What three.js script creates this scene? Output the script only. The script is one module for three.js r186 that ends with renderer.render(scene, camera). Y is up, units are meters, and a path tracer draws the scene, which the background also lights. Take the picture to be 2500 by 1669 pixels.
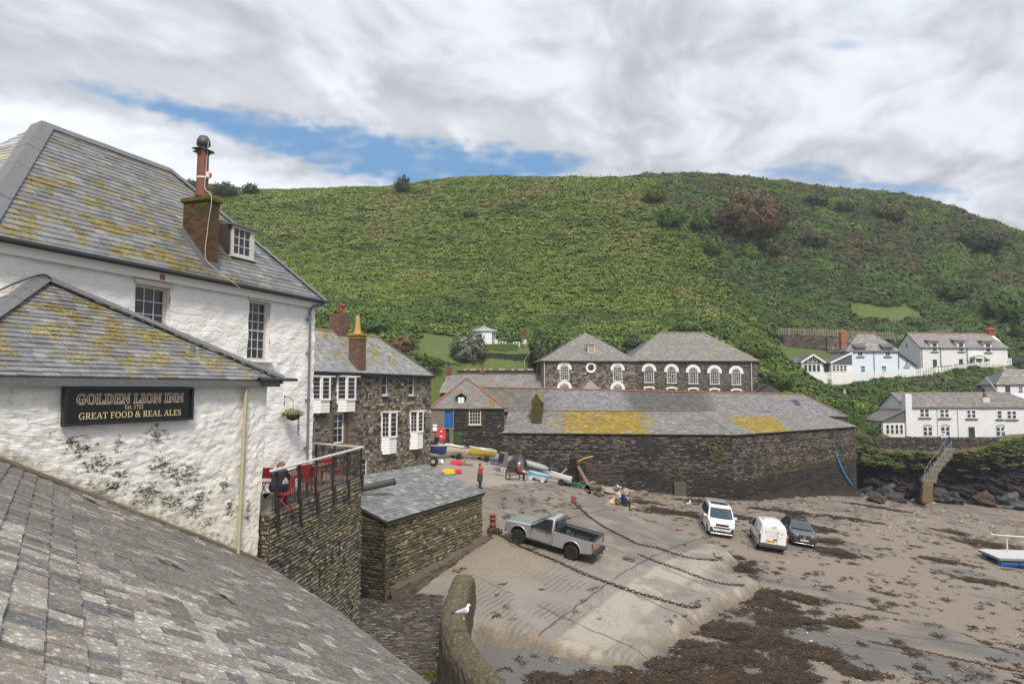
import*as THREE from 'three';
import{mergeGeometries,toCreasedNormals}from 'three/addons/utils/BufferGeometryUtils.js';
import{RoundedBoxGeometry}from 'three/addons/geometries/RoundedBoxGeometry.js';
import{MarchingCubes}from 'three/addons/objects/MarchingCubes.js';
import{createNoise2D,createNoise3D}from 'simplex-noise';
const V3=THREE.Vector3,PI=Math.PI;
const v3=(x,y,z)=>new V3(x,y,z);
function rng(seed){let a=seed>>>0;return()=>{a=(a+0x6D2B79F5)|0;let t=Math.imul(a ^(a>>>15),1|a);t=(t+Math.imul(t ^(t>>>7),61|t))^ t;return((t ^(t>>>14))>>>0)/ 4294967296;};}
const clamp=(x,a=0,b=1)=>Math.min(b,Math.max(a,x)),lerp=(a,b,t)=>a +(b-a)*t;
const sstep=(a,b,x)=>{const t=clamp((x-a)/(b-a));return t*t*(3-2*t);};
const n2=createNoise2D(rng(11)),n3=createNoise3D(rng(12));
const fbm=(x,y,o=4,g=0.5)=>{let s=0,a=1,t=0;for(let i=0;i<o;i++){s +=a*n2(x,y);t +=a;a*=g;x=x*2.03+17.1;y=y*2.03-9.7;}return s/t;};
const pwl=(pts,x)=>{if(x<=pts[0][0])return pts[0][1];for(let i=1;i<pts.length;i++)if(x<=pts[i][0])return lerp(pts[i-1][1],pts[i][1],(x-pts[i-1][0])/(pts[i][0]- pts[i-1][0]));return pts[pts.length-1][1];};
// ------------------------------------------------------------ camera, sky, sun, exposure
const scene=new THREE.Scene();
const EYE=11,FPX=1667,PITCH=Math.atan(113.5/1667);
const camera=new THREE.PerspectiveCamera(2*Math.atan(834.5/FPX)*180/PI,1024/683,0.3,3000);
camera.position.set(0,EYE,0);camera.rotation.set(PITCH,0,0);scene.add(camera);
const renderer=new THREE.WebGLRenderer({antialias:true});
renderer.toneMapping=THREE.LinearToneMapping;
const EXPO=1.3;renderer.toneMappingExposure=EXPO;
renderer.shadowMap.enabled=true;renderer.shadowMap.type=THREE.PCFSoftShadowMap;
const sun=new THREE.DirectionalLight(0xfff4e6,3.3);
sun.position.set(24,106,34);sun.target.position.set(5,0,-55);sun.castShadow=true;sun.shadow.radius=22;
Object.assign(sun.shadow.camera,{left:-160,right:160,top:160,bottom:-160,near:1,far:420});sun.shadow.mapSize.set(4096,4096);
scene.add(sun,sun.target);
{// overcast sky with a long blue gap, computed over the whole sphere
const W=2048,H=1024,data=new Float32Array(W*H*4);
const px=(a)=>a.map(([x,y])=>[(x-1250)/ FPX,(948-y)/ FPX]);
const up1=px([[40,180],[120,172],[330,193],[500,226],[700,258],[850,278],[950,304],[1100,320],[1250,328],[1400,345],[1500,375]]);
const lo1=px([[40,182],[120,200],[330,258],[500,328],[700,396],[850,436],[950,465],[1100,500],[1250,500],[1360,440],[1430,400],[1500,376]]);
const up2=px([[1700,388],[1800,384],[1900,388],[2050,398],[2250,420],[2450,480]]);
const lo2=px([[1700,388],[1800,400],[1900,432],[2050,452],[2250,478],[2450,490]]);
for(let j=0;j<H;j++)for(let i=0;i<W;i++){
const phi=((i+0.5)/ W-0.5)*2*PI,el=((j+0.5)/ H-0.5)*PI,o=(j*W+i)*4;
const dx=Math.cos(phi)*Math.cos(el),dy=Math.sin(el),dz=Math.sin(phi)*Math.cos(el);
if(dy<0.002){data[o]=0.3;data[o+1]=0.29;data[o+2]=0.27;data[o+3]=1;continue;}
const k=1 /(dy+0.16),qx=dx*k,qz=dz*k;
const wx=qx+0.1*fbm(qx*1.4+60,qz*1.4,2)+ 0.25*qz,wz=qz+0.1*fbm(qx*1.4,qz*1.4+60,2);
const puff=0.5*fbm(wx*0.8+3,wz*0.9,3,0.5)+ 0.42*fbm(wx*2.6+9,wz*2.2+5,4,0.55)+ 0.2*fbm(wx*9,wz*7,4,0.6);
let tone=lerp(0.56,0.95,sstep(-0.4,0.4,puff));
const warm=fbm(qx*0.7+20,qz*0.9,3);
let blue=0;
const X=dz<-0.05?dx / -dz:9,Y=dz<-0.05?dy / -dz:9;
const jag=0.02*fbm(qx*2.2+8,qz*4,6,0.66)+ 0.008*fbm(qx*14,qz*22,3,0.6);
if(Math.abs(X)<1.1&&Y<0.9){
const gap=(u,l,soft)=>{const Yj=Y+jag,a=pwl(u,X)- Yj,b=Yj-pwl(l,X);return sstep(-0.001,soft,Math.min(a,b*0.9));};
const g1=X>up1[0][0]&&X<up1[10][0]?gap(up1,lo1,0.02):0,g2=X>up2[0][0]&&X<up2[5][0]?gap(up2,lo2,0.012)*0.6:0;
const wisp=sstep(-0.1,0.9,fbm(X*9-Y*13,X*5+Y*26,5));
const e3=sstep(1,0.2,Math.hypot((X-0.5)/ 0.045,(Y-0.517)/ 0.013)+ jag*20)*0.25;
blue=Math.max(g1*(1-0.6*wisp),g2*(1-0.5*wisp)*1.2,e3*1.6);
const below=X<0?sstep(0.01,-0.05,Y+jag-pwl(lo1,X))*sstep(0.02,-0.2,X):0;
tone=lerp(tone,1.12+0.16*fbm(qx*4,qz*9,5),below*0.85);
const rim=Math.exp(-Math.pow((Y+jag-pwl(up1,X)- 0.02)/ 0.03,2))*sstep(0.3,-0.05,X);
tone +=0.14*rim;
tone +=0.12*sstep(0.25,0.02,Y)*sstep(0.05,0.3,X);
}else blue=0.4*sstep(0.32,0.6,fbm(qx*0.8+40,qz*0.8,4));
const rise=0.9+0.1*sstep(0.05,0.35,dy)+ 0.8*sstep(0.46,0.95,dy);// an overcast sky is about twice as bright overhead
const c=[tone*(0.95+0.02*warm),tone*0.985,tone*(1.065-0.02*warm)],b=[0.19,0.38,0.66];
for(let q=0;q<3;q++)data[o+q]=Math.max(0.04,lerp(Math.min(c[q],1.25),b[q]*(1+0.5*sstep(0.3,0.1,dy)),clamp(blue)))*rise/EXPO;
data[o+3]=1;
}
const t=new THREE.DataTexture(data,W,H,THREE.RGBAFormat,THREE.FloatType);
t.mapping=THREE.EquirectangularReflectionMapping;t.magFilter=THREE.LinearFilter;t.minFilter=THREE.LinearFilter;t.needsUpdate=true;
scene.background=t;scene.environment=t;
}
scene.fog=new THREE.FogExp2(0xc9d4e2,0.0003);
// ------------------------------------------------------------ surveying: sight lines of the photograph turned into points of the place
const dirPx=(px,py)=>v3(px-1250,834.5-py,-FPX).applyAxisAngle(v3(1,0,0),PITCH);
const at=(px,py,d)=>{const v=dirPx(px,py);return v.multiplyScalar(d / -v.z).add(v3(0,EYE,0));};
const onPlane=(px,py,P,n)=>{const v=dirPx(px,py),e=v3(0,EYE,0);return e.clone().addScaledVector(v,P.clone().sub(e).dot(n)/ v.dot(n));};
const atY=(px,py,y)=>onPlane(px,py,v3(0,y,0),v3(0,1,0));
const onGround=(px,py,f)=>{const v=dirPx(px,py).normalize(),p=v3(0,EYE,0);for(let s=4;s<400;s +=0.1){p.set(0,EYE,0).addScaledVector(v,s);if(p.y<=f(p.x,p.z))break;}p.y=f(p.x,p.z);return p;};
class Frame{// local x along a wall from P towards Q, local z out of it, y up
constructor(P,Q,y0=0){this.o=v3(P.x,y0,P.z);const u=v3(Q.x-P.x,0,Q.z-P.z);this.len=u.length();this.u=u.normalize();this.n=v3(-this.u.z,0,this.u.x);this.turn=Math.atan2(-this.u.z,this.u.x);}
w(x,y,z=0){return this.o.clone().addScaledVector(this.u,x).addScaledVector(this.n,z).add(v3(0,y,0));}
l(p){const q=p.clone().sub(this.o);return v3(q.dot(this.u),q.y,q.dot(this.n));}
px(px,py,z=0){return this.l(onPlane(px,py,this.w(0,0,z),this.n));}
}
// ------------------------------------------------------------ naming and grouping
const used=new Map();
const numbered=(n)=>{const k=used.get(n)??0;used.set(n,k+1);return k?`${n}_${String(k).padStart(3, '0')}`:n;};
function tag(o,label,category,group,kind){o.userData={label,category};if(group)o.userData.group=group;if(kind)o.userData.kind=kind;return o;}
function thing(name,label,category,pos=v3(0,0,0),turn=0,group){
const o=new THREE.Group();o.name=numbered(name);scene.add(o);o.position.copy(pos);o.rotation.y=turn;tag(o,label,category,group);o.userData.rep={};return o;
}
const frameThing=(F,name,label,category,group)=>thing(name,label,category,F.o,F.turn,group);
function part(name,geo,m,parent,label){
const g=Array.isArray(geo)?mg(geo):geo,o=new THREE.Mesh(g,m);o.castShadow=o.receiveShadow=true;
o.name=numbered(name);(parent||scene).add(o);if(label)o.userData.label=label;return o;
}
const single=(name,geo,m,label,category,group,kind)=>tag(part(name,geo,m),label,category,group,kind);
const struct=(name,geo,m)=>{const o=part(name,geo,m);o.userData={kind:'structure'};return o;};
const stuffPart=(o)=>{o.userData.kind='stuff';return o;};
function copyOf(root,pos,turn,label,group){const r=root.clone();r.name=numbered(root.name.replace(/_\d\d\d$/,''));scene.add(r);r.position.copy(pos);if(turn!==undefined)r.rotation.y=turn;r.userData={...root.userData};if(label)r.userData.label=label;if(group)r.userData.group=group;return r;}
// ------------------------------------------------------------ geometry helpers
const ATTR=['position','normal','uv'];
function clean(g,color){
let h=g.index?g.toNonIndexed():g;
for(const k of Object.keys(h.attributes))if(!ATTR.includes(k)&&k!=='color')h.deleteAttribute(k);
if(!h.attributes.normal)h.computeVertexNormals();
if(!h.attributes.uv)worldUV(h);
h.morphAttributes={};
return h;
}
function mg(list){
const a=list.map((g)=>clean(g)),hasC=a.some((g)=>g.attributes.color);
if(hasC)for(const g of a)if(!g.attributes.color)g.setAttribute('color',new THREE.BufferAttribute(new Float32Array(g.attributes.position.count*3).fill(1),3));
return a.length===1?a[0]:mergeGeometries(a);
}
function worldUV(g,s=1){
if(g.index)g=g.toNonIndexed();
if(!g.attributes.normal)g.computeVertexNormals();
const p=g.attributes.position,n=g.attributes.normal,uv=new Float32Array(p.count*2);
for(let i=0;i<p.count;i++){
const ax=Math.abs(n.getX(i)),ay=Math.abs(n.getY(i)),az=Math.abs(n.getZ(i));
const a=ay>ax&&ay>az?[p.getX(i),p.getZ(i)]:ax>az?[p.getZ(i),p.getY(i)]:[p.getX(i),p.getY(i)];
uv[i*2]=a[0]*s;uv[i*2+1]=a[1]*s;
}
return g.setAttribute('uv',new THREE.BufferAttribute(uv,2)),g;
}
function paint(g,c){const n=g.attributes.position.count,a=new Float32Array(n*3);for(let i=0;i<n;i++){a[i*3]=c[0];a[i*3+1]=c[1];a[i*3+2]=c[2];}g.setAttribute('color',new THREE.BufferAttribute(a,3));return g;}
const bx=(w,h,d,x=0,y=0,z=0,rx=0,ry=0,rz=0)=>{const g=new THREE.BoxGeometry(w,h,d);if(rx||ry||rz)g.applyMatrix4(new THREE.Matrix4().makeRotationFromEuler(new THREE.Euler(rx,ry,rz)));return worldUV(g.translate(x,y,z));};
const rb=(w,h,d,r,x=0,y=0,z=0,rx=0,ry=0,rz=0,seg=2)=>{const g=new RoundedBoxGeometry(w,h,d,seg,r);if(rx||ry||rz)g.applyMatrix4(new THREE.Matrix4().makeRotationFromEuler(new THREE.Euler(rx,ry,rz)));return g.translate(x,y,z);};
function rod(a,b,r,r2=r,seg=8,open=false){
const d=b.clone().sub(a),g=new THREE.CylinderGeometry(r2,r,d.length(),seg,1,open);
return g.applyQuaternion(new THREE.Quaternion().setFromUnitVectors(v3(0,1,0),d.clone().normalize())).translate((a.x+b.x)/ 2,(a.y+b.y)/ 2,(a.z+b.z)/ 2);
}
function bar(a,b,w,h,up=v3(0,1,0)){// a squared bar between two points
const d=b.clone().sub(a),L=d.length(),x=d.clone().normalize(),z=x.clone().cross(up).normalize(),y=z.clone().cross(x);
return worldUV(new THREE.BoxGeometry(L,h,w).applyMatrix4(new THREE.Matrix4().makeBasis(x,y,z)).translate((a.x+b.x)/ 2,(a.y+b.y)/ 2,(a.z+b.z)/ 2));
}
const tube=(pts,r,n=24,seg=6)=>new THREE.TubeGeometry(new THREE.CatmullRomCurve3(pts),n,r,seg,false);
const lathe=(pts,seg=16)=>new THREE.LatheGeometry(pts.map(([x,y])=>new THREE.Vector2(x,y)),seg);
const ball=(r,x,y,z,sx=1,sy=1,sz=1,w=10,h=8)=>new THREE.SphereGeometry(r,w,h).scale(sx,sy,sz).translate(x,y,z);
function tris(points,uvs,colors){const g=new THREE.BufferGeometry();g.setAttribute('position',new THREE.BufferAttribute(new Float32Array(points),3));if(uvs)g.setAttribute('uv',new THREE.BufferAttribute(new Float32Array(uvs),2));if(colors)g.setAttribute('color',new THREE.BufferAttribute(new Float32Array(colors),3));g.computeVertexNormals();if(!uvs)worldUV(g);return g;}
function slab(P,t){// a flat polygon of points P (counter-clockwise from outside) with thickness t behind it
const nrm=P[1].clone().sub(P[0]).cross(P[2].clone().sub(P[0])).normalize(),B=P.map((p)=>p.clone().addScaledVector(nrm,-t)),a=[],push=(...q)=>q.forEach((p)=>a.push(p.x,p.y,p.z));
for(let i=1;i<P.length-1;i++){push(P[0],P[i],P[i+1]);push(B[0],B[i+1],B[i]);}
for(let i=0;i<P.length;i++){const j=(i+1)% P.length;push(P[i],B[i],B[j]);push(P[i],B[j],P[j]);}
return tris(a);
}
function prism(shape2,depth,bevel=0){// outline in x,y extruded along z
const s=new THREE.Shape(shape2.map(([x,y])=>new THREE.Vector2(x,y)));
return new THREE.ExtrudeGeometry(s,{depth,bevelEnabled:bevel>0,bevelSize:bevel,bevelThickness:bevel,bevelSegments:2,steps:1});
}
function grid(nu,nv,f,closeU=false){// f(i/nu, j/nv) -> [x,y,z,(r,g,b)]
const pos=[],col=[],uv=[],idx=[];
for(let j=0;j<=nv;j++)for(let i=0;i<=nu;i++){const q=f(i/nu,j/nv);pos.push(q[0],q[1],q[2]);if(q.length>3)col.push(q[3],q[4],q[5]);uv.push(i/nu,j/nv);}
for(let j=0;j<nv;j++)for(let i=0;i<nu;i++){const a=j*(nu+1)+ i,b=a+nu+1;idx.push(a,a+1,b+1,a,b+1,b);}
const g=new THREE.BufferGeometry();g.setAttribute('position',new THREE.Float32BufferAttribute(pos,3));g.setAttribute('uv',new THREE.Float32BufferAttribute(uv,2));if(col.length)g.setAttribute('color',new THREE.Float32BufferAttribute(col,3));
g.setIndex(idx);g.computeVertexNormals();return g;
}
// ------------------------------------------------------------ textures and materials
const toS=(c)=>Math.round(255*clamp(c<=0.0031308?c*12.92:1.055*Math.pow(c,1/2.4)- 0.055));
function tex(w,h,f,{data=false,mirror=true,rep=[1,1]}={}){
const d=new Uint8Array(w*h*4);
for(let y=0,o=0;y<h;y++)for(let x=0;x<w;x++,o +=4){const c=f((x+0.5)/ w,(y+0.5)/ h);if(data){d[o]=d[o+1]=d[o+2]=Math.round(255*clamp(c));}else{d[o]=toS(c[0]);d[o+1]=toS(c[1]);d[o+2]=toS(c[2]);}d[o+3]=255;}
const t=new THREE.DataTexture(d,w,h);t.magFilter=THREE.LinearFilter;t.minFilter=THREE.LinearMipmapLinearFilter;t.generateMipmaps=true;
t.wrapS=t.wrapT=mirror?THREE.MirroredRepeatWrapping:THREE.ClampToEdgeWrapping;t.repeat.set(rep[0],rep[1]);if(!data)t.colorSpace=THREE.SRGBColorSpace;t.needsUpdate=true;return t;
}
const retile=(t,s)=>{const c=t.clone();c.repeat.set(s,s);return c;};
const mat=(c,rough=0.8,o={})=>new THREE.MeshStandardMaterial({color:new THREE.Color().setRGB(...c),roughness:rough,side:THREE.DoubleSide,...o});
const vmat=(rough=0.9,o={})=>new THREE.MeshStandardMaterial({roughness:rough,vertexColors:true,side:THREE.DoubleSide,...o});
const grainBump=tex(256,256,(x,y)=>0.5+0.5*fbm(x*14,y*14,5,0.65),{data:true});
const grainCol=tex(256,256,(x,y)=>{const v=0.82+0.3*fbm(x*10,y*10,5,0.6);return[v,v*0.99,v*0.97];});
const strataBump=tex(256,256,(x,y)=>0.5+0.35*fbm(x*5,y*22,5,0.6)+ 0.15*fbm(x*30,y*30,2),{data:true});
const rubbleBump=tex(512,512,(x,y)=>{// courses of rubble under many coats of limewash
const wy=y*14+0.5*fbm(x*5,y*5,3),r=Math.floor(wy),wx=x*7+0.37*(r*7 % 5)+ 0.4*fbm(x*6+r*3.1,y*6,3),e=Math.min(Math.min(wy-r,1 -(wy-r))*1.1,Math.min(wx-Math.floor(wx),1 -(wx-Math.floor(wx)))*2);
return 0.3+0.34*sstep(0,0.3,e)+ 0.22*fbm(x*12,y*18,4)+ 0.14*fbm(x*50,y*50,2);
},{data:true});
const limeCol=tex(512,512,(x,y)=>{const d=sstep(0.25,0.75,fbm(x*6,y*9,5,0.62))*0.13+sstep(0.5,0.75,fbm(x*30,y*44,3))*0.12,v=0.74-d+0.03*fbm(x*3,y*3,3);return[v,v*0.995,v*0.97];});
const M={
lime:mat([1,1,1],0.9,{map:retile(limeCol,1/4),bumpMap:retile(rubbleBump,1/3),bumpScale:0.022}),
render:mat([0.74,0.76,0.8],0.85,{map:retile(grainCol,1/3),bumpMap:retile(grainBump,0.6),bumpScale:0.012}),
white:mat([0.72,0.72,0.7],0.5),whiteOld:mat([0.62,0.61,0.57],0.65,{map:retile(grainCol,0.9)}),cream:mat([0.55,0.52,0.42],0.6),
black:mat([0.016,0.016,0.018],0.45),iron:mat([0.02,0.02,0.022],0.5),greyPipe:mat([0.13,0.14,0.16],0.55),lead:mat([0.15,0.155,0.165],0.55,{map:grainCol,bumpMap:retile(grainBump,2),bumpScale:0.006}),
slateEdge:mat([0.1,0.105,0.11],0.7,{map:grainCol}),under:mat([0.035,0.034,0.033],0.95),mortar:mat([0.2,0.175,0.14],0.95,{map:grainCol,bumpMap:retile(grainBump,2),bumpScale:0.02}),mortarDark:mat([0.045,0.04,0.034],0.95,{bumpMap:retile(grainBump,2),bumpScale:0.02}),mortarMoss:mat([0.06,0.052,0.03],0.95,{bumpMap:retile(grainBump,2),bumpScale:0.02}),
stone:vmat(0.9,{map:retile(grainCol,1.4),bumpMap:retile(strataBump,1.2),bumpScale:0.012}),
slateV:vmat(0.62,{map:retile(grainCol,1.5)}),
dark:mat([0.012,0.012,0.014],0.9),room:mat([0.05,0.045,0.04],0.95),curtain:mat([0.6,0.58,0.54],0.9),
glass:new THREE.MeshPhysicalMaterial({color:0xffffff,transmission:1,thickness:0,roughness:0.03,ior:1.5,side:THREE.DoubleSide}),
glassDark:mat([0.02,0.025,0.034],0.12),glassBlue:mat([0.035,0.05,0.09],0.12),
terra:mat([0.26,0.105,0.06],0.8,{map:retile(grainCol,2)}),terraOld:mat([0.26,0.13,0.06],0.85,{map:retile(grainCol,2)}),potBuff:mat([0.42,0.26,0.08],0.85),brickOrange:mat([0.4,0.17,0.085],0.85,{map:grainCol}),
wood:mat([0.16,0.12,0.08],0.8,{map:retile(grainCol,2)}),woodGrey:mat([0.26,0.23,0.18],0.85,{map:retile(grainCol,1)}),woodDark:mat([0.035,0.022,0.015],0.7),
red:mat([0.33,0.02,0.03],0.5),redPaint:mat([0.5,0.04,0.035],0.4),rustRed:mat([0.27,0.06,0.035],0.7,{map:retile(grainCol,4)}),rust:mat([0.07,0.037,0.022],0.95),blueDoor:mat([0.012,0.09,0.3],0.45),yellow:mat([0.62,0.48,0.02],0.45),steel:mat([0.35,0.36,0.37],0.4,{metalness:0.6}),
rubber:mat([0.012,0.012,0.013],0.85),concrete:mat([0.3,0.27,0.22],0.95,{map:retile(grainCol,0.8),bumpMap:retile(grainBump,1),bumpScale:0.02}),
};
// ------------------------------------------------------------ building helpers: slates, stones, bricks, windows
const clipPoly=(poly,a,b)=>{// keeps what lies left of the line a -> b
const out=[],side=(p)=>(b[0]- a[0])*(p[1]- a[1])-(b[1]- a[1])*(p[0]- a[0]);
for(let i=0;i<poly.length;i++){const p=poly[i],q=poly[(i+1)% poly.length],sp=side(p),sq=side(q);if(sp>=0)out.push(p);if((sp>0&&sq<0)||(sp<0&&sq>0)){const t=sp /(sp-sq);out.push([lerp(p[0],q[0],t),lerp(p[1],q[1],t)]);}}
return out;
};
const areaOf=(p)=>{let a=0;for(let i=0;i<p.length;i++){const q=p[(i+1)% p.length];a +=p[i][0]*q[1]- q[0]*p[i][1];}return a/2;};
// slates on a planar roof face. pts: local points, first edge = eave, counter-clockwise seen from outside
function slateFace(parent,pts,o){
const{gauge=0.22,width=0.3,thick=0.012,seed=1,m,tone,single:nSingle=0,wild=0.12,lift=0.0,holes=[],name='slate',colW}=o,R=rng(seed);
const U=pts[1].clone().sub(pts[0]).normalize(),Nn=pts[1].clone().sub(pts[0]).cross(pts[pts.length-1].clone().sub(pts[0])).normalize(),Vv=Nn.clone().cross(U),O=pts[0];
const poly=pts.map((p)=>{const q=p.clone().sub(O);return[q.dot(U),q.dot(Vv)];}),vmax=Math.max(...poly.map((p)=>p[1])),umin=Math.min(...poly.map((p)=>p[0])),umax=Math.max(...poly.map((p)=>p[0]));
part(o.underName||'roof_deck',slab(pts,0.1),M.under,parent);
const made=[],eye=parent.worldToLocal(v3(0,EYE,0));
let row=0,v=-0.04;
while(v<vmax){
const gg=gauge*(1+wild*0.5*(R()- 0.5))*(o.taper?lerp(1.15,0.8,clamp(v/vmax)):1),top=v+gg*1.12,wob=0;
let u=umin-width*(row % 2?0.5:1)*(0.8+0.4*R());
while(u<umax){
const w=width*(1+wild*2.2*(R()- 0.5)),gap=0.006+0.01*wild*R(),drop=wild*0.10*(R()- 0.5)*gg,sk=wild*0.09*(R()- 0.5);
let p=[[u+gap,v+drop-sk*w],[u+w,v+drop+sk*w],[u+w,top],[u+gap,top]];
for(let i=0;i<poly.length&&p.length>2;i++)p=clipPoly(p,poly[i],poly[(i+1)% poly.length]);
const cu=u+w/2,cv=v+gg/2;
if(p.length>2&&Math.abs(areaOf(p))>0.15*w*gg&&!holes.some((h)=>cu>h[0]&&cu<h[1]&&cv>h[2]&&cv<h[3])&&!(o.missing&&R()<o.missing)){
const th=thick*(0.8+0.5*R()),up=lift+wild*0.05*R()*R(),cc=tone(cu,cv,R),a=[],uv=[],col=[],H=(q)=>0.004 +(th+up)*(1-clamp((q[1]- v)/(top-v))*0.92)+ th*0.3;
const P3=p.map((q)=>O.clone().addScaledVector(U,q[0]).addScaledVector(Vv,q[1]).addScaledVector(Nn,H(q))),B3=p.map((q)=>O.clone().addScaledVector(U,q[0]).addScaledVector(Vv,q[1]).addScaledVector(Nn,Math.max(-0.002,H(q)- th*1.4)));
const push=(x,q)=>{a.push(x.x,x.y,x.z);uv.push(q[0],q[1]);col.push(cc[0],cc[1],cc[2]);};
for(let i=1;i<p.length-1;i++){push(P3[0],p[0]);push(P3[i],p[i]);push(P3[i+1],p[i+1]);}
for(let i=0;i<p.length;i++){const j=(i+1)% p.length;if((p[i][1]+ p[j][1])/ 2>top-0.01)continue;push(P3[i],p[i]);push(B3[i],p[i]);push(B3[j],p[j]);push(P3[i],p[i]);push(B3[j],p[j]);push(P3[j],p[j]);}
made.push({g:tris(a,uv,col),d:P3[0].distanceTo(eye)});
}
u +=w;
}
v +=gg;row++;
}
emit(parent,made,name,m,nSingle);
}
function emit(parent,made,name,m,nSingle){
if(nSingle)made.sort((a,b)=>a.d-b.d);
for(const q of made.slice(0,nSingle))part(name,q.g,m,parent);
if(made.length>nSingle)stuffPart(part(name + 's',made.slice(nSingle).map((q)=>q.g),m,parent));
}
// coursed rubble on the local rectangle x0..x1, y0..y1 at depth z; top/bottom may be functions of x
function stoneFace(parent,x0,x1,y0,y1,o){
const{course=0.12,length=0.3,seed=3,tone,single:nSingle=0,depth=0.04,z=0,holes=[],m=M.stone,name='stone',rag=0.35,keep=1,xf}=o,R=rng(seed),made=[];
const eye=parent.worldToLocal(v3(0,EYE,0)),yb=typeof y0==='function'?y0:()=>y0,yt=typeof y1==='function'?y1:()=>y1;
let lo=Infinity,hi=-Infinity;for(let x=x0;x<=x1+1e-6;x +=(x1-x0)/ 16){lo=Math.min(lo,yb(x));hi=Math.max(hi,yt(x));}
let y=lo;
while(y<hi){
const h=course*(1+rag*1.4*(R()- 0.5));let x=x0-R()*length*0.5;
while(x<x1){
const w=length*(0.35+1.3*R()*R()+ 0.25),xa=Math.max(x,x0),xb=Math.min(x+w,x1),cx=(xa+xb)/ 2,cy=y+h/2;x +=w;
if(xb-xa<0.05||cy>yt(cx)||cy<yb(cx)- h*0.5||(keep<1&&R()>keep))continue;
if(holes.some((q)=>xb>q[0]+ 0.02&&xa<q[1]- 0.02&&y+h>q[2]+ 0.02&&y<q[3]- 0.02))continue;
const j=0.012+0.012*R(),z1=z+depth*(0.35+0.9*R()),c=tone(cx,cy,R),tl=[(R()- 0.5)*rag*h*0.6,(R()- 0.5)*rag*h*0.6],s=Math.min(0.03,h*0.2);
const f=[[xa+j,y+j+tl[0]*0.3],[xb-j,y+j+tl[1]*0.3],[xb-j*(1+R()),y+h-j+tl[1]],[xa+j*(1+R()),y+h-j+tl[0]]],mx=(f[0][0]+ f[1][0])/ 2,my=(f[0][1]+ f[2][1])/ 2;
const zz=[0,0,0,0].map(()=>z1 +(R()- 0.5)*depth*0.5),inn=f.map((p,i)=>[p[0]+ Math.sign(mx-p[0])*s,p[1]+ Math.sign(my-p[1])*s*0.8,zz[i]]),out=f.map((p)=>[p[0],p[1],z-0.005]);
const a=[],col=[],uvs=[],ox=R()*20,push=(...q)=>q.forEach((p)=>{const w3=xf?xf(p):p;a.push(w3[0],w3[1],w3[2]);uvs.push(p[0]+ ox,p[1]+ ox);col.push(...c);});
push(inn[0],inn[1],inn[2],inn[0],inn[2],inn[3]);
for(let i=0;i<4;i++){const k=(i+1)% 4;push(out[i],out[k],inn[k],out[i],inn[k],inn[i]);}
const g=tris(a,uvs,col);made.push({g,d:Math.hypot(cx-eye.x,cy-eye.y,z-eye.z)});
}
y +=h;
}
emit(parent,made,name,m,nSingle);
}
// a wall face as a rough sheet with openings: lines snapped to the opening edges, reveals going back
function roughFace(parent,name,x0,x1,y0,y1,o){
const{holes=[],amp=0.04,cell=0.16,m=M.lime,reveal=0.22,seed=0,top,bottom,uvFull}=o;
const lines=(a,b,cuts)=>{const s=[a,b,...cuts.filter((c)=>c>a&&c<b)].sort((p,q)=>p-q),r=[];for(let i=0;i<s.length-1;i++){const n=Math.max(1,Math.round((s[i+1]- s[i])/ cell));for(let k=0;k<n;k++)r.push(lerp(s[i],s[i+1],k/n));}r.push(b);return r;};
const xs=lines(x0,x1,holes.flatMap((h)=>[h[0],h[1]])),ys=lines(y0,y1,holes.flatMap((h)=>[h[2],h[3]]));
const Y=(x,y)=>{const t=top?Math.min(top(x),y1):y1,b=bottom?Math.max(bottom(x),y0):y0;return lerp(b,t,(y-y0)/(y1-y0));};
const bent=top||bottom,zz=(x,y)=>amp*(fbm(x*1.1+seed,y*1.4,3)+ 0.55*fbm(x*3.2+seed,y*5,2)),pos=[],uv=[],idx=[];
for(const y of ys)for(const x of xs){const yy=bent?Y(x,y):y;pos.push(x,yy,zz(x,yy));uv.push(uvFull?(x-x0)/(x1-x0):x,uvFull?(yy-y0)/(y1-y0):yy);}
for(let j=0;j<ys.length-1;j++)for(let i=0;i<xs.length-1;i++){
const cx=(xs[i]+ xs[i+1])/ 2,cy=(ys[j]+ ys[j+1])/ 2;if(holes.some((h)=>cx>h[0]&&cx<h[1]&&cy>h[2]&&cy<h[3]))continue;
const a=j*xs.length+i,b=a+xs.length;idx.push(a,a+1,b+1,a,b+1,b);
}
const g=new THREE.BufferGeometry();g.setAttribute('position',new THREE.Float32BufferAttribute(pos,3));g.setAttribute('uv',new THREE.Float32BufferAttribute(uv,2));g.setIndex(idx);g.computeVertexNormals();
const list=[g];
for(const h of holes){const r=h[4]??reveal,q=(A,B,C,D)=>{const t=tris([...A,...B,...C,...A,...C,...D]);if(uvFull)t.attributes.uv.array.fill(0.02);return t;};
const z=(x,y)=>zz(x,y)+ 0.001;
list.push(q([h[0],h[2],z(h[0],h[2])],[h[0],h[3],z(h[0],h[3])],[h[0],h[3],-r],[h[0],h[2],-r]),q([h[1],h[2],z(h[1],h[2])],[h[1],h[2],-r],[h[1],h[3],-r],[h[1],h[3],z(h[1],h[3])]),q([h[0],h[3],z(h[0],h[3])],[h[1],h[3],z(h[1],h[3])],[h[1],h[3],-r],[h[0],h[3],-r]),q([h[0],h[2],z(h[0],h[2])],[h[0],h[2],-r],[h[1],h[2],-r],[h[1],h[2],z(h[1],h[2])]));}
return part(name,list,m,parent);
}
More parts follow.
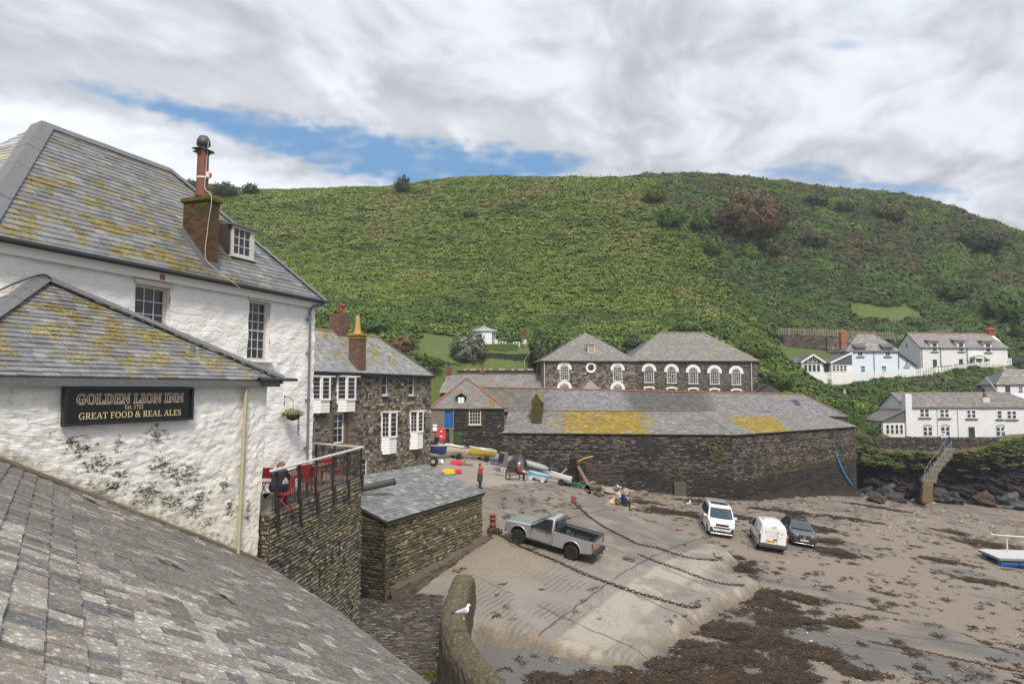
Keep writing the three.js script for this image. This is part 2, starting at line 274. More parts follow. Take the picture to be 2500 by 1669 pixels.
// a sash or casement window on a local wall: the frame with its bars is the part, panes and curtains its sub-parts
function windowAt(parent,x0,x1,y0,y1,o={}){
const{cols=3,rows=4,z=-0.12,fw=0.06,bw=0.02,m=M.white,panes='one',glass=M.glassDark,curtain,back,sill,arch,meet=true,name='window',turn=0,at:pos}=o;
const w=x1-x0,h=y1-y0,gs=[],cx=(x0+x1)/ 2;
gs.push(bx(fw,h,0.07,-w/2+fw/2,h/2,0),bx(fw,h,0.07,w/2-fw/2,h/2,0),bx(w-2*fw,fw,0.068,0,fw/2,0),bx(w-2*fw,fw,0.068,0,h-fw/2,0));
const iw=w-2*fw,ih=h-2*fw;
for(let i=1;i<cols;i++)gs.push(bx(bw,ih,0.034,-iw/2+iw*i/cols,h/2,0));
for(let j=1;j<rows;j++){const mid=meet&&j*2===rows;gs.push(bx(iw,mid?bw*2:bw,mid?0.05:0.03,0,fw+ih*j/rows,mid?0.004:0));}
if(sill)gs.push(bx(w+0.16,0.06,0.2,0,-0.032,0.06));
const f=part(name,gs,m,parent);f.position.set(cx,y0,z);f.rotation.y=turn;if(pos)f.position.copy(pos);
if(panes==='each'){const g=bx(iw/cols-bw,ih/rows-bw,0.004);for(let i=0;i<cols;i++)for(let j=0;j<rows;j++){const p=part('pane',g,glass,f);p.position.set(-iw/2+iw*(i+0.5)/ cols,fw+ih*(j+0.5)/ rows,-0.006+0.002*((i*7+j*3)% 3));p.rotation.set(0.006*((i*5+j)% 3-1),0.006*((i+j*3)% 3-1),0);}}
else part('pane',bx(iw,ih,0.004,0,h/2,-0.004),glass,f);
if(back)part('room_back',bx(w+0.3,h+0.3,0.02,0,h/2,-(back===true?0.5:back)),M.room,f);
if(curtain){const cg=(a,b)=>grid(24,1,(u,v)=>[lerp(a,b,u),fw+ih*v,-0.1+0.025*Math.sin(u*40)]);const L=-iw/2,q=iw*curtain;part('curtain',curtain>=0.5?[cg(L,-L)]:[cg(L,L+q),cg(-L-q,-L)],M.curtain,f);}
if(sill&&sill.isMaterial)part('sill',bx(w+0.3,0.07,0.22,0,-0.1,0.1-z*0.5),sill,f);
return f;
}
function ridgeRow(parent,A,B,m,{len=0.45,wing=0.2,slope=0.75,name='ridge_tile',t=0.025,nrmA,nrmB,most=60}={}){
const d=B.clone().sub(A),L=d.length(),n=Math.max(1,Math.round(L/len)),x=d.clone().normalize();
const up=v3(0,1,0).addScaledVector(x,-x.y).normalize(),z=x.clone().cross(up).normalize();
const l=L/n,da=nrmA||z.clone().negate().multiplyScalar(Math.cos(slope)).addScaledVector(up,-Math.sin(slope)),db=nrmB||z.clone().multiplyScalar(Math.cos(slope)).addScaledVector(up,-Math.sin(slope));
const q=(dir,sgn)=>{const nn=x.clone().cross(dir).multiplyScalar(sgn).normalize(),a=v3(0,0,0).addScaledVector(nn,t),b=x.clone().multiplyScalar(l*0.985).addScaledVector(nn,t),c=b.clone().addScaledVector(dir,wing),e=a.clone().addScaledVector(dir,wing);return slab(sgn<0?[a,b,c,e]:[e,c,b,a],t);};
let ga=q(da,1),gb=q(db,-1);{const c1=x.clone().cross(da);if(c1.dot(up)<0)ga=q(da,-1);const c2=x.clone().cross(db);if(c2.dot(up)>0)gb=q(db,1);}
const g=mg([ga,gb,rod(v3(0,0,0).addScaledVector(up,t*0.8),x.clone().multiplyScalar(l*0.985).addScaledVector(up,t*0.8),t*1.5,t*1.5,6)]);
const R=rng(Math.round(L*100));const list=[];
for(let i=0;i<n;i++){const p=A.clone().addScaledVector(x,i*l).addScaledVector(up,0.012+0.012*R());if(n<=most)part(name,g,m,parent).position.copy(p);else list.push(g.clone().translate(p.x,p.y,p.z));}
if(list.length)stuffPart(part(name + 's',list,m,parent));
}
// brick stack: courses of single bricks around a core; returns the top height
function brickStack(parent,w,d,h,y0,o={}){
const{cw=0.225,ch=0.078,m=M.stone,tone,seed=5,nSingle=0,x=0,z=0,core=M.mortarDark}=o,R=rng(seed),made=[];
part('stack_core',bx(w-0.03,h,d-0.03,x,y0+h/2,z),core,parent);
const nr=Math.round(h/ch);
for(let r=0;r<nr;r++)for(const[len,off,axis,sgn]of[[w,d/2,0,1],[w,d/2,0,-1],[d,w/2,1,1],[d,w/2,1,-1]]){
const n=Math.max(2,Math.round(len/cw)),q=len/n;let s=-len/2,first=r % 2;
while(s<len/2-0.02){const l=first?q/2:Math.min(q,len/2-s);first=0;const a=s+l/2,y=y0 +(r+0.5)*h/nr;s +=l;
const g=bx(axis?0.05:l-0.012,h/nr-0.012,axis?l-0.012:0.05,x +(axis?sgn*(off-0.018):a),y,z +(axis?a:sgn*(off-0.018)));paint(g,tone(a,y,R));made.push({g,d:(axis?(sgn<0?0:4):(sgn>0?1:4))+ R()*0.1});}
}
emit(parent,made,'brick',m,nSingle);
}
const boardRow=(parent,name,pts0,pts1,n,t,m)=>{// boards laid between a lower edge (2 points) and an upper edge
for(let i=0;i<n;i++){const f=(e,k)=>e[0].clone().lerp(e[1],k),a=[pts0[0].clone().lerp(pts1[0],i/n),pts0[1].clone().lerp(pts1[1],i/n),pts0[1].clone().lerp(pts1[1],(i+0.94)/ n),pts0[0].clone().lerp(pts1[0],(i+0.94)/ n)];part(name,slab(a,t),m,parent);}
};
// ------------------------------------------------------------ the white inn, its annex and the old slate roof in front of them
const Uv=v3(0.349,0,-0.937).normalize();
const A0=at(640,1375,18.8),M0=at(762,1110,25);
const FA=new Frame(A0,A0.clone().add(Uv),0),FI=new Frame(M0,M0.clone().add(Uv),0);
const MZ=FA.l(M0).z;// the main wall lies this far behind the annex wall
// slate textures: lichen, moss and white crustose spots at their real size on one roof face
function roofMat(w,h,seed,o={}){
const{yellow=0.2,spots=0,moss=0,ppm=48,patch=1.1,field,rough=0.6,ochre=[0.25,0.18,0.01]}=o,W=Math.min(1024,Math.round(w*ppm)),H=Math.min(640,Math.round(h*ppm));
const t=tex(W,H,(x,y)=>{
const u=x*w,v=y*h,g=0.9+0.22*fbm(u*3+seed,v*3,4)+ 0.12*fbm(u*14,v*18+seed,3);let c=[g,g,g];
const big=fbm(u*0.5/patch+seed*3,v*0.6/patch,3),fine=fbm(u*3.2/patch+seed,v*4.2/patch,5,0.62),f=field?field(u,v):0;
const L=sstep(0.02,0.1,fine*0.6+big*0.75+yellow-0.55+f),L2=sstep(0.08,0.3,fine*0.7+big*0.6+yellow-0.5+f+0.14*fbm(u*13,v*13,2));
const old=[1.35,1.25,0.62];c=c.map((q,i)=>lerp(q,q*old[i],sstep(-0.25,0.1,fine*0.6+big*0.75+yellow-0.55+f)*0.4));
const br=0.7+0.55*fbm(u*9,v*9+3,3),lc=[ochre[0]*br/0.19,ochre[1]*br/0.19,ochre[2]*br/0.19];c=c.map((q,i)=>lerp(q,lc[i],L*0.55+L2*0.42));
if(spots){const s=sstep(0.42-spots*0.3,0.6,fbm(u*11+50,v*13,3,0.6)+ 0.25*big);c=c.map((q,i)=>lerp(q,[2.6,2.55,2.3][i],s*0.8));}
if(moss){const s=sstep(0.2,0.6,fbm(u*2.2+9,v*2.2,5)+ moss-0.3);c=c.map((q,i)=>lerp(q,[0.42,0.36,0.16][i],s*0.7));}
return c.map((q)=>q*0.36);
},{mirror:false});
t.repeat.set(1/w,1/h);
return new THREE.MeshStandardMaterial({map:t,vertexColors:true,roughness:rough,side:THREE.DoubleSide,bumpMap:retile(grainBump,2),bumpScale:0.004});
}
// vertex tone is multiplied by the map, whose plain slate is 0.33: tones near 0.5 give slate of about 0.17
const slateTone=(k=0.5,blue=1)=>(u,v,R)=>{const a=k*(0.75+0.5*R()),b=R();return b<0.12?[a*1.25,a*1.28,a*1.34]:[a,a*(1.02+0.01*R()),a*(1.06+0.05*R()*blue)];};
{// the old roof below the camera
const c0=onPlane(0,1130,A0,FA.n),e=v3(-0.553,0,-0.833).normalize(),N=A0.clone().sub(c0).cross(e).normalize();if(N.y<0)N.negate();
const K=onPlane(802,1477,A0,N),top=A0.clone().lerp(c0,1.13),base=v3(-3,1.6,-10);
const roof=thing('slate_roofed_cottage','old cottage roof of rough grey and cream slates filling the lower left foreground','cottage',base),L=(p)=>p.clone().sub(base);
const inset=0.02,Aw=A0.clone().addScaledVector(FA.n,inset),Tw=top.clone().addScaledVector(FA.n,inset),nearBy=(p)=>p.clone().addScaledVector(e,-14),S=nearBy(K),T=top.clone().addScaledVector(e,-11);
K.y=S.y=(K.y+S.y)/ 2;
const pts=[S,K,Aw,Tw,T].map(L),ww=15,hh=9;
const map=tex(1024,640,(x,y)=>{
const u=x*ww,v=y*hh,g=0.84+0.2*fbm(u*3,v*3,4)+ 0.2*fbm(u*18,v*7,3,0.6);let c=[g,g*0.985,g*0.95];
const s=sstep(0.26,0.42,fbm(u*7+3,v*8,4,0.62)+ 0.12*fbm(u*0.9,v,2)),s2=sstep(0.5,0.6,fbm(u*24,v*24+7,2));c=c.map((q,i)=>lerp(q,[2.3,2.22,2.0][i],Math.max(s*0.75,s2*0.5)));
const b=sstep(0.15,0.5,fbm(u*1.6+30,v*1.6,4));c=c.map((q,i)=>lerp(q,q*[0.95,0.84,0.7][i],b*0.3));
const k=sstep(0.35,0.6,fbm(u*5+60,v*5,4));c=c.map((q)=>lerp(q,q*0.6,k*0.5));
return c.map((q)=>q*0.36);
},{mirror:false});
map.repeat.set(1/ww,1/hh);
const m=new THREE.MeshStandardMaterial({map,vertexColors:true,roughness:0.85,side:THREE.DoubleSide,bumpMap:retile(strataBump,1.6),bumpScale:0.008});
slateFace(roof,pts,{gauge:0.27,width:0.25,thick:0.022,seed:21,m,wild:0.55,single:300,tone:(u,v,R)=>{
const pale=sstep(9.4,13.2,15.3-Math.abs(u-1.8))*0+sstep(8.0,4.5,u)*sstep(2.4,3.6,v),r=R(),k=0.36*(0.84+0.34*R());
if(r<0.07+0.45*pale){const a=0.62+0.3*R();return[a,a*0.975,a*0.92];}
if(r<0.14+0.56*pale){const a=0.46+0.2*R();return[a*1.06,a*0.98,a*0.88];}
if(r>0.955)return[k*0.85,k*0.92,k*0.99];
return[k*1.06,k*1.0,k*0.92];
}});
// mortar fillet against the wall, loose slates, gable end below
const w=Aw.clone().sub(Tw),mid=[];for(let i=0;i<=20;i++)mid.push(L(Tw.clone().addScaledVector(w,i/20).addScaledVector(N,0.03+0.02*n2(i,3))));
part('mortar_fillet',tube(mid,0.07,60,6),M.mortar,roof);
for(const[px,py,rot,l]of[[545,1465,0.35,0.42],[390,1375,0.3,0.3],[420,1385,0.36,0.34],[575,1410,0.3,0.4],[215,1225,0.5,0.5]]){const p=L(onPlane(px,py,A0,N).addScaledVector(N,0.07)),d=K.clone().sub(Aw).normalize();const q=bar(p.clone().addScaledVector(d,-l/2),p.clone().addScaledVector(d,l/2).addScaledVector(N,0.03),0.14,0.018,N);part('loose_slate',q,mat([0.3,0.3,0.28],0.7,{map:grainCol}),roof);}
const g0=L(K),g1=L(S),down=v3(0,-4.4,0),inn=v3(-0.25,0,0.16);
part('eave_wall',slab([g0.clone().add(inn).add(v3(0,-0.1,0)),g0.clone().add(inn).add(down),g1.clone().add(inn).add(down),g1.clone().add(inn).add(v3(0,-0.1,0))],0.4),M.mortarDark,roof);
part('wall',slab([g0.clone().add(inn).add(v3(0,-0.12,0)),L(Aw).add(v3(0,-0.2,0)),L(Aw).add(v3(0,-5,0)),g0.clone().add(inn).add(down)],0.3),M.mortarDark,roof);
}
{// the inn
const inn=frameThing(FI,'white_inn','large white limewashed inn with a steep lichened slate roof and a brick chimney','inn'),EV=14.15,RY=18.45,hw=3.48,XL=-11.5;
const q=(a,b)=>FI.px(a,b),w2a=q(607,733),w2b=q(655,880),w1a=q(331,690),H=w2a.y-w2b.y;
const wins=[[w2a.x,w2b.x,w2b.y,w2a.y+0.03],[w1a.x,w1a.x +(w2b.x-w2a.x)*1.12,w1a.y-H,w1a.y]];
roughFace(inn,'wall',XL,0,6.5,EV,{holes:wins,amp:0.05,reveal:0.3,seed:4});
part('wall_core',bx(-XL-0.02,9,6.2,XL/2-0.01,9.6,-3.75),M.lime,inn);
part('wall',bx(0.3,9.4,6.9,-0.16,9.45,-3.5),M.lime,inn);
for(const[i,h]of wins.entries()){windowAt(inn,h[0]+ 0.01,h[1]- 0.01,h[2],h[3],{cols:3,rows:i?5:6,z:-0.17,fw:0.075,bw:0.024,panes:'each',back:0.45,m:M.whiteOld,name:'sash_window',curtain:0});part('window_sill',rb(h[1]- h[0]+ 0.25,0.09,0.3,0.02,(h[0]+ h[1])/ 2,h[2]- 0.045,0.0),M.white,inn);part('window_head',bx(h[1]- h[0]+ 0.1,0.12,0.06,(h[0]+ h[1])/ 2,h[3]+ 0.05,0.03),M.whiteOld,inn);}
// roof faces
const e=0.28,P=(x,y,z)=>v3(x,y,z),f=[P(XL-e,EV+0.05,e),P(e,EV+0.05,e),P(-hw,RY,-hw),P(-7.9,RY,-hw)],back=-2*hw-e;
const m1=roofMat(13,6.5,5,{yellow:0.26,patch:0.7,ppm:60,rough:0.5,field:(u,v)=>0.24*Math.exp(-(((u-4)/ 4.4)**2 +((v-1.5)/ 2.3)**2))- 0.5*sstep(8.5,10,u)+ 0.34*Math.exp(-(((u-11)/ 0.7)**2 +((v-0.7)/ 0.6)**2))});
slateFace(inn,f,{gauge:0.2,width:0.36,thick:0.018,seed:31,m:m1,tone:slateTone(0.44,0.5),single:300,wild:0.14});
const m2=roofMat(8,6,9,{yellow:0.1});
slateFace(inn,[P(XL-e,EV+0.05,back),P(XL-e,EV+0.05,e),P(-7.9,RY,-hw)],{gauge:0.2,width:0.36,thick:0.01,seed:33,m:m2,tone:slateTone(0.75)});
slateFace(inn,[P(e,EV+0.05,e),P(e,EV+0.05,back),P(-hw,RY,-hw)],{gauge:0.2,width:0.36,thick:0.01,seed:34,m:m2,tone:slateTone(0.6)});
part('roof_slope',slab([P(e,EV+0.05,back),P(XL-e,EV+0.05,back),P(-7.9,RY,-hw),P(-hw,RY,-hw)],0.1),M.slateEdge,inn);
ridgeRow(inn,P(-7.9,RY+0.02,-hw),P(-hw,RY+0.02,-hw),M.lead,{len:0.5,wing:0.22,slope:0.9});
const nF=v3(0,1,1).normalize();
const hipDirs=(A,B,inA,inB)=>({nrmA:inA,nrmB:inB});
const faceDir=(n,d)=>{const k=n.clone().cross(d).normalize();return k;};
const nFront=f[1].clone().sub(f[0]).cross(f[3].clone().sub(f[0])).normalize();
const hip=(A,B,nA,nB,wing,m,len)=>{const d=B.clone().sub(A).normalize();let a=nA.clone().cross(d),b=nB.clone().cross(d);const other=(k,n)=>(k.dot(n)>0?k.negate():k);ridgeRow(inn,A,B,m,{nrmA:other(a,nB),nrmB:other(b,nA),wing,len});};
const nL=P(XL-e,EV,e).sub(P(XL-e,EV,back)).cross(P(-7.9,RY,-hw).sub(P(XL-e,EV,back))).normalize(),nR=P(e,EV,back).sub(P(e,EV,e)).cross(P(-hw,RY,-hw).sub(P(e,EV,e))).normalize();
hip(P(XL-e,EV+0.08,e),P(-7.9,RY+0.03,-hw),nFront,nL,0.3,M.lead,0.6);
hip(P(e,EV+0.08,e),P(-hw,RY+0.03,-hw),nFront,nR,0.2,M.lead,0.5);
// eaves board, gutter, rainwater pipe
part('eaves_board',bx(-XL+0.3,0.26,0.1,XL/2+0.1,EV-0.1,0.1),M.white,inn);
const gut=(x0,x1,y,z,r=0.075)=>new THREE.CylinderGeometry(r,r,x1-x0,10,1,true,-PI/2,PI).rotateZ(PI/2).rotateX(-PI/2).translate((x0+x1)/ 2,y,z);
part('gutter',[gut(XL-0.2,e+0.12,EV+0.02,e+0.03,0.085),bx(-XL+0.6,0.05,0.02,XL/2+0.1,EV+0.02,e+0.11)],M.black,inn);
const pl=(px,py,z)=>FI.px(px,py,z);const pT=pl(774,738,0.25),pA=pl(757,756,0.12),pB=pl(741,1112,0.12);
const pip=[rod(v3(pA.x,7.55,0.12),v3(pA.x,pA.y,0.12),0.045,0.045,10),tube([v3(0.1,pT.y+0.12,0.3),v3(0.08,pT.y-0.05,0.27),v3(pA.x+0.05,pA.y+0.1,0.15),v3(pA.x,pA.y-0.05,0.12)],0.045,14,8)];for(const y of[8.9,10.6,12.3,13.5])pip.push(lathe([[0.055,-0.06],[0.06,0],[0.055,0.06]],10).translate(pA.x,y,0.12),bx(0.16,0.03,0.1,pA.x,y,0.06));
part('downpipe',pip,M.greyPipe,inn);
part('rust_bracket',bx(0.16,0.14,0.02,q(385,690).x,EV-0.13,0.158),M.brickOrange,inn);
// chimney
const c3=FI.l(onPlane(503,655,FI.w(f[0].x,f[0].y,f[0].z),nFront.clone().applyAxisAngle(v3(0,1,0),FI.turn))),cR=FI.px(530,655,c3.z),cT=FI.px(503,486,c3.z),cw=cR.x-c3.x+0.04,cd=0.95,cx=(c3.x+cR.x)/ 2,cz=c3.z-cd/2,cy=c3.y-0.1;
const chim=thing('brick_chimney','tall mossy brown brick chimney with one clay pot on the inn roof','chimney',FI.w(cx,cy,cz),FI.turn),ch=cT.y-cy;
brickStack(chim,cw,cd,ch,0,{seed:51,nSingle:300,tone:(a,y,R)=>{const k=0.6+0.6*R(),mo=sstep(0.4,0.95,y/ch+0.3*n2(a*4,y*3));return[lerp(0.12,0.085,mo)*k,lerp(0.062,0.066,mo)*k,lerp(0.034,0.02,mo)*k];}});
const moss=mat([0.13,0.1,0.018],0.95,{map:retile(grainCol,3),bumpMap:grainBump,bumpScale:0.02});
part('cap',[rb(cw+0.14,0.14,cd+0.14,0.03,0,ch+0.06,0),new THREE.CylinderGeometry(0.2,0.5,0.2,4,1).rotateY(PI/4).scale(cw*1.1,1,cd*1.1).translate(0,ch+0.2,0)],moss,chim);
const pot=part('chimney_pot',lathe([[0.19,0],[0.175,0.15],[0.165,1.3],[0.2,1.34],[0.2,1.42],[0.16,1.44]],18).translate(0,ch+0.2,0),mat([0.2,0.08,0.055],0.8,{map:retile(grainCol,4)}),chim);
part('cowl',[lathe([[0.13,0],[0.13,0.12],[0.2,0.14],[0.2,0.24],[0.19,0.3],[0.13,0.42],[0.03,0.45]],16).translate(0,ch+1.66,0),rod(v3(-0.12,ch+1.6,0),v3(-0.12,ch+1.8,0),0.012),rod(v3(0.12,ch+1.6,0),v3(0.12,ch+1.8,0),0.012),rod(v3(0,ch+1.6,0.12),v3(0,ch+1.8,0.12),0.012),bx(0.62,0.03,0.3,0,ch+1.64,0),bx(0.3,0.03,0.55,0,ch+1.61,0)],mat([0.05,0.05,0.055],0.5),chim);
part('switch_box',[bx(0.15,0.17,0.09,0.02,ch+0.86,0.21)],M.white,chim);part('switch',rb(0.07,0.1,0.05,0.01,0.04,ch+0.86,0.275),M.redPaint,chim);part('pot_strap',lathe([[0.178,0],[0.182,0.02],[0.178,0.04]],16).translate(0,ch+0.76,0),M.white,chim);
part('cable',tube([v3(-0.02,ch+1.9,0.21),v3(-0.06,ch+1.2,0.2),v3(-0.1,ch+0.8,0.22),v3(-0.14,ch+0.4,0.25),v3(-0.2,ch+0.1,cd/2+0.09),v3(-0.24,ch*0.6,cd/2+0.03),v3(-0.26,0.35,cd/2+0.03),v3(-0.1,0.12,cd/2+0.2),v3(0.3,-0.25,cd/2+0.5),v3(0.55,-0.42,cd/2+0.6)],0.009,60,5),M.whiteOld,chim);
part('lead_flashing',[bx(cw+0.1,0.3,0.03,0,0.17,cd/2+0.012),slab([v3(-cw/2-0.03,0.0,cd/2+0.02),v3(-cw/2-0.03,0.35,cd/2+0.02),v3(-cw/2-0.03,1.45,-cd/2),v3(-cw/2-0.03,1.1,-cd/2)],0.02)],M.lead,chim);
// dormer
const d0=FI.l(onPlane(561,626,FI.w(f[0].x,f[0].y,f[0].z),nFront.clone().applyAxisAngle(v3(0,1,0),FI.turn))),dz=d0.z,dT=FI.px(563,546,dz),dR=FI.px(619,560,dz),dw=dR.x-d0.x,dh=dT.y-d0.y,run=dh /((RY-EV)/ hw)+ 0.3;
part('dormer_cheek',[slab([P(d0.x,d0.y-0.05,dz),P(d0.x,d0.y+dh,dz),P(d0.x,d0.y+dh,dz-run),P(d0.x,d0.y+dh-0.1,dz-run)],0.05),slab([P(dR.x,d0.y+dh,dz-run),P(dR.x,d0.y+dh,dz),P(dR.x,d0.y-0.05,dz)],0.05)],M.slateEdge,inn);
slateFace(inn,[P(d0.x-0.012,d0.y,dz-0.02),P(d0.x-0.012,d0.y+dh,dz-0.02),P(d0.x-0.012,d0.y+dh,dz-run)].reverse(),{gauge:0.24,width:0.3,m:roofMat(3,3,3,{yellow:0}),tone:slateTone(0.5),seed:3,single:30,underName:'cheek_deck'});
part('dormer_roof',[slab([P(d0.x-0.12,d0.y+dh+0.02,dz+0.14),P(dR.x+0.12,d0.y+dh+0.02,dz+0.14),P(dR.x+0.12,d0.y+dh+0.14,dz-run-0.1),P(d0.x-0.12,d0.y+dh+0.14,dz-run-0.1)],0.06)],M.lead,inn);
windowAt(inn,d0.x+0.01,dR.x-0.12,d0.y+0.05,d0.y+dh-0.02,{cols:3,rows:3,z:dz+0.02,fw:0.09,bw:0.025,panes:'each',back:0.35,curtain:0.5,m:M.whiteOld,name:'dormer_window'});
part('dormer_post',[bx(0.1,dh,0.08,dR.x-0.05,d0.y+dh/2,dz),bx(dw+0.1,0.06,0.16,(d0.x+dR.x)/ 2,d0.y+0.03,dz+0.06),bx(0.05,0.1,run,dR.x,d0.y+dh-0.05,dz-run/2)],M.whiteOld,inn);
// wall lamp seen through the left window
const lp=FI.w(FI.px(345,747,-0.5).x,FI.px(345,747,-0.5).y,-0.5),lamp=thing('wall_lamp','small glowing lamp behind the left sash window of the inn','lamp',lp);
part('lamp_bracket',[rod(v3(0,-0.14,0),v3(0,-0.04,0),0.015),bx(0.1,0.03,0.1,0,-0.15,0)],M.wood,lamp);part('bulb',new THREE.SphereGeometry(0.05,10,8),new THREE.MeshStandardMaterial({color:0x000000,emissive:new THREE.Color(1,0.5,0.16),emissiveIntensity:5}),lamp);
const pl1=new THREE.PointLight(0xffb060,0.35,6);pl1.position.copy(lp);scene.add(pl1);
// grass in the gutter
{const R=rng(77),a=[];for(let k=0;k<220;k++){const c=R()<0.5?-6.2+R()*1.1:-4.6+R()*1.3,x=c,y=EV+0.12,z=e-0.06-0.05*R(),h=0.07+0.16*R(),dx=(R()- 0.5)*0.12,dzz=(R()- 0.3)*0.12;a.push(x-0.008,y,z,x+0.008,y,z,x+dx,y+h,z+dzz);}stuffPart(part('gutter_grass',tris(a),mat([0.16,0.14,0.05],0.95),inn));}
}
{// the annex with the painted sign
const an=frameThing(FA,'white_annex','low white annex with peeling black stained paint and a lichened hipped slate roof','annex'),EV=11.22,XL=-9.2;
const ap=FI.px(105,684),AP=v3(FA.l(FI.w(ap.x,ap.y,0)).x,ap.y,MZ+0.02),bot=(x)=>6.2-0.4985*x-0.25;
const blobs=[[195,1092,0.5,0.32],[175,1085,.4,.2],[245,1135,0.75,0.3],[210,1195,0.4,0.25],[300,1160,0.4,0.25],[275,1190,0.6,0.3],[360,1205,0.8,0.45],[395,1140,0.6,0.4],[450,1160,0.75,0.45],[425,1225,0.7,0.35],[485,1215,0.55,0.3],[545,1185,0.35,0.25],[505,1275,0.4,0.18],[470,1250,0.5,0.25],[290,1085,0.25,0.25],[380,1065,0.5,0.35],[560,1240,0.3,0.4],[620,1250,0.25,0.5]].map(([a,b,w,h])=>{const p=FA.px(a,b);return[p.x,p.y,w,h];});
const W=9.7,Hh=6.4,y0=5.2,map=tex(1024,700,(s,t)=>{
const x=XL+s*W,y=y0+t*Hh,g=0.7+0.06*fbm(x*2,y*3,4)- 0.1*sstep(0.15,0.6,fbm(x*3+3,y*5,5,0.6));let c=[g,g*0.99,g*0.95],near=0;
const low=sstep(9.9,7.3,y+0.4*n2(x,y));c=c.map((q,i)=>lerp(q,q*[0.93,0.91,0.83][i],low));
for(const b of blobs)near=Math.max(near,1-Math.hypot((x-b[0])/ b[2],(y-b[1])/ b[3]));
const nz=fbm(x*2.6,y*5.2,6,0.78)+ 0.08,st=sstep(0.0,0.12,nz+near*0.7-0.5)*sstep(-0.35,0.1,fbm(x*11,y*16,3)),gr=sstep(-0.1,0.3,nz+near*0.8-0.42+0.12*low);
c=c.map((q,i)=>lerp(q,[0.26,0.245,0.2][i],gr*0.55));const k=0.7+0.6*fbm(x*20,y*20,2);c=c.map((q,i)=>lerp(q,[0.04*k,0.033*k,0.022*k][i],st*0.93));
const cr=sstep(0.012,0.003,Math.abs(fbm(x*0.9+70,y*0.55,5)))*0.35*sstep(0.1,0.4,fbm(x,y+40,2));c=c.map((q)=>q*(1-cr));
const base=sstep(0.5,0.05,y -(6.2-0.4985*x)+ 0.25*fbm(x*4,y*4,3));c=c.map((q,i)=>lerp(q,[0.3,0.27,0.18][i],base*0.75));
const run=sstep(0.3,0.05,Math.abs(x+0.85))*sstep(0.1,0.6,fbm(x*9,y*0.8,3)+ 0.35);c=c.map((q,i)=>lerp(q,[0.42,0.37,0.22][i],run*0.6));
return c;
},{mirror:false});
const m=new THREE.MeshStandardMaterial({map,roughness:0.92,side:THREE.DoubleSide,bumpMap:retile(rubbleBump,1),bumpScale:0.009});m.bumpMap.repeat.set(W/2.6,Hh/2.6);
const wl=roughFace(an,'wall',XL,0.5,y0,y0+Hh,{amp:0.032,cell:0.13,m,seed:9,uvFull:true,top:()=>EV+0.02,bottom:bot});
{const p=wl.geometry.attributes.position;for(let i=0;i<p.count;i++){const x=p.getX(i),y=p.getY(i);p.setX(i,x-0.5*sstep(-1.5,0.5,x)+ 0.055*(y-6.2)*sstep(-2.5,0.3,x));p.setZ(i,p.getZ(i)- 0.25*Math.pow(sstep(0.2,0.5,x),2));}wl.geometry.computeVertexNormals();}
part('wall',slab([v3(-0.02,5.5,-0.2),v3(-0.02,5.5,MZ),v3(0.24,EV,MZ),v3(0.24,EV,-0.2)],0.3),M.lime,an);
const ov=0.22,XE=0.42,XW=2*AP.x+0.4,P=v3,front=[P(XW,EV,ov),P(XE,EV,ov),AP.clone()];
const rm=roofMat(10,4.6,15,{yellow:0.36,patch:0.6,ppm:84,spots:0.12,rough:0.6,field:(u,v)=>0.2*Math.exp(-(((u-4.9)/ 1.9)**2 +((v-1.7)/ 1.5)**2))- 0.06*sstep(1,0.3,v)});
slateFace(an,front,{gauge:0.155,width:0.31,thick:0.018,seed:41,m:rm,tone:slateTone(0.44,0.5),single:300,wild:0.3});
slateFace(an,[P(XW,EV,MZ),P(XW,EV,ov),AP.clone()],{gauge:0.16,width:0.31,thick:0.012,seed:42,m:rm,tone:slateTone(0.5),wild:0.3});
slateFace(an,[P(XE,EV,ov),P(XE,EV,MZ),AP.clone()],{gauge:0.16,width:0.31,thick:0.012,seed:43,m:rm,tone:slateTone(0.5),wild:0.3});
const nFr=front[1].clone().sub(front[0]).cross(front[2].clone().sub(front[0])).normalize();
const hipRow=(C,nB)=>{const d=AP.clone().sub(C).normalize(),o=(k,n)=>(k.dot(n)>0?k.negate():k);ridgeRow(an,C,AP.clone().add(v3(0,0.04,0)),M.lead,{nrmA:o(nFr.clone().cross(d),nB),nrmB:o(nB.clone().cross(d),nFr),wing:0.17,len:0.55,t:0.035});};
hipRow(P(XE,EV+0.05,ov),v3(0.5,0.8,0).normalize());hipRow(P(XW,EV+0.05,ov),v3(-0.5,0.8,0).normalize());
part('fascia',bx(9.0,0.17,0.05,-4.2,EV-0.09,ov-0.03),M.lead,an);
part('gutter',[new THREE.CylinderGeometry(0.075,0.075,1.5,10,1,true,-PI/2,PI).rotateZ(PI/2).rotateX(-PI/2).translate(0.1,EV+0.0,ov+0.08),bx(1.5,0.04,0.02,0.1,EV,ov+0.15)],M.black,an);
const pt=FA.px(601,938,0.13),pb=FA.px(580,1368,0.13);
part('downpipe',[rod(v3(pb.x,pb.y,0.13),v3(pt.x,pt.y+0.15,0.13),0.043,0.043,10),...[0.3,0.62].map((t)=>rod(v3(lerp(pb.x,pt.x,t),lerp(pb.y,pt.y,t)- 0.07,0.13),v3(lerp(pb.x,pt.x,t),lerp(pb.y,pt.y,t)+ 0.07,0.13),0.055,0.055,10)),bx(0.1,0.1,0.1,pb.x,pb.y-0.03,0.15)],mat([0.46,0.43,0.27],0.6,{map:retile(grainCol,2)}),an);
const vp=FA.l(onPlane(470,860,FA.w(...front[0].toArray()),nFr.clone().applyAxisAngle(v3(0,1,0),FA.turn)));
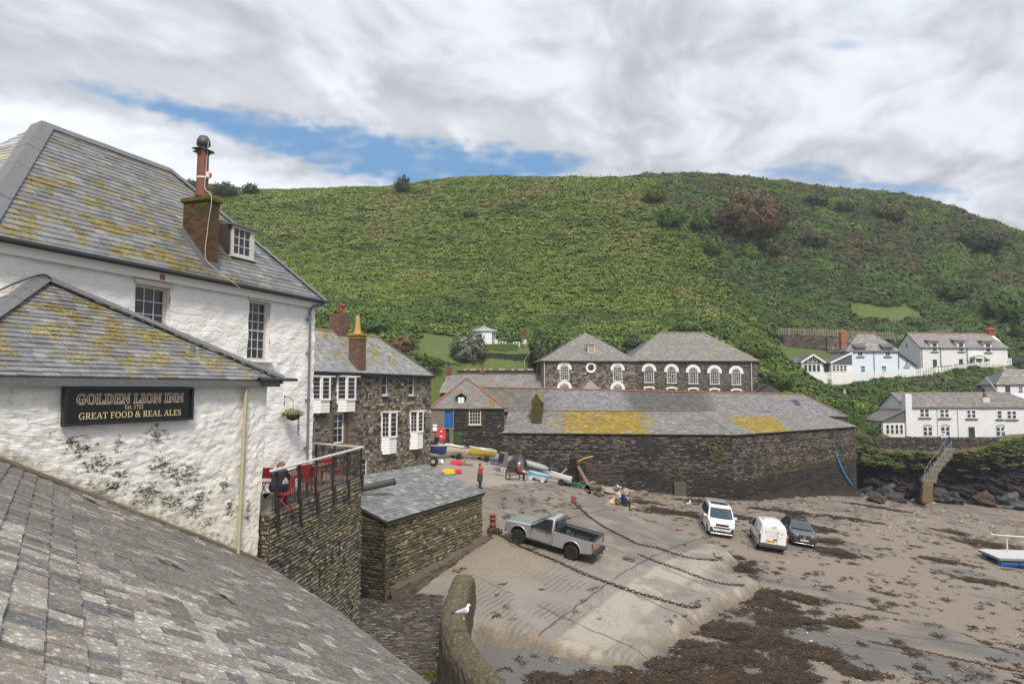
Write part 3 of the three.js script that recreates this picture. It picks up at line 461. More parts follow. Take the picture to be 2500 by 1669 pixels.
part('vent_pipe',[rod(vp.clone().add(v3(0,-0.1,0)),vp.clone().add(v3(0,0.2,0)),0.055,0.055,12),slab([vp.clone().add(v3(-0.16,-0.1,0.16)),vp.clone().add(v3(0.18,-0.1,0.16)),vp.clone().add(v3(0.18,0.12,-0.1)),vp.clone().add(v3(-0.16,0.12,-0.1))],0.02)],M.lead,an);
single('overhead_cable',tube([[-60,735],[0,707],[60,682],[108,670],[118,676],[126,690]].map(([a,b],i)=>FI.w(FI.px(a,b,0.2).x,FI.px(a,b,0.2).y,0.2)),0.018,30,5),M.black,'black cable looping over the peak of the annex roof','cable');
// the sign
const s0=FA.px(150,1041,0.09),s1=FA.px(470,945,0.09),sw=s1.x-s0.x,sh=s1.y-s0.y,cv=document.createElement('canvas');cv.width=1536;cv.height=360;const g=cv.getContext('2d');
g.fillStyle='#0b0d13';g.fillRect(0,0,1536,360);g.textAlign='center';g.textBaseline='alphabetic';
const fitText=(t,font,size,x,y,w)=>{g.font=`${font} ${size}px serif`;const k=w/g.measureText(t).width;g.save();g.translate(x,y);g.scale(k,1);return()=>g.restore();};
let done=fitText('GOLDEN LION INN','bold',150,768,158,1330);g.lineWidth=12;g.strokeStyle='#a4937c';g.lineJoin='round';g.strokeText('GOLDEN LION INN',0,0);g.lineWidth=4;g.strokeStyle='#e4dac2';g.strokeText('GOLDEN LION INN',0,0);g.fillStyle='#4f4138';g.fillText('GOLDEN LION INN',0,0);done();
done=fitText('Est. 1715','',66,768,226,230);g.fillStyle='#cbbd95';g.fillText('Est. 1715',0,0);done();
done=fitText('GREAT FOOD & REAL ALES','',96,768,322,1270);g.fillStyle='#d8c893';g.fillText('GREAT FOOD & REAL ALES',0,0);done();
{const R=rng(8);for(let i=0;i<260;i++){g.fillStyle=`rgba(${150 + 60 * R()},${145 + 50 * R()},${120 + 40 * R()},${0.05 + 0.22 * R() * R()})`;g.fillRect(R()*1536,R()*360,1+4*R(),4+30*R()*R());}}
const ct=new THREE.CanvasTexture(cv);ct.colorSpace=THREE.SRGBColorSpace;
const sign=thing('pub_sign','long black board with gold lettering naming the inn on the annex wall','sign',FA.w((s0.x+s1.x)/ 2,(s0.y+s1.y)/ 2,0.09),FA.turn),blk=mat([0.011,0.013,0.018],0.42);
part('board',bx(sw,sh,0.05,0,0,-0.02),blk,sign);part('lettering',new THREE.PlaneGeometry(sw-0.12,sh-0.1).translate(0,0,0.008),new THREE.MeshStandardMaterial({map:ct,roughness:0.45}),sign);
part('sign_frame',[bx(sw,0.055,0.05,0,sh/2-0.027,0.028),bx(sw,0.055,0.05,0,-sh/2+0.027,0.028),bx(0.06,sh-0.11,0.05,-sw/2+0.03,0,0.028),bx(0.06,sh-0.11,0.05,sw/2-0.03,0,0.028)],blk,sign);
}
// ------------------------------------------------------------ terrace: stone retaining wall, railing, furniture
const TF=7.56,T0=v3(-6.63,0,-18.98),T1=at(884,1092,26.6).setY(0),T2=at(752,1082,28.7).setY(0),FT=new Frame(T0,T1,0),FT2=new Frame(T2,T1,0);
const mossTone=(u,y,R)=>{const k=0.7+0.7*R(),r=R();return r<0.42?[0.19*k,0.162*k,0.1*k]:r<0.74?[0.14*k,0.135*k,0.115*k]:r<0.9?[0.055*k,0.056*k,0.052*k]:[0.26*k,0.22*k,0.13*k];};
{
const tw=frameThing(FT,'terrace_wall','tall retaining wall of brown and olive slate stones under the terrace railing','wall'),Lw=FT.len;
part('wall_core',bx(Lw,7.4,0.5,Lw/2,TF-3.7-0.06,-0.26),M.mortarMoss,tw);part('wall_core',bx(3.2,7.4,0.5,Lw-0.26,TF-3.7-0.06,-1.6,0,PI/2-0.35,0),M.mortarDark,tw);
stoneFace(tw,0,Lw,1.0,TF,{course:0.12,length:0.26,seed:61,tone:mossTone,depth:0.045,single:300,rag:0.5});
stoneFace(tw,0,0.5,3,TF,{course:0.12,length:0.2,seed:62,tone:mossTone,depth:0.04,rag:0.5,single:40,xf:(p)=>[-p[2],p[1],-0.5+p[0]]});
for(const[px,py,h]of[[776,1400,0.75],[790,1372,0.5],[807,1355,0.5],[825,1340,0.55]]){const p=FT.px(px,py);part('iron_tie',bx(0.045,h,0.03,p.x,p.y,0.055),M.iron,tw);}
const fl=[T0.clone(),T1.clone(),T2.clone(),v3(-11,0,-29.4),M0.clone().setY(0).add(v3(-0.6,0,-0.1)),A0.clone().setY(0).add(v3(-2.4,0,-0.9))].map((p)=>p.setY(TF)),deck=struct('terrace_floor',slab(fl,0.12),mat([0.2,0.18,0.15],0.9,{map:retile(grainCol,1)}));
const rl=thing('terrace_railing','black iron terrace railing with a peeling white handrail along two sides','railing',FT.w(0,TF,0),FT.turn),HR=1.18,g1=bx(0.016,0.95,0.016,0,0.575,0);
for(let x=0.1;x<Lw-0.05;x +=0.115)part('baluster',g1,M.iron,rl).position.set(x,0,0.02);
for(const px of[673,728,770,810,846,879]){const x=FT.px(px,1200).x;part('post',[bx(0.07,HR,0.055,x,HR/2,0.02),bx(0.085,0.62,0.07,x,-0.2,0.085),bx(0.07,0.05,0.12,x,0.08,0.06)],M.iron,rl);}
const peel=mat([1,1,1],0.6,{map:tex(256,64,(x,y)=>{const s=sstep(0.32,0.38,fbm(x*40,y*6,4));return[lerp(0.62,0.05,s),lerp(0.61,0.045,s),lerp(0.57,0.04,s)];})});
part('handrail',rb(Lw+0.1,0.06,0.11,0.015,Lw/2,HR,0.02),peel,rl);part('rail',bx(Lw,0.03,0.035,Lw/2,1.05,0.02),M.iron,rl);part('rail',bx(Lw,0.035,0.04,Lw/2,0.1,0.02),M.iron,rl);
const L2=FT2.len,q=(x,y)=>rl.worldToLocal(FT2.w(x,TF+y,0));rl.updateMatrixWorld(true);
const bb=(x0,x1,y,w,h)=>bar(q(x0,y),q(x1,y),w,h);part('handrail',bb(-1.5,L2,HR,0.1,0.06),M.whiteOld,rl);part('rail',bb(-1.5,L2,1.0,0.035,0.03),M.iron,rl);part('rail',bb(-1.5,L2,0.1,0.04,0.035),M.iron,rl);
const hoop=tube([v3(-0.085,0.1,0),v3(-0.085,0.8,0),v3(-0.06,0.9,0),v3(0,0.94,0),v3(0.06,0.9,0),v3(0.085,0.8,0),v3(0.085,0.1,0)],0.011,24,5),ry=FT2.turn-FT.turn;// hooped infill
for(let x=-1.4;x<L2-0.1;x +=0.28){const h=part('hoop',hoop,M.iron,rl);h.position.copy(q(x,0));h.rotation.y=ry;}
for(const x of[-0.3,0.55,1.75])part('post',bar(q(x,0),q(x,HR),0.07,0.055,v3(1,0,0)),M.iron,rl);
}
function redChair(pos,turn,label,first){
if(first)return copyOf(first,pos,turn,label);
const c=thing('terrace_chair',label,'chair',pos,turn,'red chairs on the terrace');
for(let i=0;i<6;i++)part('seat_slat',bx(0.44,0.018,0.058,0,0.45,-0.17+i*0.072),M.red,c);
part('backrest',rb(0.46,0.34,0.02,0.008,0,0.78,-0.25,-0.12),M.red,c);
for(const s of[-1,1]){part('leg',rod(v3(s*0.21,0,0.2),v3(s*0.21,0.62,-0.24),0.013),M.red,c);part('leg',rod(v3(s*0.21,0,-0.26),v3(s*0.21,0.46,0.16),0.013),M.red,c);part('back_post',rod(v3(s*0.21,0.6,-0.235),v3(s*0.21,0.95,-0.275),0.013),M.red,c);}
return c;
}
function terraceTable(pos,turn,label,first){
if(first)return copyOf(first,pos,turn,label);
const t=thing('terrace_table',label,'table',pos,turn,'wooden tables on the terrace'),w=mat([0.3,0.13,0.065],0.6,{map:retile(grainCol,2)});
for(let i=0;i<7;i++)part('top_board',bx(1.15,0.025,0.1,0,0.74,-0.315+i*0.105),w,t);
for(const[x,z]of[[-0.5,-0.3],[0.5,-0.3],[-0.5,0.3],[0.5,0.3]])part('leg',bx(0.05,0.73,0.05,x,0.365,z),w,t);part('apron',[bx(1.0,0.07,0.03,0,0.69,0.3),bx(1.0,0.07,0.03,0,0.69,-0.3)],w,t);
return t;
}
{
const onT=(px,py,h)=>{const p=atY(px,py,TF+h);p.y=TF;return p;},th=FT.turn;
const t0=terraceTable(onT(712,1156,0.74),th,'wooden terrace table with the long haired person leaning on it'),p1=onT(738,1149,0.74);terraceTable(at(775,1130,24.6).setY(TF),th,'wooden terrace table farther from the person beside the red chairs',t0);
const c0=redChair(onT(660,1152,0.78),th+PI/2,'red chair behind the long haired person at the annex corner');
redChair(at(745,1120,22.9).setY(TF),th-PI/2,'red chair with its broad back standing highest by the downpipe',c0);
redChair(at(752,1160,22.2).setY(TF),th-PI/2-0.2,'red chair close behind the middle railing post',c0);
redChair(at(801,1130,25.3).setY(TF),th-PI/2,'red chair at the far wooden table with its back to the hooped railing',c0);
redChair(at(690,1200,19.7).setY(TF),th+PI,'red chair nearest the near end of the railing',c0);
redChair(at(822,1140,25.6).setY(TF),th+PI,'red chair nearest the far corner of the railing',c0);
}
{// hanging basket on the inn wall
const p=FI.px(713,1012,0.35),hb=thing('hanging_basket','hanging basket of yellow, orange and red flowers beside the grey downpipe','hanging basket',FI.w(p.x,p.y,0.38),FI.turn),R=rng(91),a=[],col=[];
const leaf=(x,y,z,s,c)=>{const d=v3(R()- 0.5,R()- 0.5,R()- 0.5).normalize().multiplyScalar(s),e=v3(R()- 0.5,R()- 0.5,R()- 0.5).cross(d).normalize().multiplyScalar(s*0.6);a.push(x-d.x,y-d.y,z-d.z,x+e.x,y+e.y,z+e.z,x+d.x,y+d.y,z+d.z);for(let i=0;i<3;i++)col.push(...c);};
for(let k=0;k<900;k++){const t=R()*2*PI,r=0.34*Math.sqrt(R()),y=0.2*Math.sqrt(1 -(r/0.36)**2)*(R()*1.6-0.5);leaf(Math.cos(t)*r*1.15,y,Math.sin(t)*r,0.03,[0.04+0.06*R(),0.075+0.06*R(),0.015]);}
for(let k=0;k<260;k++)leaf(0.3+0.09*(R()- 0.5),-0.1-R()*0.62,0.06*(R()- 0.5),0.026,[0.05,0.075+0.05*R(),0.02]);
stuffPart(part('foliage',tris(a,null,col),vmat(0.8),hb));
a.length=col.length=0;for(let k=0;k<230;k++){const t=R()*2*PI,r=0.36*Math.sqrt(R()),x=Math.cos(t)*r*1.15;leaf(x,0.22*Math.sqrt(1 -(r/0.38)**2)- 0.05*R(),Math.sin(t)*r,0.026,x<-0.02?[0.65,0.55,0.08]:R()<0.6?[0.65,0.2,0.08]:R()<0.5?[0.5,0.03,0.05]:[0.65,0.6,0.6]);}
stuffPart(part('flowers',tris(a,null,col),vmat(0.7),hb));
part('basket',lathe([[0.05,-0.2],[0.2,-0.14],[0.27,0.0]],14),M.woodDark,hb);part('bracket',[tube([v3(0,0.62,-0.37),v3(0,0.55,-0.1),v3(0,0.45,0)],0.012,10,5),rod(v3(0,0.45,0),v3(0,0.1,0),0.005),rod(v3(0,0.3,-0.37),v3(0,0.66,-0.37),0.012)],M.iron,hb);
}
// ------------------------------------------------------------ land: surveyed heights, interpolated as thin plates
function plate(points,smooth=0.0){
const n=points.length,N=n+3,K=(r2)=>(r2>0?0.5*r2*Math.log(r2):0),A=Array.from({length:N},()=>new Float64Array(N+1)),s=0.02;
for(let i=0;i<n;i++){const p=points[i];for(let j=0;j<n;j++){const q=points[j];A[i][j]=K(((p.x-q.x)**2 +(p.z-q.z)**2)*s*s)+(i===j?smooth:0);}A[i][n]=A[n][i]=1;A[i][n+1]=A[n+1][i]=p.x*s;A[i][n+2]=A[n+2][i]=p.z*s;A[i][N]=p.y;}
for(let c=0;c<N;c++){let b=c;for(let r=c+1;r<N;r++)if(Math.abs(A[r][c])>Math.abs(A[b][c]))b=r;[A[c],A[b]]=[A[b],A[c]];for(let r=0;r<N;r++)if(r!==c){const f=A[r][c]/ A[c][c];if(f)for(let k=c;k<=N;k++)A[r][k]-=f*A[c][k];}}
const w=A.map((r,i)=>r[N]/ r[i]);
return(x,z)=>{let y=w[n]+ w[n+1]*x*s+w[n+2]*z*s;for(let i=0;i<n;i++)y +=w[i]*K(((x-points[i].x)**2 +(z-points[i].z)**2)*s*s);return y;};
}
const ats=(l)=>l.map((q)=>at(...q));
const sandY=plate([...ats([[1750,1315,48],[1880,1348,47],[1960,1338,48],[1600,1215,66],[1790,1226,66],[1960,1200,76],[2060,1196,85],[2210,1236,88],[2350,1238,90],[2500,1244,92],[2450,1375,53],[2500,1669,29],[2100,1669,27.6],[1700,1669,26.6],[1300,1669,25.7],[2100,1450,40.5],[2300,1550,34],[1480,1195,66],[1700,1250,57]]),v3(-12,0.6,-20),v3(-4,0.4,-12),v3(20,-1,0),v3(0,2.5,-68),v3(-4,0.9,-30)],0.02);
const slipY=plate([...ats([[1172,1190,50],[1262,1172,54],[1140,1115,64],[1060,1150,55],[1230,1110,69],[1350,1150,68.5],[1480,1192,66],[1515,1240,50],[1650,1292,47.5],[1780,1355,43],[1262,1326,37.5],[1395,1367,36],[1180,1316,38],[1100,1372,34],[1170,1560,27.8],[1600,1585,28.8],[1700,1490,33],[1830,1408,39.3],[1400,1500,31],[930,1480,30]]),v3(-6,1.4,-25),v3(-4,0.9,-19)],0.01);
const gS=(px,py)=>onGround(px,py,slipY),gB=(px,py)=>onGround(px,py,sandY);
const slipEdge=[...[[1300,1128],[1350,1152],[1420,1190],[1480,1222],[1560,1262],[1640,1288],[1715,1318],[1770,1338],[1790,1356],[1752,1376],[1755,1392],[1842,1408],[1818,1436],[1755,1458],[1712,1488],[1660,1520],[1600,1560],[1575,1592],[1540,1605],[1450,1592],[1330,1556],[1230,1530],[1160,1512]].map(([a,b])=>gS(a,b)),v3(-2.6,0,-26),v3(-4.6,0,-20),v3(-8,0,-18),v3(-14,0,-34),v3(-14,0,-74),v3(-2,0,-71.5),v3(2.5,0,-70)];
function polyDist(poly,x,z){let d=1e9,inside=false;for(let i=0,j=poly.length-1;i<poly.length;j=i++){const a=poly[j],b=poly[i],dx=b.x-a.x,dz=b.z-a.z,t=clamp(((x-a.x)*dx +(z-a.z)*dz)/(dx*dx+dz*dz));d=Math.min(d,Math.hypot(x-a.x-dx*t,z-a.z-dz*t));if((b.z>z)!==(a.z>z)&&x<(a.x-b.x)*(z-b.z)/(a.z-b.z)+ b.x)inside=!inside;}return inside?d:-d;}
const slipIn=(x,z)=>polyDist(slipEdge,x,z)+ 0.22*fbm(x*0.7,z*0.7,3);
const groundY=(x,z)=>(polyDist(slipEdge,x,z)>0.1?Math.max(slipY(x,z),sandY(x,z)):sandY(x,z));
const onLand=(px,py)=>onGround(px,py,groundY);
// weed lies thick at the foot of the slip and along the tide line
const weedSpots=[[1700,1420,5,2.5],[1790,1440,4,2],[1880,1470,4,2],[1950,1460,3,1.2],[1900,1510,4,2.2],[1850,1560,4,2],[1780,1540,3.5,1.8],[1800,1600,3.2,2],[1700,1600,2.6,1.7],[1640,1640,2.4,1.6],[1900,1640,3,2],[1560,1655,2.2,1.5],[1960,1590,2.6,1.5],[1760,1660,3,1.6],[1480,1668,2,1.2],[1340,1662,1.6,0.9],[2050,1520,2,0.9],[1760,1360,4,1.6],[1640,1250,6,2],[1720,1225,5,1.6],[1820,1265,5,1.4],[1560,1225,5,1.6],[1990,1290,5,1.6],[2040,1350,4,1.6],[2010,1320,4,1.4],[1930,1250,7,1.4],[2060,1265,8,1.2],[2150,1240,8,1],[2420,1330,7,2.4],[2330,1300,5,1.2],[2300,1370,4,0.9],[2400,1420,4,0.9],[1800,1385,4,1.6],[2080,1640,1.6,0.8]].map(([a,b,w,d])=>{const p=gB(a,b);return[p.x,p.z,w*0.5,d*0.85];});
const weedAt=(x,z)=>{let s=0;for(const w of weedSpots)s=Math.max(s,1-Math.hypot((x-w[0])/ w[2],(z-w[1])/ w[3])*0.75);return s;};
const weedDense=(x,z)=>weedAt(x,z)*0.85+0.55*fbm(x*0.45+5,z*0.7,4)+ 0.95*fbm(x*1.9,z*2.8,5,0.68)- 0.79;
{
const x0=-20,x1=110,z0=-110,z1=6,nu=200,nv=180,W=2048,H=2048;
const map=tex(W,H,(s,t)=>{
const x=lerp(x0,x1,s),z=lerp(z0,z1,t),far=sstep(-35,-60,z);
const damp=sstep(-0.15,0.3,fbm(x*0.07+3,z*0.12-x*0.03,4)+ 0.55*sstep(-45,-30,z-x*0.25)- 0.25+0.16*fbm(x*0.3,z*0.9-x*0.4,3));
const g=1+0.1*fbm(x*1.5,z*3,4)+ 0.10*fbm(x*9,z*9,3);let c=[0.178,0.149,0.119].map((q,i)=>lerp(q,[0.105,0.099,0.092][i],damp)*g);
const pebble=n2(x*17,z*17)>0.82?0.35*sstep(0.2,-0.2,fbm(x*0.1,z*0.1,2)):0;c=c.map((q)=>q*(1+pebble*(n2(x*5,z*5)>0?1:-0.7)));
const shore=sstep(0.1,0.5,fbm(x*0.12+60,z*0.5+x*0.1,4))*far;c=c.map((q,i)=>lerp(q,[0.2,0.15,0.11][i],shore*0.6));
const w=weedAt(x,z),st=sstep(0.25,0.8,w+0.5*fbm(x*1.4,z*2.2,4));c=c.map((q,i)=>lerp(q,[0.085,0.06,0.042][i],st*0.3));
const tr=Math.abs(z+33-0.12*x+0.5*Math.sin(x*0.1)),tr2=Math.abs(z+35.4-0.12*x+0.5*Math.sin(x*0.1));c=c.map((q)=>q*(1-0.28*(sstep(0.2,0.08,tr)+ sstep(0.2,0.08,tr2))*sstep(12,18,x)));
return c;
},{mirror:false});
const bump=tex(512,512,(x,y)=>0.5+0.3*fbm(x*8,y*14,5,0.6)+ 0.2*fbm(x*40,y*40,3),{data:true,rep:[30,28]});
const g=grid(nu,nv,(s,t)=>{const x=lerp(x0,x1,s),z=lerp(z0,z1,t);return[x,sandY(x,z)+ 0.05*fbm(x*0.35,z*0.35,3),z];});
g.setIndex([...g.index.array].reverse());g.computeVertexNormals();
struct('harbour_sand',g,new THREE.MeshStandardMaterial({map,bumpMap:bump,bumpScale:0.06,roughness:0.85,side:THREE.DoubleSide}));
const DN=300,DM=480,dist=new Float32Array((DN+1)*(DM+1));
for(let j=0;j<=DM;j++)for(let i=0;i<=DN;i++)dist[j*(DN+1)+ i]=slipIn(lerp(-16,17,i/DN),lerp(-75,-17,j/DM));
// concrete slipway with its shoulder falling to the sand
const sx0=-16,sx1=17,sz0=-75,sz1=-17,smap=tex(1536,2048,(s,t)=>{
const x=lerp(sx0,sx1,s),z=lerp(sz0,sz1,t),d=slipD(s,t),n=fbm(x*0.5,z*0.5,5),f=fbm(x*7,z*7,4,0.6);let c=[0.165,0.144,0.12].map((q)=>q*(1+0.22*n+0.2*f));
const upper=sstep(0.15,-0.15,(x+5.2)*0.62 +(z+46)*0.5+0.3*n2(x*0.6,z*0.6));c=c.map((q,i)=>lerp(q,[0.235,0.207,0.175][i]*(1+0.1*n+0.08*f),upper));// smooth pale concrete at the top
const ds=x*0.83+z*0.55,dt=x*0.55-z*0.83,wob=0.06*n2(x*0.8,z*0.8);
const rib=sstep(0.35,-0.35,Math.sin((ds+wob)*2*PI/0.26)),rib2=sstep(0.3,-0.3,Math.sin((x*0.3-z*0.95+wob)*2*PI/0.3)),zone=(1-upper)*sstep(-37.5,-39.5,z+x*0.3)*sstep(-0.25,0.15,fbm(x*0.2+9,z*0.2,3));c=c.map((q)=>q*(1-0.34*rib2*zone));
const lowf=sstep(-37,-34,z+0.35*x+0.8*n2(x*0.2,z*0.2)),zone2=lowf*sstep(-0.1,0.2,fbm(x*0.25+30,z*0.25,3))*sstep(6,4,x);c=c.map((q,i)=>lerp(q,[0.2,0.187,0.165][i]*(1+0.12*n+0.16*f),lowf*0.75));c=c.map((q)=>q*(1-0.26*rib*zone2));
const band=sstep(-14.3,-14.1,ds+0.1*n)*sstep(-12.2,-12.5,ds+0.1*n)*sstep(17,19,dt),low2=sstep(-12.5,-12.2,ds);c=c.map((q,i)=>lerp(q,[0.31,0.285,0.235][i]*(1+0.2*f),band*0.75));
const pale=sstep(0.05,0.35,fbm(x*0.35+12,z*0.3+40,4));c=c.map((q,i)=>lerp(q,[0.3,0.275,0.225][i]*(1+0.2*f),pale*(0.25+0.4*low2)*sstep(3,6,x)));
const grey=sstep(0.0,0.4,fbm(x*0.3+70,z*0.4,4))*sstep(4,7,x),wet=sstep(1.3,0.4,Math.hypot((x-10.6)/ 2.2,(z+43.8)/ 1.5)+ 0.25*n);c=c.map((q,i)=>lerp(q,[0.11,0.106,0.098][i],Math.max(grey*0.5,wet*0.75)));
const bay=Math.floor(dt/4.6)*3+Math.floor(ds/6.3),tint=1+0.09*n2(bay*3.7,2);c=c.map((q)=>q*tint);
const j1=Math.abs((((dt+100)% 4.6)+ 4.6)% 4.6-2.3+wob),j2=Math.abs((((ds+100)% 6.3)+ 6.3)% 6.3-3.15+wob);c=c.map((q)=>q*(1-0.62*Math.min(1,sstep(0.07,0.025,j1)+ sstep(0.07,0.025,j2))*(1-upper)*sstep(-0.45,0.05,fbm(x*0.3,z*0.3,2)+ 0.25)));
const crack=sstep(0.012,0.004,Math.abs(fbm(x*0.3+90,z*0.3,5)));c=c.map((q)=>q*(1-0.45*crack));
const edge=sstep(0.9,0.05,d),eb=sstep(-0.1,0.3,fbm(x*1.1,z*1.1,4));c=c.map((q,i)=>lerp(q,[0.2,0.165,0.115][i]*(1+0.5*f),edge*eb*0.8));c=c.map((q,i)=>lerp(q,[0.11,0.09,0.06][i],sstep(0.05,-0.35,d)*0.7));
const rough=sstep(0.4,1.2,2.2-Math.hypot((x+1.9)/ 2.6,(z+35.5)/ 2.2));c=c.map((q,i)=>lerp(q,[0.2,0.165,0.12][i]*(1+0.7*f),rough*0.7));
const lane=sstep(-3.0,-3.7,x +(z+27)*0.15+0.3*n)*sstep(-31.5,-30,z+0.3*n);c=c.map((q,i)=>lerp(q,[0.065,0.057,0.048][i]*(1+0.7*fbm(x*2,z*9,4)+ 0.3*f),lane));
const rust=sstep(0.5,0.1,Math.abs((z+36.5)*0.75 +(x-0.5)*0.62))*sstep(-1,1,x)*sstep(7,3,x)*sstep(0,0.5,fbm(x*1.4,z*1.4,3)+ 0.3);c=c.map((q,i)=>lerp(q,[0.3,0.19,0.1][i],rust*0.4));
return c;
},{mirror:false});
function slipD(s,t){const i=clamp(Math.round(s*DN),0,DN),j=clamp(Math.round(t*DM),0,DM);return dist[j*(DN+1)+ i];}
const hb=tex(512,512,(x,y)=>0.5+0.3*fbm(x*9,y*9,5,0.65)+ 0.2*(n2(x*60,y*60)),{data:true,rep:[11,19]});
const sg=grid(150,260,(s,t)=>{const x=lerp(sx0,sx1,s),z=lerp(sz0,sz1,t),d=slipIn(x,z),b=sandY(x,z)- 0.25,ys=slipY(x,z);return[x,lerp(b,Math.max(ys,b+0.22),sstep(-0.95,0.3,d+0.25*fbm(x*1.3,z*1.3,3)))+ 0.03*fbm(x,z,3),z];});
sg.setIndex([...sg.index.array].reverse());sg.computeVertexNormals();
struct('slipway',sg,new THREE.MeshStandardMaterial({map:smap,bumpMap:hb,bumpScale:0.03,roughness:0.88,side:THREE.DoubleSide}));
}
// ------------------------------------------------------------ hill and the shelves below it
const skyline=ats([[-300,480,185],[100,470,190],[440,446,198],[600,466,203],[700,468,205],[850,462,207],[985,456,208],[1100,438,210],[1250,436,210],[1400,437,210],[1560,436,208],[1680,432,205],[1850,446,205],[2000,466,205],[2100,478,205],[2200,488,205],[2300,506,205],[2400,543,205],[2500,578,205],[2700,650,205],[3000,760,200]]);
const landPts=[...skyline,...skyline.map((p)=>v3(p.x*1.3,p.y-6,p.z*1.3)),v3(-60,9,-66),v3(-20,6.5,-74),v3(0,6,-81),v3(12,6.5,-87),v3(32,6.5,-92),v3(-60,14,-95),v3(-14,8.5,-90),v3(-6,8.5,-91),v3(2,8.5,-91),
...ats([[700,800,100],[900,810,105],[1040,872,96],[1110,792,113],[1150,906,94],[1268,908,94],[1160,881,99.5],[1250,881,99.5],[1040,880,95.5],[1045,849,101],[1176,864,101.5],[1292,862,101.5],[1160,842,106.5],[1300,836,107],[1250,800,116],[1400,800,116],[1450,845,104],[1600,845,106],[1600,795,119],[1750,835,108],[1800,795,126],[1880,860,112],[1870,945,100],[1950,882,132.5],[2050,880,132.5],[1950,818,137],[1930,928,121],[2200,923,124],[2470,897,127],[2300,830,139],[2450,835,141],[2130,778,150],[2250,772,152],[2450,745,157],[2700,745,157],[1900,780,142],[2000,962,111],[2200,945,115],[2450,922,118],[2150,1080,97],[2330,1080,97],[2500,1080,97],[2200,1070,104],[2360,1070,104],[2520,1070,104],[2200,985,110],[2055,975,101],[2075,1050,95],[2600,950,118],[2700,1080,100],[700,620,152],[1250,600,157],[1700,600,160],[2100,600,172],[2400,640,178]])];
const landY=plate(landPts,0.004);
const frontZ=(x)=>pwl([[-70,-64],[-20,-73],[22,-78],[40,-90],[47,-95],[130,-97]],x);
{
const g=grid(190,150,(s,t)=>{const x=lerp(-110,210,s),z=lerp(frontZ(x),-290,Math.pow(t,1.25));return[x,landY(x,z)+ 0.5*fbm(x*0.08,z*0.08,4),z];});
struct('hillside',g,mat([0.08,0.115,0.028],1,{bumpMap:retile(grainBump,60),bumpScale:0.2}));
const far=grid(60,40,(s,t)=>{const x=lerp(-1500,1500,s),z=lerp(-286,-1900,t);return[x,Math.min(landY(clamp(x,-200,250),-289)- 3,72)- 30*sstep(-286,-500,z),z];});
struct('far_land',far,mat([0.06,0.07,0.03],1));
}
// foliage pieces
function leafCloud(n,seed,shape,size,bend=0.35){// n leaves as folded pairs of triangles at places given by shape(R) -> [x,y,z, nx,ny,nz]
const R=rng(seed),a=[],col=[],nor=[];
for(let i=0;i<n;i++){
const[x,y,z,nx,ny,nz]=shape(R),nn=v3(nx,ny,nz).add(v3(R()- 0.5,R()- 0.5,R()- 0.5).multiplyScalar(1.3)).normalize(),t=v3(R()- 0.5,R()- 0.5,R()- 0.5).cross(nn).normalize(),b=nn.clone().cross(t),s=size*(0.6+0.8*R()),k=0.8+0.4*R();
const p0=[x-t.x*s,y-t.y*s,z-t.z*s],p1=[x+t.x*s,y+t.y*s,z+t.z*s],l=[x+b.x*s*0.5-nn.x*s*bend,y+b.y*s*0.5-nn.y*s*bend,z+b.z*s*0.5-nn.z*s*bend],r=[x-b.x*s*0.5-nn.x*s*bend,y-b.y*s*0.5-nn.y*s*bend,z-b.z*s*0.5-nn.z*s*bend];
a.push(...p0,...p1,...l,...p1,...p0,...r);const sn=v3(nx,ny,nz).normalize().addScaledVector(nn,0.55).normalize();for(let q=0;q<6;q++){col.push(k,k,k);nor.push(sn.x,sn.y,sn.z);}
}
const g=tris(a,null,col);g.setAttribute('normal',new THREE.BufferAttribute(new Float32Array(nor),3));return g;
}
const tuftGeo=[1,2,3].map((s)=>leafCloud(26,s,(R)=>{const t=R()*2*PI,r=0.75*Math.sqrt(R()),h=0.1+0.36*R()*(1-r*0.6);return[Math.cos(t)*r,h,Math.sin(t)*r,Math.cos(t)*r*0.7,1,Math.sin(t)*r*0.7];},0.2));
const bushGeo=[4,5,6].map((s)=>leafCloud(150,s,(R)=>{const t=R()*2*PI,c=R()*1.15-0.15,sn=Math.sqrt(Math.max(0,1-c*c)),lump=0.74+0.26*n3(Math.cos(t)*sn*1.7+s*9,c*1.7,Math.sin(t)*sn*1.7)+ 0.12*(R()- 0.5),d=[Math.cos(t)*sn,c,Math.sin(t)*sn];return[d[0]*lump,d[1]*lump*0.95,d[2]*lump,...d];},0.17));
const leafMat=new THREE.MeshPhysicalMaterial({vertexColors:true,roughness:0.75,side:THREE.DoubleSide,specularIntensity:0.35});
function scatter(name,label,category,geos,spots){// spots: {p, s, c, r}
const g=new THREE.Group();const out=[];
geos.forEach((geo,k)=>{
const mine=spots.filter((_,i)=>i % geos.length===k),im=new THREE.InstancedMesh(geo,leafMat,mine.length),m=new THREE.Matrix4(),q=new THREE.Quaternion(),c=new THREE.Color();
mine.forEach((o,i)=>{q.setFromEuler(new THREE.Euler(o.tx||0,o.r,o.tz||0));m.compose(o.p,q,Array.isArray(o.s)?v3(...o.s):v3(o.s,o.s,o.s));im.setMatrixAt(i,m);im.setColorAt(i,c.setRGB(...o.c));});
im.castShadow=im.receiveShadow=true;im.name=numbered(name);im.frustumCulled=false;out.push(im);
});
if(out.length===1){scene.add(out[0]);tag(out[0],label,category,null,'stuff');return;}
g.name=numbered(name);scene.add(g);out.forEach((o)=>{o.userData.kind='stuff';g.add(o);});tag(g,label,category,null,'stuff');
}
const keepOut=[];// rectangles [x0,x1,z0,z1] without wild growth
const lawns=[[1020,1100,845,875],[1165,1270,880,905],[1190,1300,845,862],[2090,2200,770,785]];
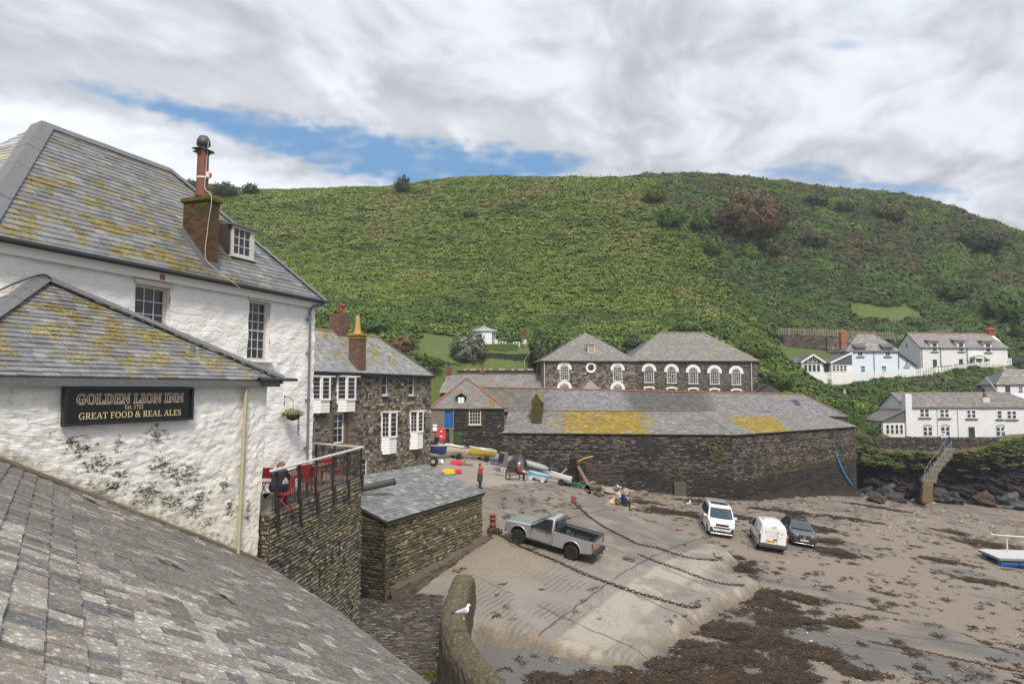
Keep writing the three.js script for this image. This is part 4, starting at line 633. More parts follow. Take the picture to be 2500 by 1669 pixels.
{
const R=rng(404),tufts=[],scrub=[],bram=[];
const gully=(z)=>41+3*n2(z*0.03,5)+ pwl([[-210,-3],[-170,2],[-150,5],[-125,14]],z);
const clearOf=(x,z)=>!(z>-108&&x>-15&&x<3.5&&z<-92)&&!(z>-136.5&&x>52&&x<96&&z<-119)&&!(z>-148.5&&z<-146&&x>72&&x<96)&&!(x>46&&z>-106&&z<-94)&&!(x>75&&x<92&&z<-149&&z>-155);
for(let k=0;k<210000;k++){
const t=R(),d=88+128*Math.pow(R(),0.85),x=(R()*1.72-0.9)*d,z=-d;if(x<-110||x>205||z>frontZ(x)- 1||!clearOf(x,z))continue;if(z>-100&&x<36)continue;
const y=landY(x,z)+ 0.5*fbm(x*0.08,z*0.08,4)+ 0.35*fbm(x*0.16,z*0.4,2),wild=sstep(-2,4,x-gully(z)),low=sstep(-133,-112,z);
if(wild<0.6+0.3*R()){
const pat=fbm(x*0.035,z*0.03,4)+ 0.35*fbm(x*0.16,z*0.16,3),dry=sstep(0.08,0.45,pat-low*0.3+0.1*sstep(-150,-200,z)),dark=sstep(0.0,0.5,fbm(x*0.035+40,z*0.1+x*0.012,4)+ low*0.45-0.08),v=(0.86+0.28*R())*(1+0.3*fbm(x*0.22,z*0.3,3));
let c=[0.13,0.18,0.034];c=c.map((q,i)=>lerp(q,[0.19,0.185,0.065][i],dry*0.7));c=c.map((q,i)=>lerp(q,[0.06,0.105,0.024][i],dark*0.85));
const s=(0.62+0.6*R())*(1+0.4*low)*lerp(1,1.35,sstep(120,200,d));tufts.push({p:v3(x,y-0.1,z),s:[s*1.1,s*(0.8+0.5*R()),s],r:R()*6.28,c:c.map((q)=>q*v*0.94)});
}else if(R()<0.48){
const h=fbm(x*0.05+9,z*0.07,3)+ 0.3*(R()- 0.5),v=0.7+0.55*R(),s=0.7+1.5*R()*R()+ 0.5*sstep(0,0.5,fbm(x*0.1,z*0.1,2));
let c=[0.056,0.078,0.032];c=c.map((q,i)=>lerp(q,[0.085,0.078,0.042][i],sstep(0.05,0.45,h)*0.8));c=c.map((q,i)=>lerp(q,[0.08,0.125,0.027][i],sstep(-0.05,-0.35,h)*0.85));if(z>-160)c=c.map((q,i)=>lerp(q,[0.05,0.09,0.022][i],0.55));
scrub.push({p:v3(x,y-0.15,z),s:[s*1.25,s*(0.7+0.5*R()),s*1.1],r:R()*6.28,c:c.map((q)=>q*v)});
}
}
for(let k=0;k<6000;k++){// brambles along the foot of the hill, the bank beside the chapel and the hedge banks below the cottages
const band=R();let x,z;if(band<0.42){x=lerp(-45,48,R());z=-lerp(108,126,R());}else if(band<0.62){x=lerp(31,52,R());z=-lerp(97,122,R());}else if(band<0.74){x=lerp(37,62,R());z=-lerp(88,112,R());if(z>-97&&x>52)continue;if(x>50 +(z+106)*-1.2&&z>-107&&x>50)continue;}else{x=lerp(46,100,R());z=-lerp(106,121 +(x>72?3:0),R());}
if(x>-15&&x<3.5&&z>-108)continue;if(x>56&&z>-105.5)continue;
const y=landY(x,z),v=0.65+0.7*R(),s=(0.6+1.0*R()*R())*(band>0.62?0.75:1),ye=sstep(0.2,0.6,fbm(x*0.2,z*0.2+30,3));let c=[0.05,0.085,0.02].map((q,i)=>lerp(q,[0.09,0.11,0.032][i],ye*0.8));
if(band>0.62)c=c.map((q,i)=>lerp(q,[0.13,0.105,0.05][i],0.45*R()));
bram.push({p:v3(x,y-0.2,z),s:[s*1.3,s*0.9,s*1.1],r:R()*6.28,c:c.map((q)=>q*v)});
}
scatter('bracken','green and tawny bracken covering the whole open hillside','bracken',tuftGeo,tufts);
scatter('scrub','grey green scrub thick on the right hand side of the hill','scrub',bushGeo,scrub);
scatter('bramble','dark brambles on the banks at the foot of the hill','bramble',bushGeo,bram);
console.log('veg',tufts.length,scrub.length,bram.length);
}
// ------------------------------------------------------------ the rubble house beside the slip
const rubbleTone=(u,y,R)=>{const k=0.6+0.8*R(),r=R(),p=sstep(-0.1,0.5,fbm(u*0.5,y*0.6+7,3));return r<0.3+0.2*p?[0.055*k,0.047*k,0.04*k]:r<0.66?[0.18*k,0.148*k,0.115*k]:[0.3*k,0.265*k,0.215*k];};
const brickTone=(a,y,R)=>{const k=0.6+0.7*R();return[0.22*k,0.085*k,0.05*k];};
const browntone=(a,y,R)=>{const k=0.6+0.7*R();return[0.19*k,0.105*k,0.075*k];};
function oriel(b,F,o){// canted bay window hanging on a wall, apron of white boards
const D=0.44,c=o.px,xm=F.px(c[1],c[3],D).x,xr=F.px(c[2],c[3],D).x,top=F.px(c[1],c[3],D).y,mid=F.px(c[1],c[4],D).y,bot=F.px(c[1],c[5],D).y,xl=xm-0.46,xq=xr+0.46,g=part('bay_window',[bx(xq-xl+0.12,0.07,0.5,(xl+xq)/ 2,top+0.03,0.22),bx(0.09,top-mid,0.09,xm,(top+mid)/ 2,D-0.02),bx(0.09,top-mid,0.09,xr,(top+mid)/ 2,D-0.02),bx(0.08,top-mid,0.08,xl,(top+mid)/ 2,0.02),bx(0.08,top-mid,0.08,xq,(top+mid)/ 2,0.02),bx(xr-xm+0.1,0.08,0.12,(xm+xr)/ 2,mid-0.02,D)],M.white,b);
const L=Math.hypot(xm-xl,D)- 0.1,ang=Math.atan2(-D,xm-xl),sash=(w,x,z,t,cols)=>{const f=windowAt(g,-w/2,w/2,0,top-mid-0.02,{cols,rows:5,fw:0.055,bw:0.02,meet:false,name:'sash',turn:t,at:v3(x,mid+0.01,z),curtain:o.curtain??0.5,panes:'one'});return f;};
sash(L,(xl+xm)/ 2,D/2,ang,o.sideCols??1);sash(xr-xm-0.1,(xm+xr)/ 2,D,0,o.cols??1);sash(L,(xr+xq)/ 2,D/2,-ang,1);
const n=o.boards??5,tp=0.35;for(let i=0;i<n;i++){const y0=lerp(bot,mid,i/n),y1=lerp(bot,mid,(i+0.93)/ n),k0=1,q=[[xl,0.02],[xm,D],[xr,D],[xq,0.02]],s=[];for(let j=0;j<3;j++)s.push(slab([v3(q[j][0],y0,q[j][1]),v3(q[j+1][0],y0,q[j+1][1]),v3(q[j+1][0],y1,q[j+1][1]- 0.012),v3(q[j][0],y1,q[j][1]- 0.012)],0.03));part('apron_board',s,M.white,g);}
part('bay_soffit',slab([v3(xl,bot,0),v3(xq,bot,0),v3(xr,bot,D),v3(xm,bot,D)],0.03),M.whiteOld,g);
part('room_back',bx(xq-xl-0.1,top-mid,0.02,(xl+xq)/ 2,(top+mid)/ 2,0.03),M.room,g);
}
{
const H0=at(1050,1140,55),FH=new Frame(H0,H0.clone().add(Uv),0),b=frameThing(FH,'rubble_stone_house','rubble stone house with white boarded bay windows and yellow lichened roof','house'),XL=-17,EV=11.95,h=3.1,RY=15.0,Y0=3.2;
const P=(a,c)=>FH.px(a,c),box=(a,c,d,e)=>{const p=P(a,c),q=P(d,e);return[p.x,q.x,q.y,p.y];};
const w1=box(933,917,946,964),w2=box(998,917,1011,964),w3=box(815,1009,840,1080),w4=box(884,1120,896,1162);
part('wall_core',bx(-XL-0.02,EV-Y0,0.5,XL/2,(EV+Y0)/ 2,-0.5),M.mortar,b);part('wall',bx(0.3,EV-Y0,6,-0.16,(EV+Y0)/ 2,-3.1),M.mortar,b);
const sk=[w1,w2,w3,w4];roughFace(b,'mortar_face',XL,0,Y0,EV,{holes:sk,amp:0.03,cell:0.4,m:M.mortar,reveal:0.2});
const bricks=[[w3[0]- 0.25,w3[0],w3[2],w3[3]+ 0.1],[w3[1],w3[1]+ 0.45,w3[2],w3[3]+ 0.1],[w1[0]- 0.2,w1[0],w1[2],w1[3]- 0.6],[w2[0]- 0.2,w2[0],w2[2],w2[3]- 0.6]];
stoneFace(b,XL,0,Y0,EV,{course:0.17,length:0.32,seed:71,tone:rubbleTone,depth:0.05,z:0.02,holes:[...sk.map((q)=>[q[0]- 0.02,q[1]+ 0.02,q[2]- 0.05,q[3]+ 0.05]),...bricks],rag:1.0,keep:0.62,single:300});
for(const q of bricks)stoneFace(b,q[0],q[1],q[2],q[3],{course:0.078,length:0.2,seed:72,tone:brickTone,depth:0.02,z:0.03,rag:0.1,name:'brick',single:40});
stoneFace(b,w1[0]- 0.2,w1[1]+ 0.4,9.35,9.62,{course:0.09,length:0.2,seed:74,tone:brickTone,depth:0.015,z:0.05,rag:0.1,name:'brick',single:30});stoneFace(b,w2[0]- 0.3,w2[1]+ 0.4,9.4,9.65,{course:0.09,length:0.2,seed:75,tone:brickTone,depth:0.015,z:0.05,rag:0.1,name:'brick',single:30});
for(const q of[w1,w2])windowAt(b,q[0],q[1],q[2],q[3],{cols:1,rows:2,z:-0.1,back:0.4,curtain:0.25,sill:M.slateEdge,name:'sash_window'});
windowAt(b,w3[0],w3[1],w3[2],w3[3],{cols:2,rows:4,z:-0.12,back:0.4,curtain:0.28,fw:0.08,name:'sash_window',panes:'each'});windowAt(b,w4[0],w4[1],w4[2],w4[3],{cols:1,rows:3,z:-0.1,back:0.4,name:'window'});
oriel(b,FH,{px:[760,785,806,919,975,1008],boards:4});oriel(b,FH,{px:[817,847,868,919,975,1005],boards:4,cols:1});
oriel(b,FH,{px:[926,952,969,1006,1067,1108],boards:6,curtain:0.5,sideCols:2});oriel(b,FH,{px:[991,1020,1033,1004,1054,1096],boards:7,curtain:0.3,sideCols:2});
const e=0.25,f=[v3(XL,EV+0.04,e),v3(e,EV+0.04,e),v3(-h,RY,-h),v3(XL,RY,-h)],rm=roofMat(17.5,4.6,27,{yellow:0.3,patch:0.9,ppm:50,rough:0.6,ochre:[0.2,0.165,0.03],field:(u,v)=>0.24*Math.exp(-(((u-9.5)/ 3)**2 +((v-2.9)/ 1.8)**2))+ 0.18*Math.exp(-(((u-14)/ 2)**2 +((v-2)/ 1.5)**2))- 0.3*sstep(1.3,0.5,v)});
slateFace(b,f,{gauge:0.22,width:0.34,seed:81,m:rm,tone:slateTone(0.6),single:200,wild:0.15});
slateFace(b,[v3(e,EV+0.04,e),v3(e,EV+0.04,-2*h-e),v3(-h,RY,-h)],{gauge:0.22,width:0.34,seed:82,m:rm,tone:slateTone(0.6)});
part('roof_slope',slab([v3(e,EV,-2*h-e),v3(XL,EV,-2*h-e),v3(XL,RY,-h),v3(-h,RY,-h)],0.1),M.slateEdge,b);
ridgeRow(b,v3(XL,RY+0.02,-h),v3(-h,RY+0.02,-h),M.terraOld,{len:0.45,wing:0.15,slope:0.8});ridgeRow(b,v3(-h,RY+0.02,-h),v3(e,EV+0.06,e),M.lead,{len:0.5,wing:0.08,slope:0.4});
part('gutter',[new THREE.CylinderGeometry(0.07,0.07,17.3,8,1,true,-PI/2,PI).rotateZ(PI/2).rotateX(-PI/2).translate(-8.3,EV+0.02,e+0.06),bx(17.3,0.12,0.04,-8.3,EV-0.06,0.2)],M.black,b);
const nF=f[1].clone().sub(f[0]).cross(f[3].clone().sub(f[0])).normalize().applyAxisAngle(v3(0,1,0),FH.turn),c0=FH.l(onPlane(884,905,FH.w(...f[0].toArray()),nF)),cT=FH.px(884,818,c0.z);
const ch1=thing('brick_chimney','brown brick chimney with a tall tiered buff pot rising from the rubble house eaves','chimney',FH.w(c0.x,c0.y-0.25,c0.z-0.4),FH.turn),hh=cT.y-c0.y+0.25;
brickStack(ch1,0.85,0.8,hh,0,{tone:browntone,seed:83,nSingle:200});part('cap',[rb(0.98,0.12,0.93,0.03,0,hh-0.2,0),rb(1.05,0.16,1,0.05,0,hh,0)],mat([0.26,0.19,0.03],0.95,{map:retile(grainCol,3)}),ch1);
const tier=[];for(let i=0;i<4;i++)tier.push([0.2-0.02*i,0.3+i*0.22],[0.24-0.02*i,0.36+i*0.22],[0.19-0.02*i,0.4+i*0.22]);part('chimney_pot',lathe([[0.3,0],[0.26,0.15],...tier,[0.11,1.25],[0.1,1.3]],10).translate(0,hh+0.06,0),M.potBuff,ch1);
const r0=FH.px(828,800,-h),ch2=thing('brick_chimney','ridge chimney of grey brown brick with a leaning red pot behind the rubble house roof','chimney',FH.w(r0.x,RY-0.5,-h),FH.turn);
brickStack(ch2,1.3,0.8,1.75,0,{tone:browntone,seed:84,nSingle:150});part('chimney_pot',lathe([[0.15,0],[0.14,0.6],[0.19,0.62],[0.17,0.72]],12).translate(0.15,1.75,0),M.rustRed,ch2);part('cowl',rod(v3(0.15,2.4,0),v3(0.35,2.45,0.2),0.12),M.rustRed,ch2);{const g=leafCloud(60,7,(R)=>[-0.35+0.35*(R()- 0.5),1.75+0.4*R(),0.4*(R()- 0.5),0,1,0],0.09);part('weeds',g,mat([0.1,0.085,0.03],0.9),ch2);}
}
// ------------------------------------------------------------ slate roofed stone shed, kerb, old wall
const B0=at(942,1268,29.9),A1=at(1177,1200,38),FS=new Frame(B0,A1,0);
{
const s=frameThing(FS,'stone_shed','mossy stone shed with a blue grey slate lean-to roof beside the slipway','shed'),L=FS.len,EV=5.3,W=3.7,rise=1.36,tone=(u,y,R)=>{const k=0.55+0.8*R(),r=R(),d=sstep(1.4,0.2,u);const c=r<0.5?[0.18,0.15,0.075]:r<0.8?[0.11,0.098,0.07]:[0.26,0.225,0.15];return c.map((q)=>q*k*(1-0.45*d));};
part('wall_core',[bx(L-0.04,4.6,0.5,L/2,EV-2.35,-0.27),bx(0.5,4.6,W,0.27,EV-2.35,-W/2),bx(0.5,4.6,W,L-0.27,EV-2.35,-W/2)],M.mortarMoss,s);part('gable_core',slab([v3(0.03,EV-0.1,-W),v3(0.03,EV-0.1,0),v3(0.03,EV+rise-0.12,-W)],0.3),M.mortarMoss,s);
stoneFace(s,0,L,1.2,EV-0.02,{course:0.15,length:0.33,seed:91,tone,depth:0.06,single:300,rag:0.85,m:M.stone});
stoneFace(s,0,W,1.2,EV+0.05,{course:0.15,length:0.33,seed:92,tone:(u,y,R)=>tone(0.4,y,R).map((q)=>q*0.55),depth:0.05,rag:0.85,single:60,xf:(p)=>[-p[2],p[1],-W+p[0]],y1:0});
const f=[v3(-0.12,EV,0.16),v3(L+0.1,EV,0.16),v3(L+0.1,EV+rise,-W),v3(-0.12,EV+rise,-W)],m=roofMat(L+0.3,4.3,33,{yellow:0.02,ppm:80,rough:0.5});
slateFace(s,f,{gauge:0.21,width:0.34,seed:93,m,thick:0.011,wild:0.2,single:300,tone:(u,v,R)=>{const r=R(),k=0.75+0.5*R();return r<0.1?[0.66*k,0.67*k,0.66*k]:r<0.5?[0.38*k,0.395*k,0.39*k]:[0.47*k,0.485*k,0.48*k];}});
part('eave_band',bx(L+0.1,0.16,0.12,L/2,EV-0.1,0.05),M.mortarMoss,s);
const kerb=frameThing(FS,'concrete_kerb','long low concrete step along the foot of the stone shed','kerb');
part('step',grid(90,14,(u0,t)=>{const u=clamp((u0-0.01)/ 0.98),endK=u0<0.005||u0>0.995?1:0;const x=lerp(0.3,L+0.3,u),yg=lerp(2.1,2.62,u),pr=[[-0.02,0.55],[0.5,0.52],[0.56,0.48],[0.6,0.1],[0.6,-0.5]],k=t*4,i=Math.min(3,Math.floor(k)),q=[lerp(pr[i][0],pr[i+1][0],k-i),lerp(pr[i][1],pr[i+1][1],k-i)];return endK?[x,yg-0.3,0.2]:[x,yg+q[1]*0.62+0.07*fbm(x*2.4,t*6,4)- 0.06*(Math.floor(x/1.3)% 2),q[0]*0.9+0.09*fbm(x*1.7,t*3+9,4)];}),mat([0.17,0.145,0.11],0.95,{map:retile(grainCol,6),bumpMap:retile(grainBump,8),bumpScale:0.05}),kerb);
const pp=[at(868,1196,31.4),at(962,1175,32.6)];single('drain_pipe',[rod(pp[0],pp[1],0.16,0.15,16),rod(pp[1].clone().lerp(pp[0],0.03),pp[1].clone().add(pp[1].clone().sub(pp[0]).multiplyScalar(0.01)),0.17,0.17,16)],mat([0.05,0.045,0.04],0.75),'thick dark pipe lying across the top of the shed roof','pipe');
}
{// the old curving wall with the gull on it
const cl=[[-2.05,-31.2,2.55],[-2.1,-30.4,2.86],[-2.2,-28,2.86],[-2.15,-25.5,2.92],[-1.8,-23,3.0],[-1.2,-20.8,3.08],[-0.45,-18.8,3.15],[0.4,-16.8,3.2],[1.4,-14.6,3.25]],cx=new THREE.CatmullRomCurve3(cl.map((p)=>v3(...[p[0],p[2],p[1]]))),prof=[[-0.56,-3.4],[-0.53,-1.6],[-0.47,-0.35],[-0.4,-0.12],[-0.22,0.02],[0.05,0.06],[0.28,0.0],[0.4,-0.14],[0.45,-0.4],[0.5,-1.5],[0.55,-3.4]];
const g=grid(170,60,(u,t)=>{const p=cx.getPointAt(u),d=cx.getTangentAt(u),n=v3(-d.z,0,d.x).normalize(),k=t*(prof.length-1),i=Math.min(prof.length-2,Math.floor(k)),q=[lerp(prof[i][0],prof[i+1][0],k-i),lerp(prof[i][1],prof[i+1][1],k-i)],end=sstep(0,0.03,u),s=u*19;
const r=0.05*fbm(s*2.2,q[1]*2+q[0]*3,4)+ 0.02*n2(s*6,q[1]*8);const w=q[0]*(0.75+0.25*end)+ r*Math.sign(q[0]),y=p.y+q[1]+ r*0.8;
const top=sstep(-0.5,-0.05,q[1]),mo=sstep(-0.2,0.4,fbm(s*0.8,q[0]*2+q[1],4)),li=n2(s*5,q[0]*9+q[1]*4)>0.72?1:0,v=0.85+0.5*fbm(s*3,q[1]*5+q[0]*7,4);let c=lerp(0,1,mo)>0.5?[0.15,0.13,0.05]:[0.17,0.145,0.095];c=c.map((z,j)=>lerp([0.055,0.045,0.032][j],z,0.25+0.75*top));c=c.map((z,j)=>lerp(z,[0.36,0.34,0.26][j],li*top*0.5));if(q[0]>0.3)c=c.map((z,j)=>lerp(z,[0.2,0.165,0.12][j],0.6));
return[p.x-n.x*w*-1,y,p.z-n.z*w*-1,...c.map((z)=>Math.max(0.01,z*v))];});
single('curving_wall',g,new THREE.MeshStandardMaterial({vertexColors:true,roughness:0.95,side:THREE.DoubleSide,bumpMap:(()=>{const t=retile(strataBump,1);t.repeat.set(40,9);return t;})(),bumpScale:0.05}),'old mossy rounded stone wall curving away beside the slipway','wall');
}
// ------------------------------------------------------------ the long fish cellars: sea wall, lean-to roof, main roof, clock gable
const W0=at(1228,1050,70),W1=at(1789,1064,67),W2=at(2088,1044,81.6),FW=new Frame(W0,W1,0),FW2=new Frame(W1,W2,0);
{
const b=frameThing(FW,'fish_cellars','long low fish cellars with lichened slate roofs above a tall dark stone sea wall','building'),EV=6.5,L1=FW.len,L2=FW2.len;b.updateMatrixWorld(true);
const q2=(x,y,z)=>b.worldToLocal(FW2.w(x,y,z));
const tone=(pale0,tide)=>(u,y,R)=>{const p=fbm(u*0.16+pale0,y*0.35,3)+ 0.2*sstep(2,6,y)+(tide?0.12:-0.12),k=0.55+0.9*R()*R()+ 0.2*R();let c=R()<0.36+0.6*p?[0.2,0.172,0.145]:[0.06,0.054,0.048];if(R()<0.06)c=[0.2,0.13,0.1];if(tide){const g=sstep(0.5,0,Math.abs(y-2.2-0.03*u))*sstep(3,8,u);c=c.map((q,i)=>lerp(q,[0.13,0.105,0.025][i],g*0.75));if(y<1.9+0.03*u)c=c.map((q,i)=>lerp(q,[0.022,0.019,0.015][i],0.75));}else if(y<2.6+0.6*n2(u*0.2,1))c=c.map((q,i)=>lerp(q,[0.028,0.026,0.024][i],0.5));return c.map((q)=>q*k);};
part('wall_core',[bx(L1,9.2,0.6,L1/2,EV-4.7,-0.32)],M.mortarDark,b);part('wall_core',slab([q2(0,-4,-0.04),q2(L2,-4,-0.04),q2(L2,EV-0.05,-0.04),q2(0,EV-0.05,-0.04)],0.6),M.mortarDark,b);
part('wall',slab([q2(L2,-4,-0.04),q2(L2-2.5,-4,-9),q2(L2-2.5,EV,-9),q2(L2,EV,-0.04)],0.5),M.mortarDark,b);
stoneFace(b,0,L1,-0.8,EV,{course:0.115,length:0.42,seed:101,tone:tone(3,false),depth:0.06,rag:0.7,single:300});
stoneFace(b,0,L2,-3.2,EV,{course:0.115,length:0.42,seed:102,tone:tone(9,true),depth:0.06,rag:0.7,xf:(p)=>{const v=q2(p[0],p[1],p[2]);return[v.x,v.y,v.z];}});
{const pt=FW.px(1660,1200);part('concrete_pillar',[rb(1.15,1.9,0.5,0.06,pt.x,pt.y+0.05,0.2)],mat([0.1,0.09,0.06],0.95,{map:retile(grainCol,1),bumpMap:grainBump,bumpScale:0.03}),b);
const pa=FW.px(1470,1150);stoneFace(b,pa.x-1.6,pa.x+2.2,0.4,3.4,{course:0.14,length:0.55,seed:105,tone:(u,y,R)=>{const k=0.7+0.5*R();return[0.115*k,0.098*k,0.075*k];},depth:0.1,z:0.05,rag:0.4});
const ob=[];for(let i=0;i<26;i++)ob.push(1);part('wall_foot',grid(80,6,(u,t)=>{const v=q2(u*(L2-1)+ 0.4,0,0.1+1.5*t*(0.7+0.4*n2(u*9,2))),w=b.localToWorld(v.clone()),y=sandY(w.x,w.z)- 0.1 +(1-t)*(0.75+0.5*n2(u*11,4))*sstep(0,0.25,u)+ 0.3*fbm(u*40,t*4,3)*(1-t*0.5);return[v.x,y,v.z];}),mat([0.045,0.028,0.02],0.95,{bumpMap:retile(grainBump,12),bumpScale:0.15}),b);}
// lean-to roof in two planes meeting over the corner
const RT=8.6,ZB=-4.3,ov=0.25,a=v3(0,EV,ov),k=v3(L1+0.12,EV,ov),TH=v3(L1-2.6,RT,ZB),T0=v3(0,RT,ZB),e2=q2(L2+0.3,EV,ov);const t2z=FW2.l(b.localToWorld(TH.clone())).z,T2=q2(L2-3.4,RT,t2z),eb=q2(L2-2.2,EV,-9);
const lm=roofMat(L1+0.5,4.9,41,{yellow:-0.05,ppm:40,ochre:[0.34,0.24,0.012],field:(u,v)=>1.05*sstep(5.6,6.6,u+0.6*n2(v,u))*sstep(16.5,13,u+1.2*n2(v*0.7,3))- 0.12*sstep(1.2,0.4,v)+(u<6.4&&u>4.6?0.35:0)*sstep(0.4,1.2,v)});
const tn=(k0)=>(u,v,R)=>{const kk=k0*0.6*(0.7+0.6*R()),r=R();return r<0.12?[kk*1.45,kk*1.42,kk*1.34]:[kk*1.03,kk*1.0,kk*0.94];};
slateFace(b,[a,k,TH,T0],{gauge:0.2,width:0.34,seed:111,m:lm,tone:tn(0.75),wild:0.35,single:0});
slateFace(b,[k,e2,T2,TH],{gauge:0.2,width:0.34,seed:112,m:roofMat(L2+0.5,5,43,{yellow:-0.1,ppm:40,ochre:[0.34,0.24,0.012],field:(u,v)=>1.05*sstep(2.8,4.2,u+0.5*n2(v,u))*sstep(11.5,9.0,u+0.8*n2(v,2)- 0.5*v)*sstep(4.4,3.6,v)}),tone:tn(0.78),wild:0.35});
slateFace(b,[e2,eb,T2],{gauge:0.22,width:0.34,seed:113,m:roofMat(10,6,44,{yellow:-0.1}),tone:tn(0.75),wild:0.3});
part('roof_seam',rod(k.clone().add(v3(0,0.02,0)),TH.clone().add(v3(0,0.02,0)),0.04),M.slateEdge,b);
// main roof behind
const wl=(px,py,d)=>b.worldToLocal(at(px,py,d)),R0=wl(1170,945,77),R1=wl(1959,962,86),rd=R1.clone().sub(R0).setY(0).normalize(),rn=v3(-rd.z,0,rd.x),dn=(p,o,y,s=0)=>p.clone().addScaledVector(rn,o).addScaledVector(rd,s).add(v3(0,y,0)),E0=dn(R0,3.7,-2.62,-1),E1=dn(R1,3.7,-2.62,3.7),Rb=dn(R0,0,0,-1),E1b=dn(R1,-3.7,-2.62,3.7);
Rb.y=lerp(R0.y,R1.y,-1/R0.distanceTo(R1));E0.y=Rb.y-2.62;E1.y=R1.y-2.62-0.08;
const LM=E1.distanceTo(E0);
const mm=roofMat(LM+0.5,4.8,51,{yellow:0.02,ppm:22,spots:0.45,ochre:[0.26,0.17,0.02],field:(u,v)=>0.34*sstep(7,3.5,u+n2(v,u))+ 0.2*sstep(26,32,u)*sstep(1,3,v)+ 0.15*sstep(3.6,4.3,v)- 0.2*sstep(7,9,u)*sstep(25,20,u)});
slateFace(b,[E0,E1,R1,Rb],{gauge:0.2,width:0.32,seed:121,m:mm,wild:0.3,tone:(u,v,R)=>{const dark=sstep(17,19,u)*sstep(30,27,u),pale=sstep(8,9.5,u+n2(v,u))*(1-dark),k=lerp(0.28,0.42,pale)*(1-0.3*dark)*(0.7+0.6*R());return[k*1.02,k,k*lerp(0.95,1.05,pale)];}});
slateFace(b,[E1,E1b,R1],{gauge:0.2,width:0.32,seed:122,m:mm,tone:tn(0.6),wild:0.3});
part('roof_slope',slab([E1b,dn(E0,-7.4,0),Rb,R1],0.1),M.slateEdge,b);
ridgeRow(b,Rb.clone().add(v3(0,0.03,0)),R1.clone().add(v3(0,0.03,0)),M.terra,{len:0.46,wing:0.17,slope:0.6,most:100});ridgeRow(b,R1.clone().add(v3(0,0.03,0)),E1.clone().add(v3(0,0.05,0)),M.terraOld,{len:0.46,wing:0.12,slope:0.4});
part('wall_core',slab([dn(E1,-0.3,-4,-0.3),dn(E1b,0.3,-4,-0.3),dn(E1b,0.3,0.1,-0.3),dn(E1,-0.3,0.1,-0.3)],0.3),M.mortar,b);part('wall_core',slab([dn(E0,-0.3,-4),dn(E1,-0.3,-4,-0.3),dn(E1,-0.3,0.05,-0.3),dn(E0,-0.3,0.05)],0.3),M.mortar,b);
const bl=[wl(1712,1006,73.5),wl(1880,1005,78)];part('blue_fascia',bar(bl[0],bl[1],0.06,0.16),mat([0.03,0.11,0.3],0.6),b);
ridgeRow(b,v3(0,RT+0.04,ZB),v3(L1-2.6,RT+0.04,ZB),M.terraOld,{len:0.5,wing:0.1,slope:0.4,most:60});
{const nn=E1.clone().sub(E0).cross(Rb.clone().sub(E0)).normalize(),s=b.worldToLocal(onPlane(1945,983,b.localToWorld(E0.clone()),nn.clone().applyAxisAngle(v3(0,1,0),FW.turn))),ux=rd.clone(),vy=nn.clone().cross(ux),c=(i,j)=>s.clone().addScaledVector(ux,i).addScaledVector(vy,j).addScaledVector(nn,0.1);const sk=part('skylight',slab([c(-0.35,-0.5),c(0.35,-0.5),c(0.35,0.5),c(-0.35,0.5)],0.12),M.slateEdge,b);part('pane',slab([c(-0.28,-0.42),c(0.28,-0.42),c(0.28,0.42),c(-0.28,0.42)].map((p)=>p.addScaledVector(nn,0.02)),0.02),M.glassDark,sk);}
// slate hung vent tower standing on the lean-to
{const p=FW.px(1310,1030,-1.6),w=1.0,top=FW.px(1310,981,-1.6).y,ap=FW.px(1310,963,-1.6).y,t=thing('slate_hung_tower','narrow green slate hung tower with a little gable standing on the lean-to roof','tower',FW.w(p.x,7.1,-1.6),FW.turn),g=mat([0.075,0.07,0.02],0.9,{map:retile(grainCol,1)}),H=top-7.1,A=ap-7.1;part('shaft',prism([[-w/2,0],[w/2,0],[w/2,H],[0,A],[-w/2,H]],2.6).translate(0,0,-2.6),g,t);
const n=22;for(let i=0;i<n;i++)part('slate_course',bx(w+0.01,H/n*0.86,0.03,0,(i+0.45)*H/n,0.006,0.12),g,t);const r=M.potBuff;part('roof',[slab([v3(-w/2-0.1,H-0.07,0.08),v3(0,A+0.05,0.08),v3(0,A+0.05,-2.6),v3(-w/2-0.1,H-0.07,-2.6)].reverse(),0.07),slab([v3(0,A+0.05,0.08),v3(w/2+0.1,H-0.07,0.08),v3(w/2+0.1,H-0.07,-2.6),v3(0,A+0.05,-2.6)].reverse(),0.07)],mat([0.27,0.18,0.03],0.9,{map:retile(grainCol,2)}),t);}
// ivy on the wall
const iv=FW.px(1755,1095);{const g=leafCloud(230,31,(R)=>{const t=R();return[iv.x-0.2 +(R()- 0.5)*lerp(2.2,0.9,t),iv.y+1.0-t*2.4+0.3*R(),0.12+0.1*R(),0,0.2,1];},0.11);const o=part('ivy',g,mat([0.055,0.07,0.015],0.8));o.position.copy(FW.w(0,0,0));o.rotation.y=FW.turn;tag(o,'green ivy hanging under the eaves at the corner of the sea wall','ivy');}
}
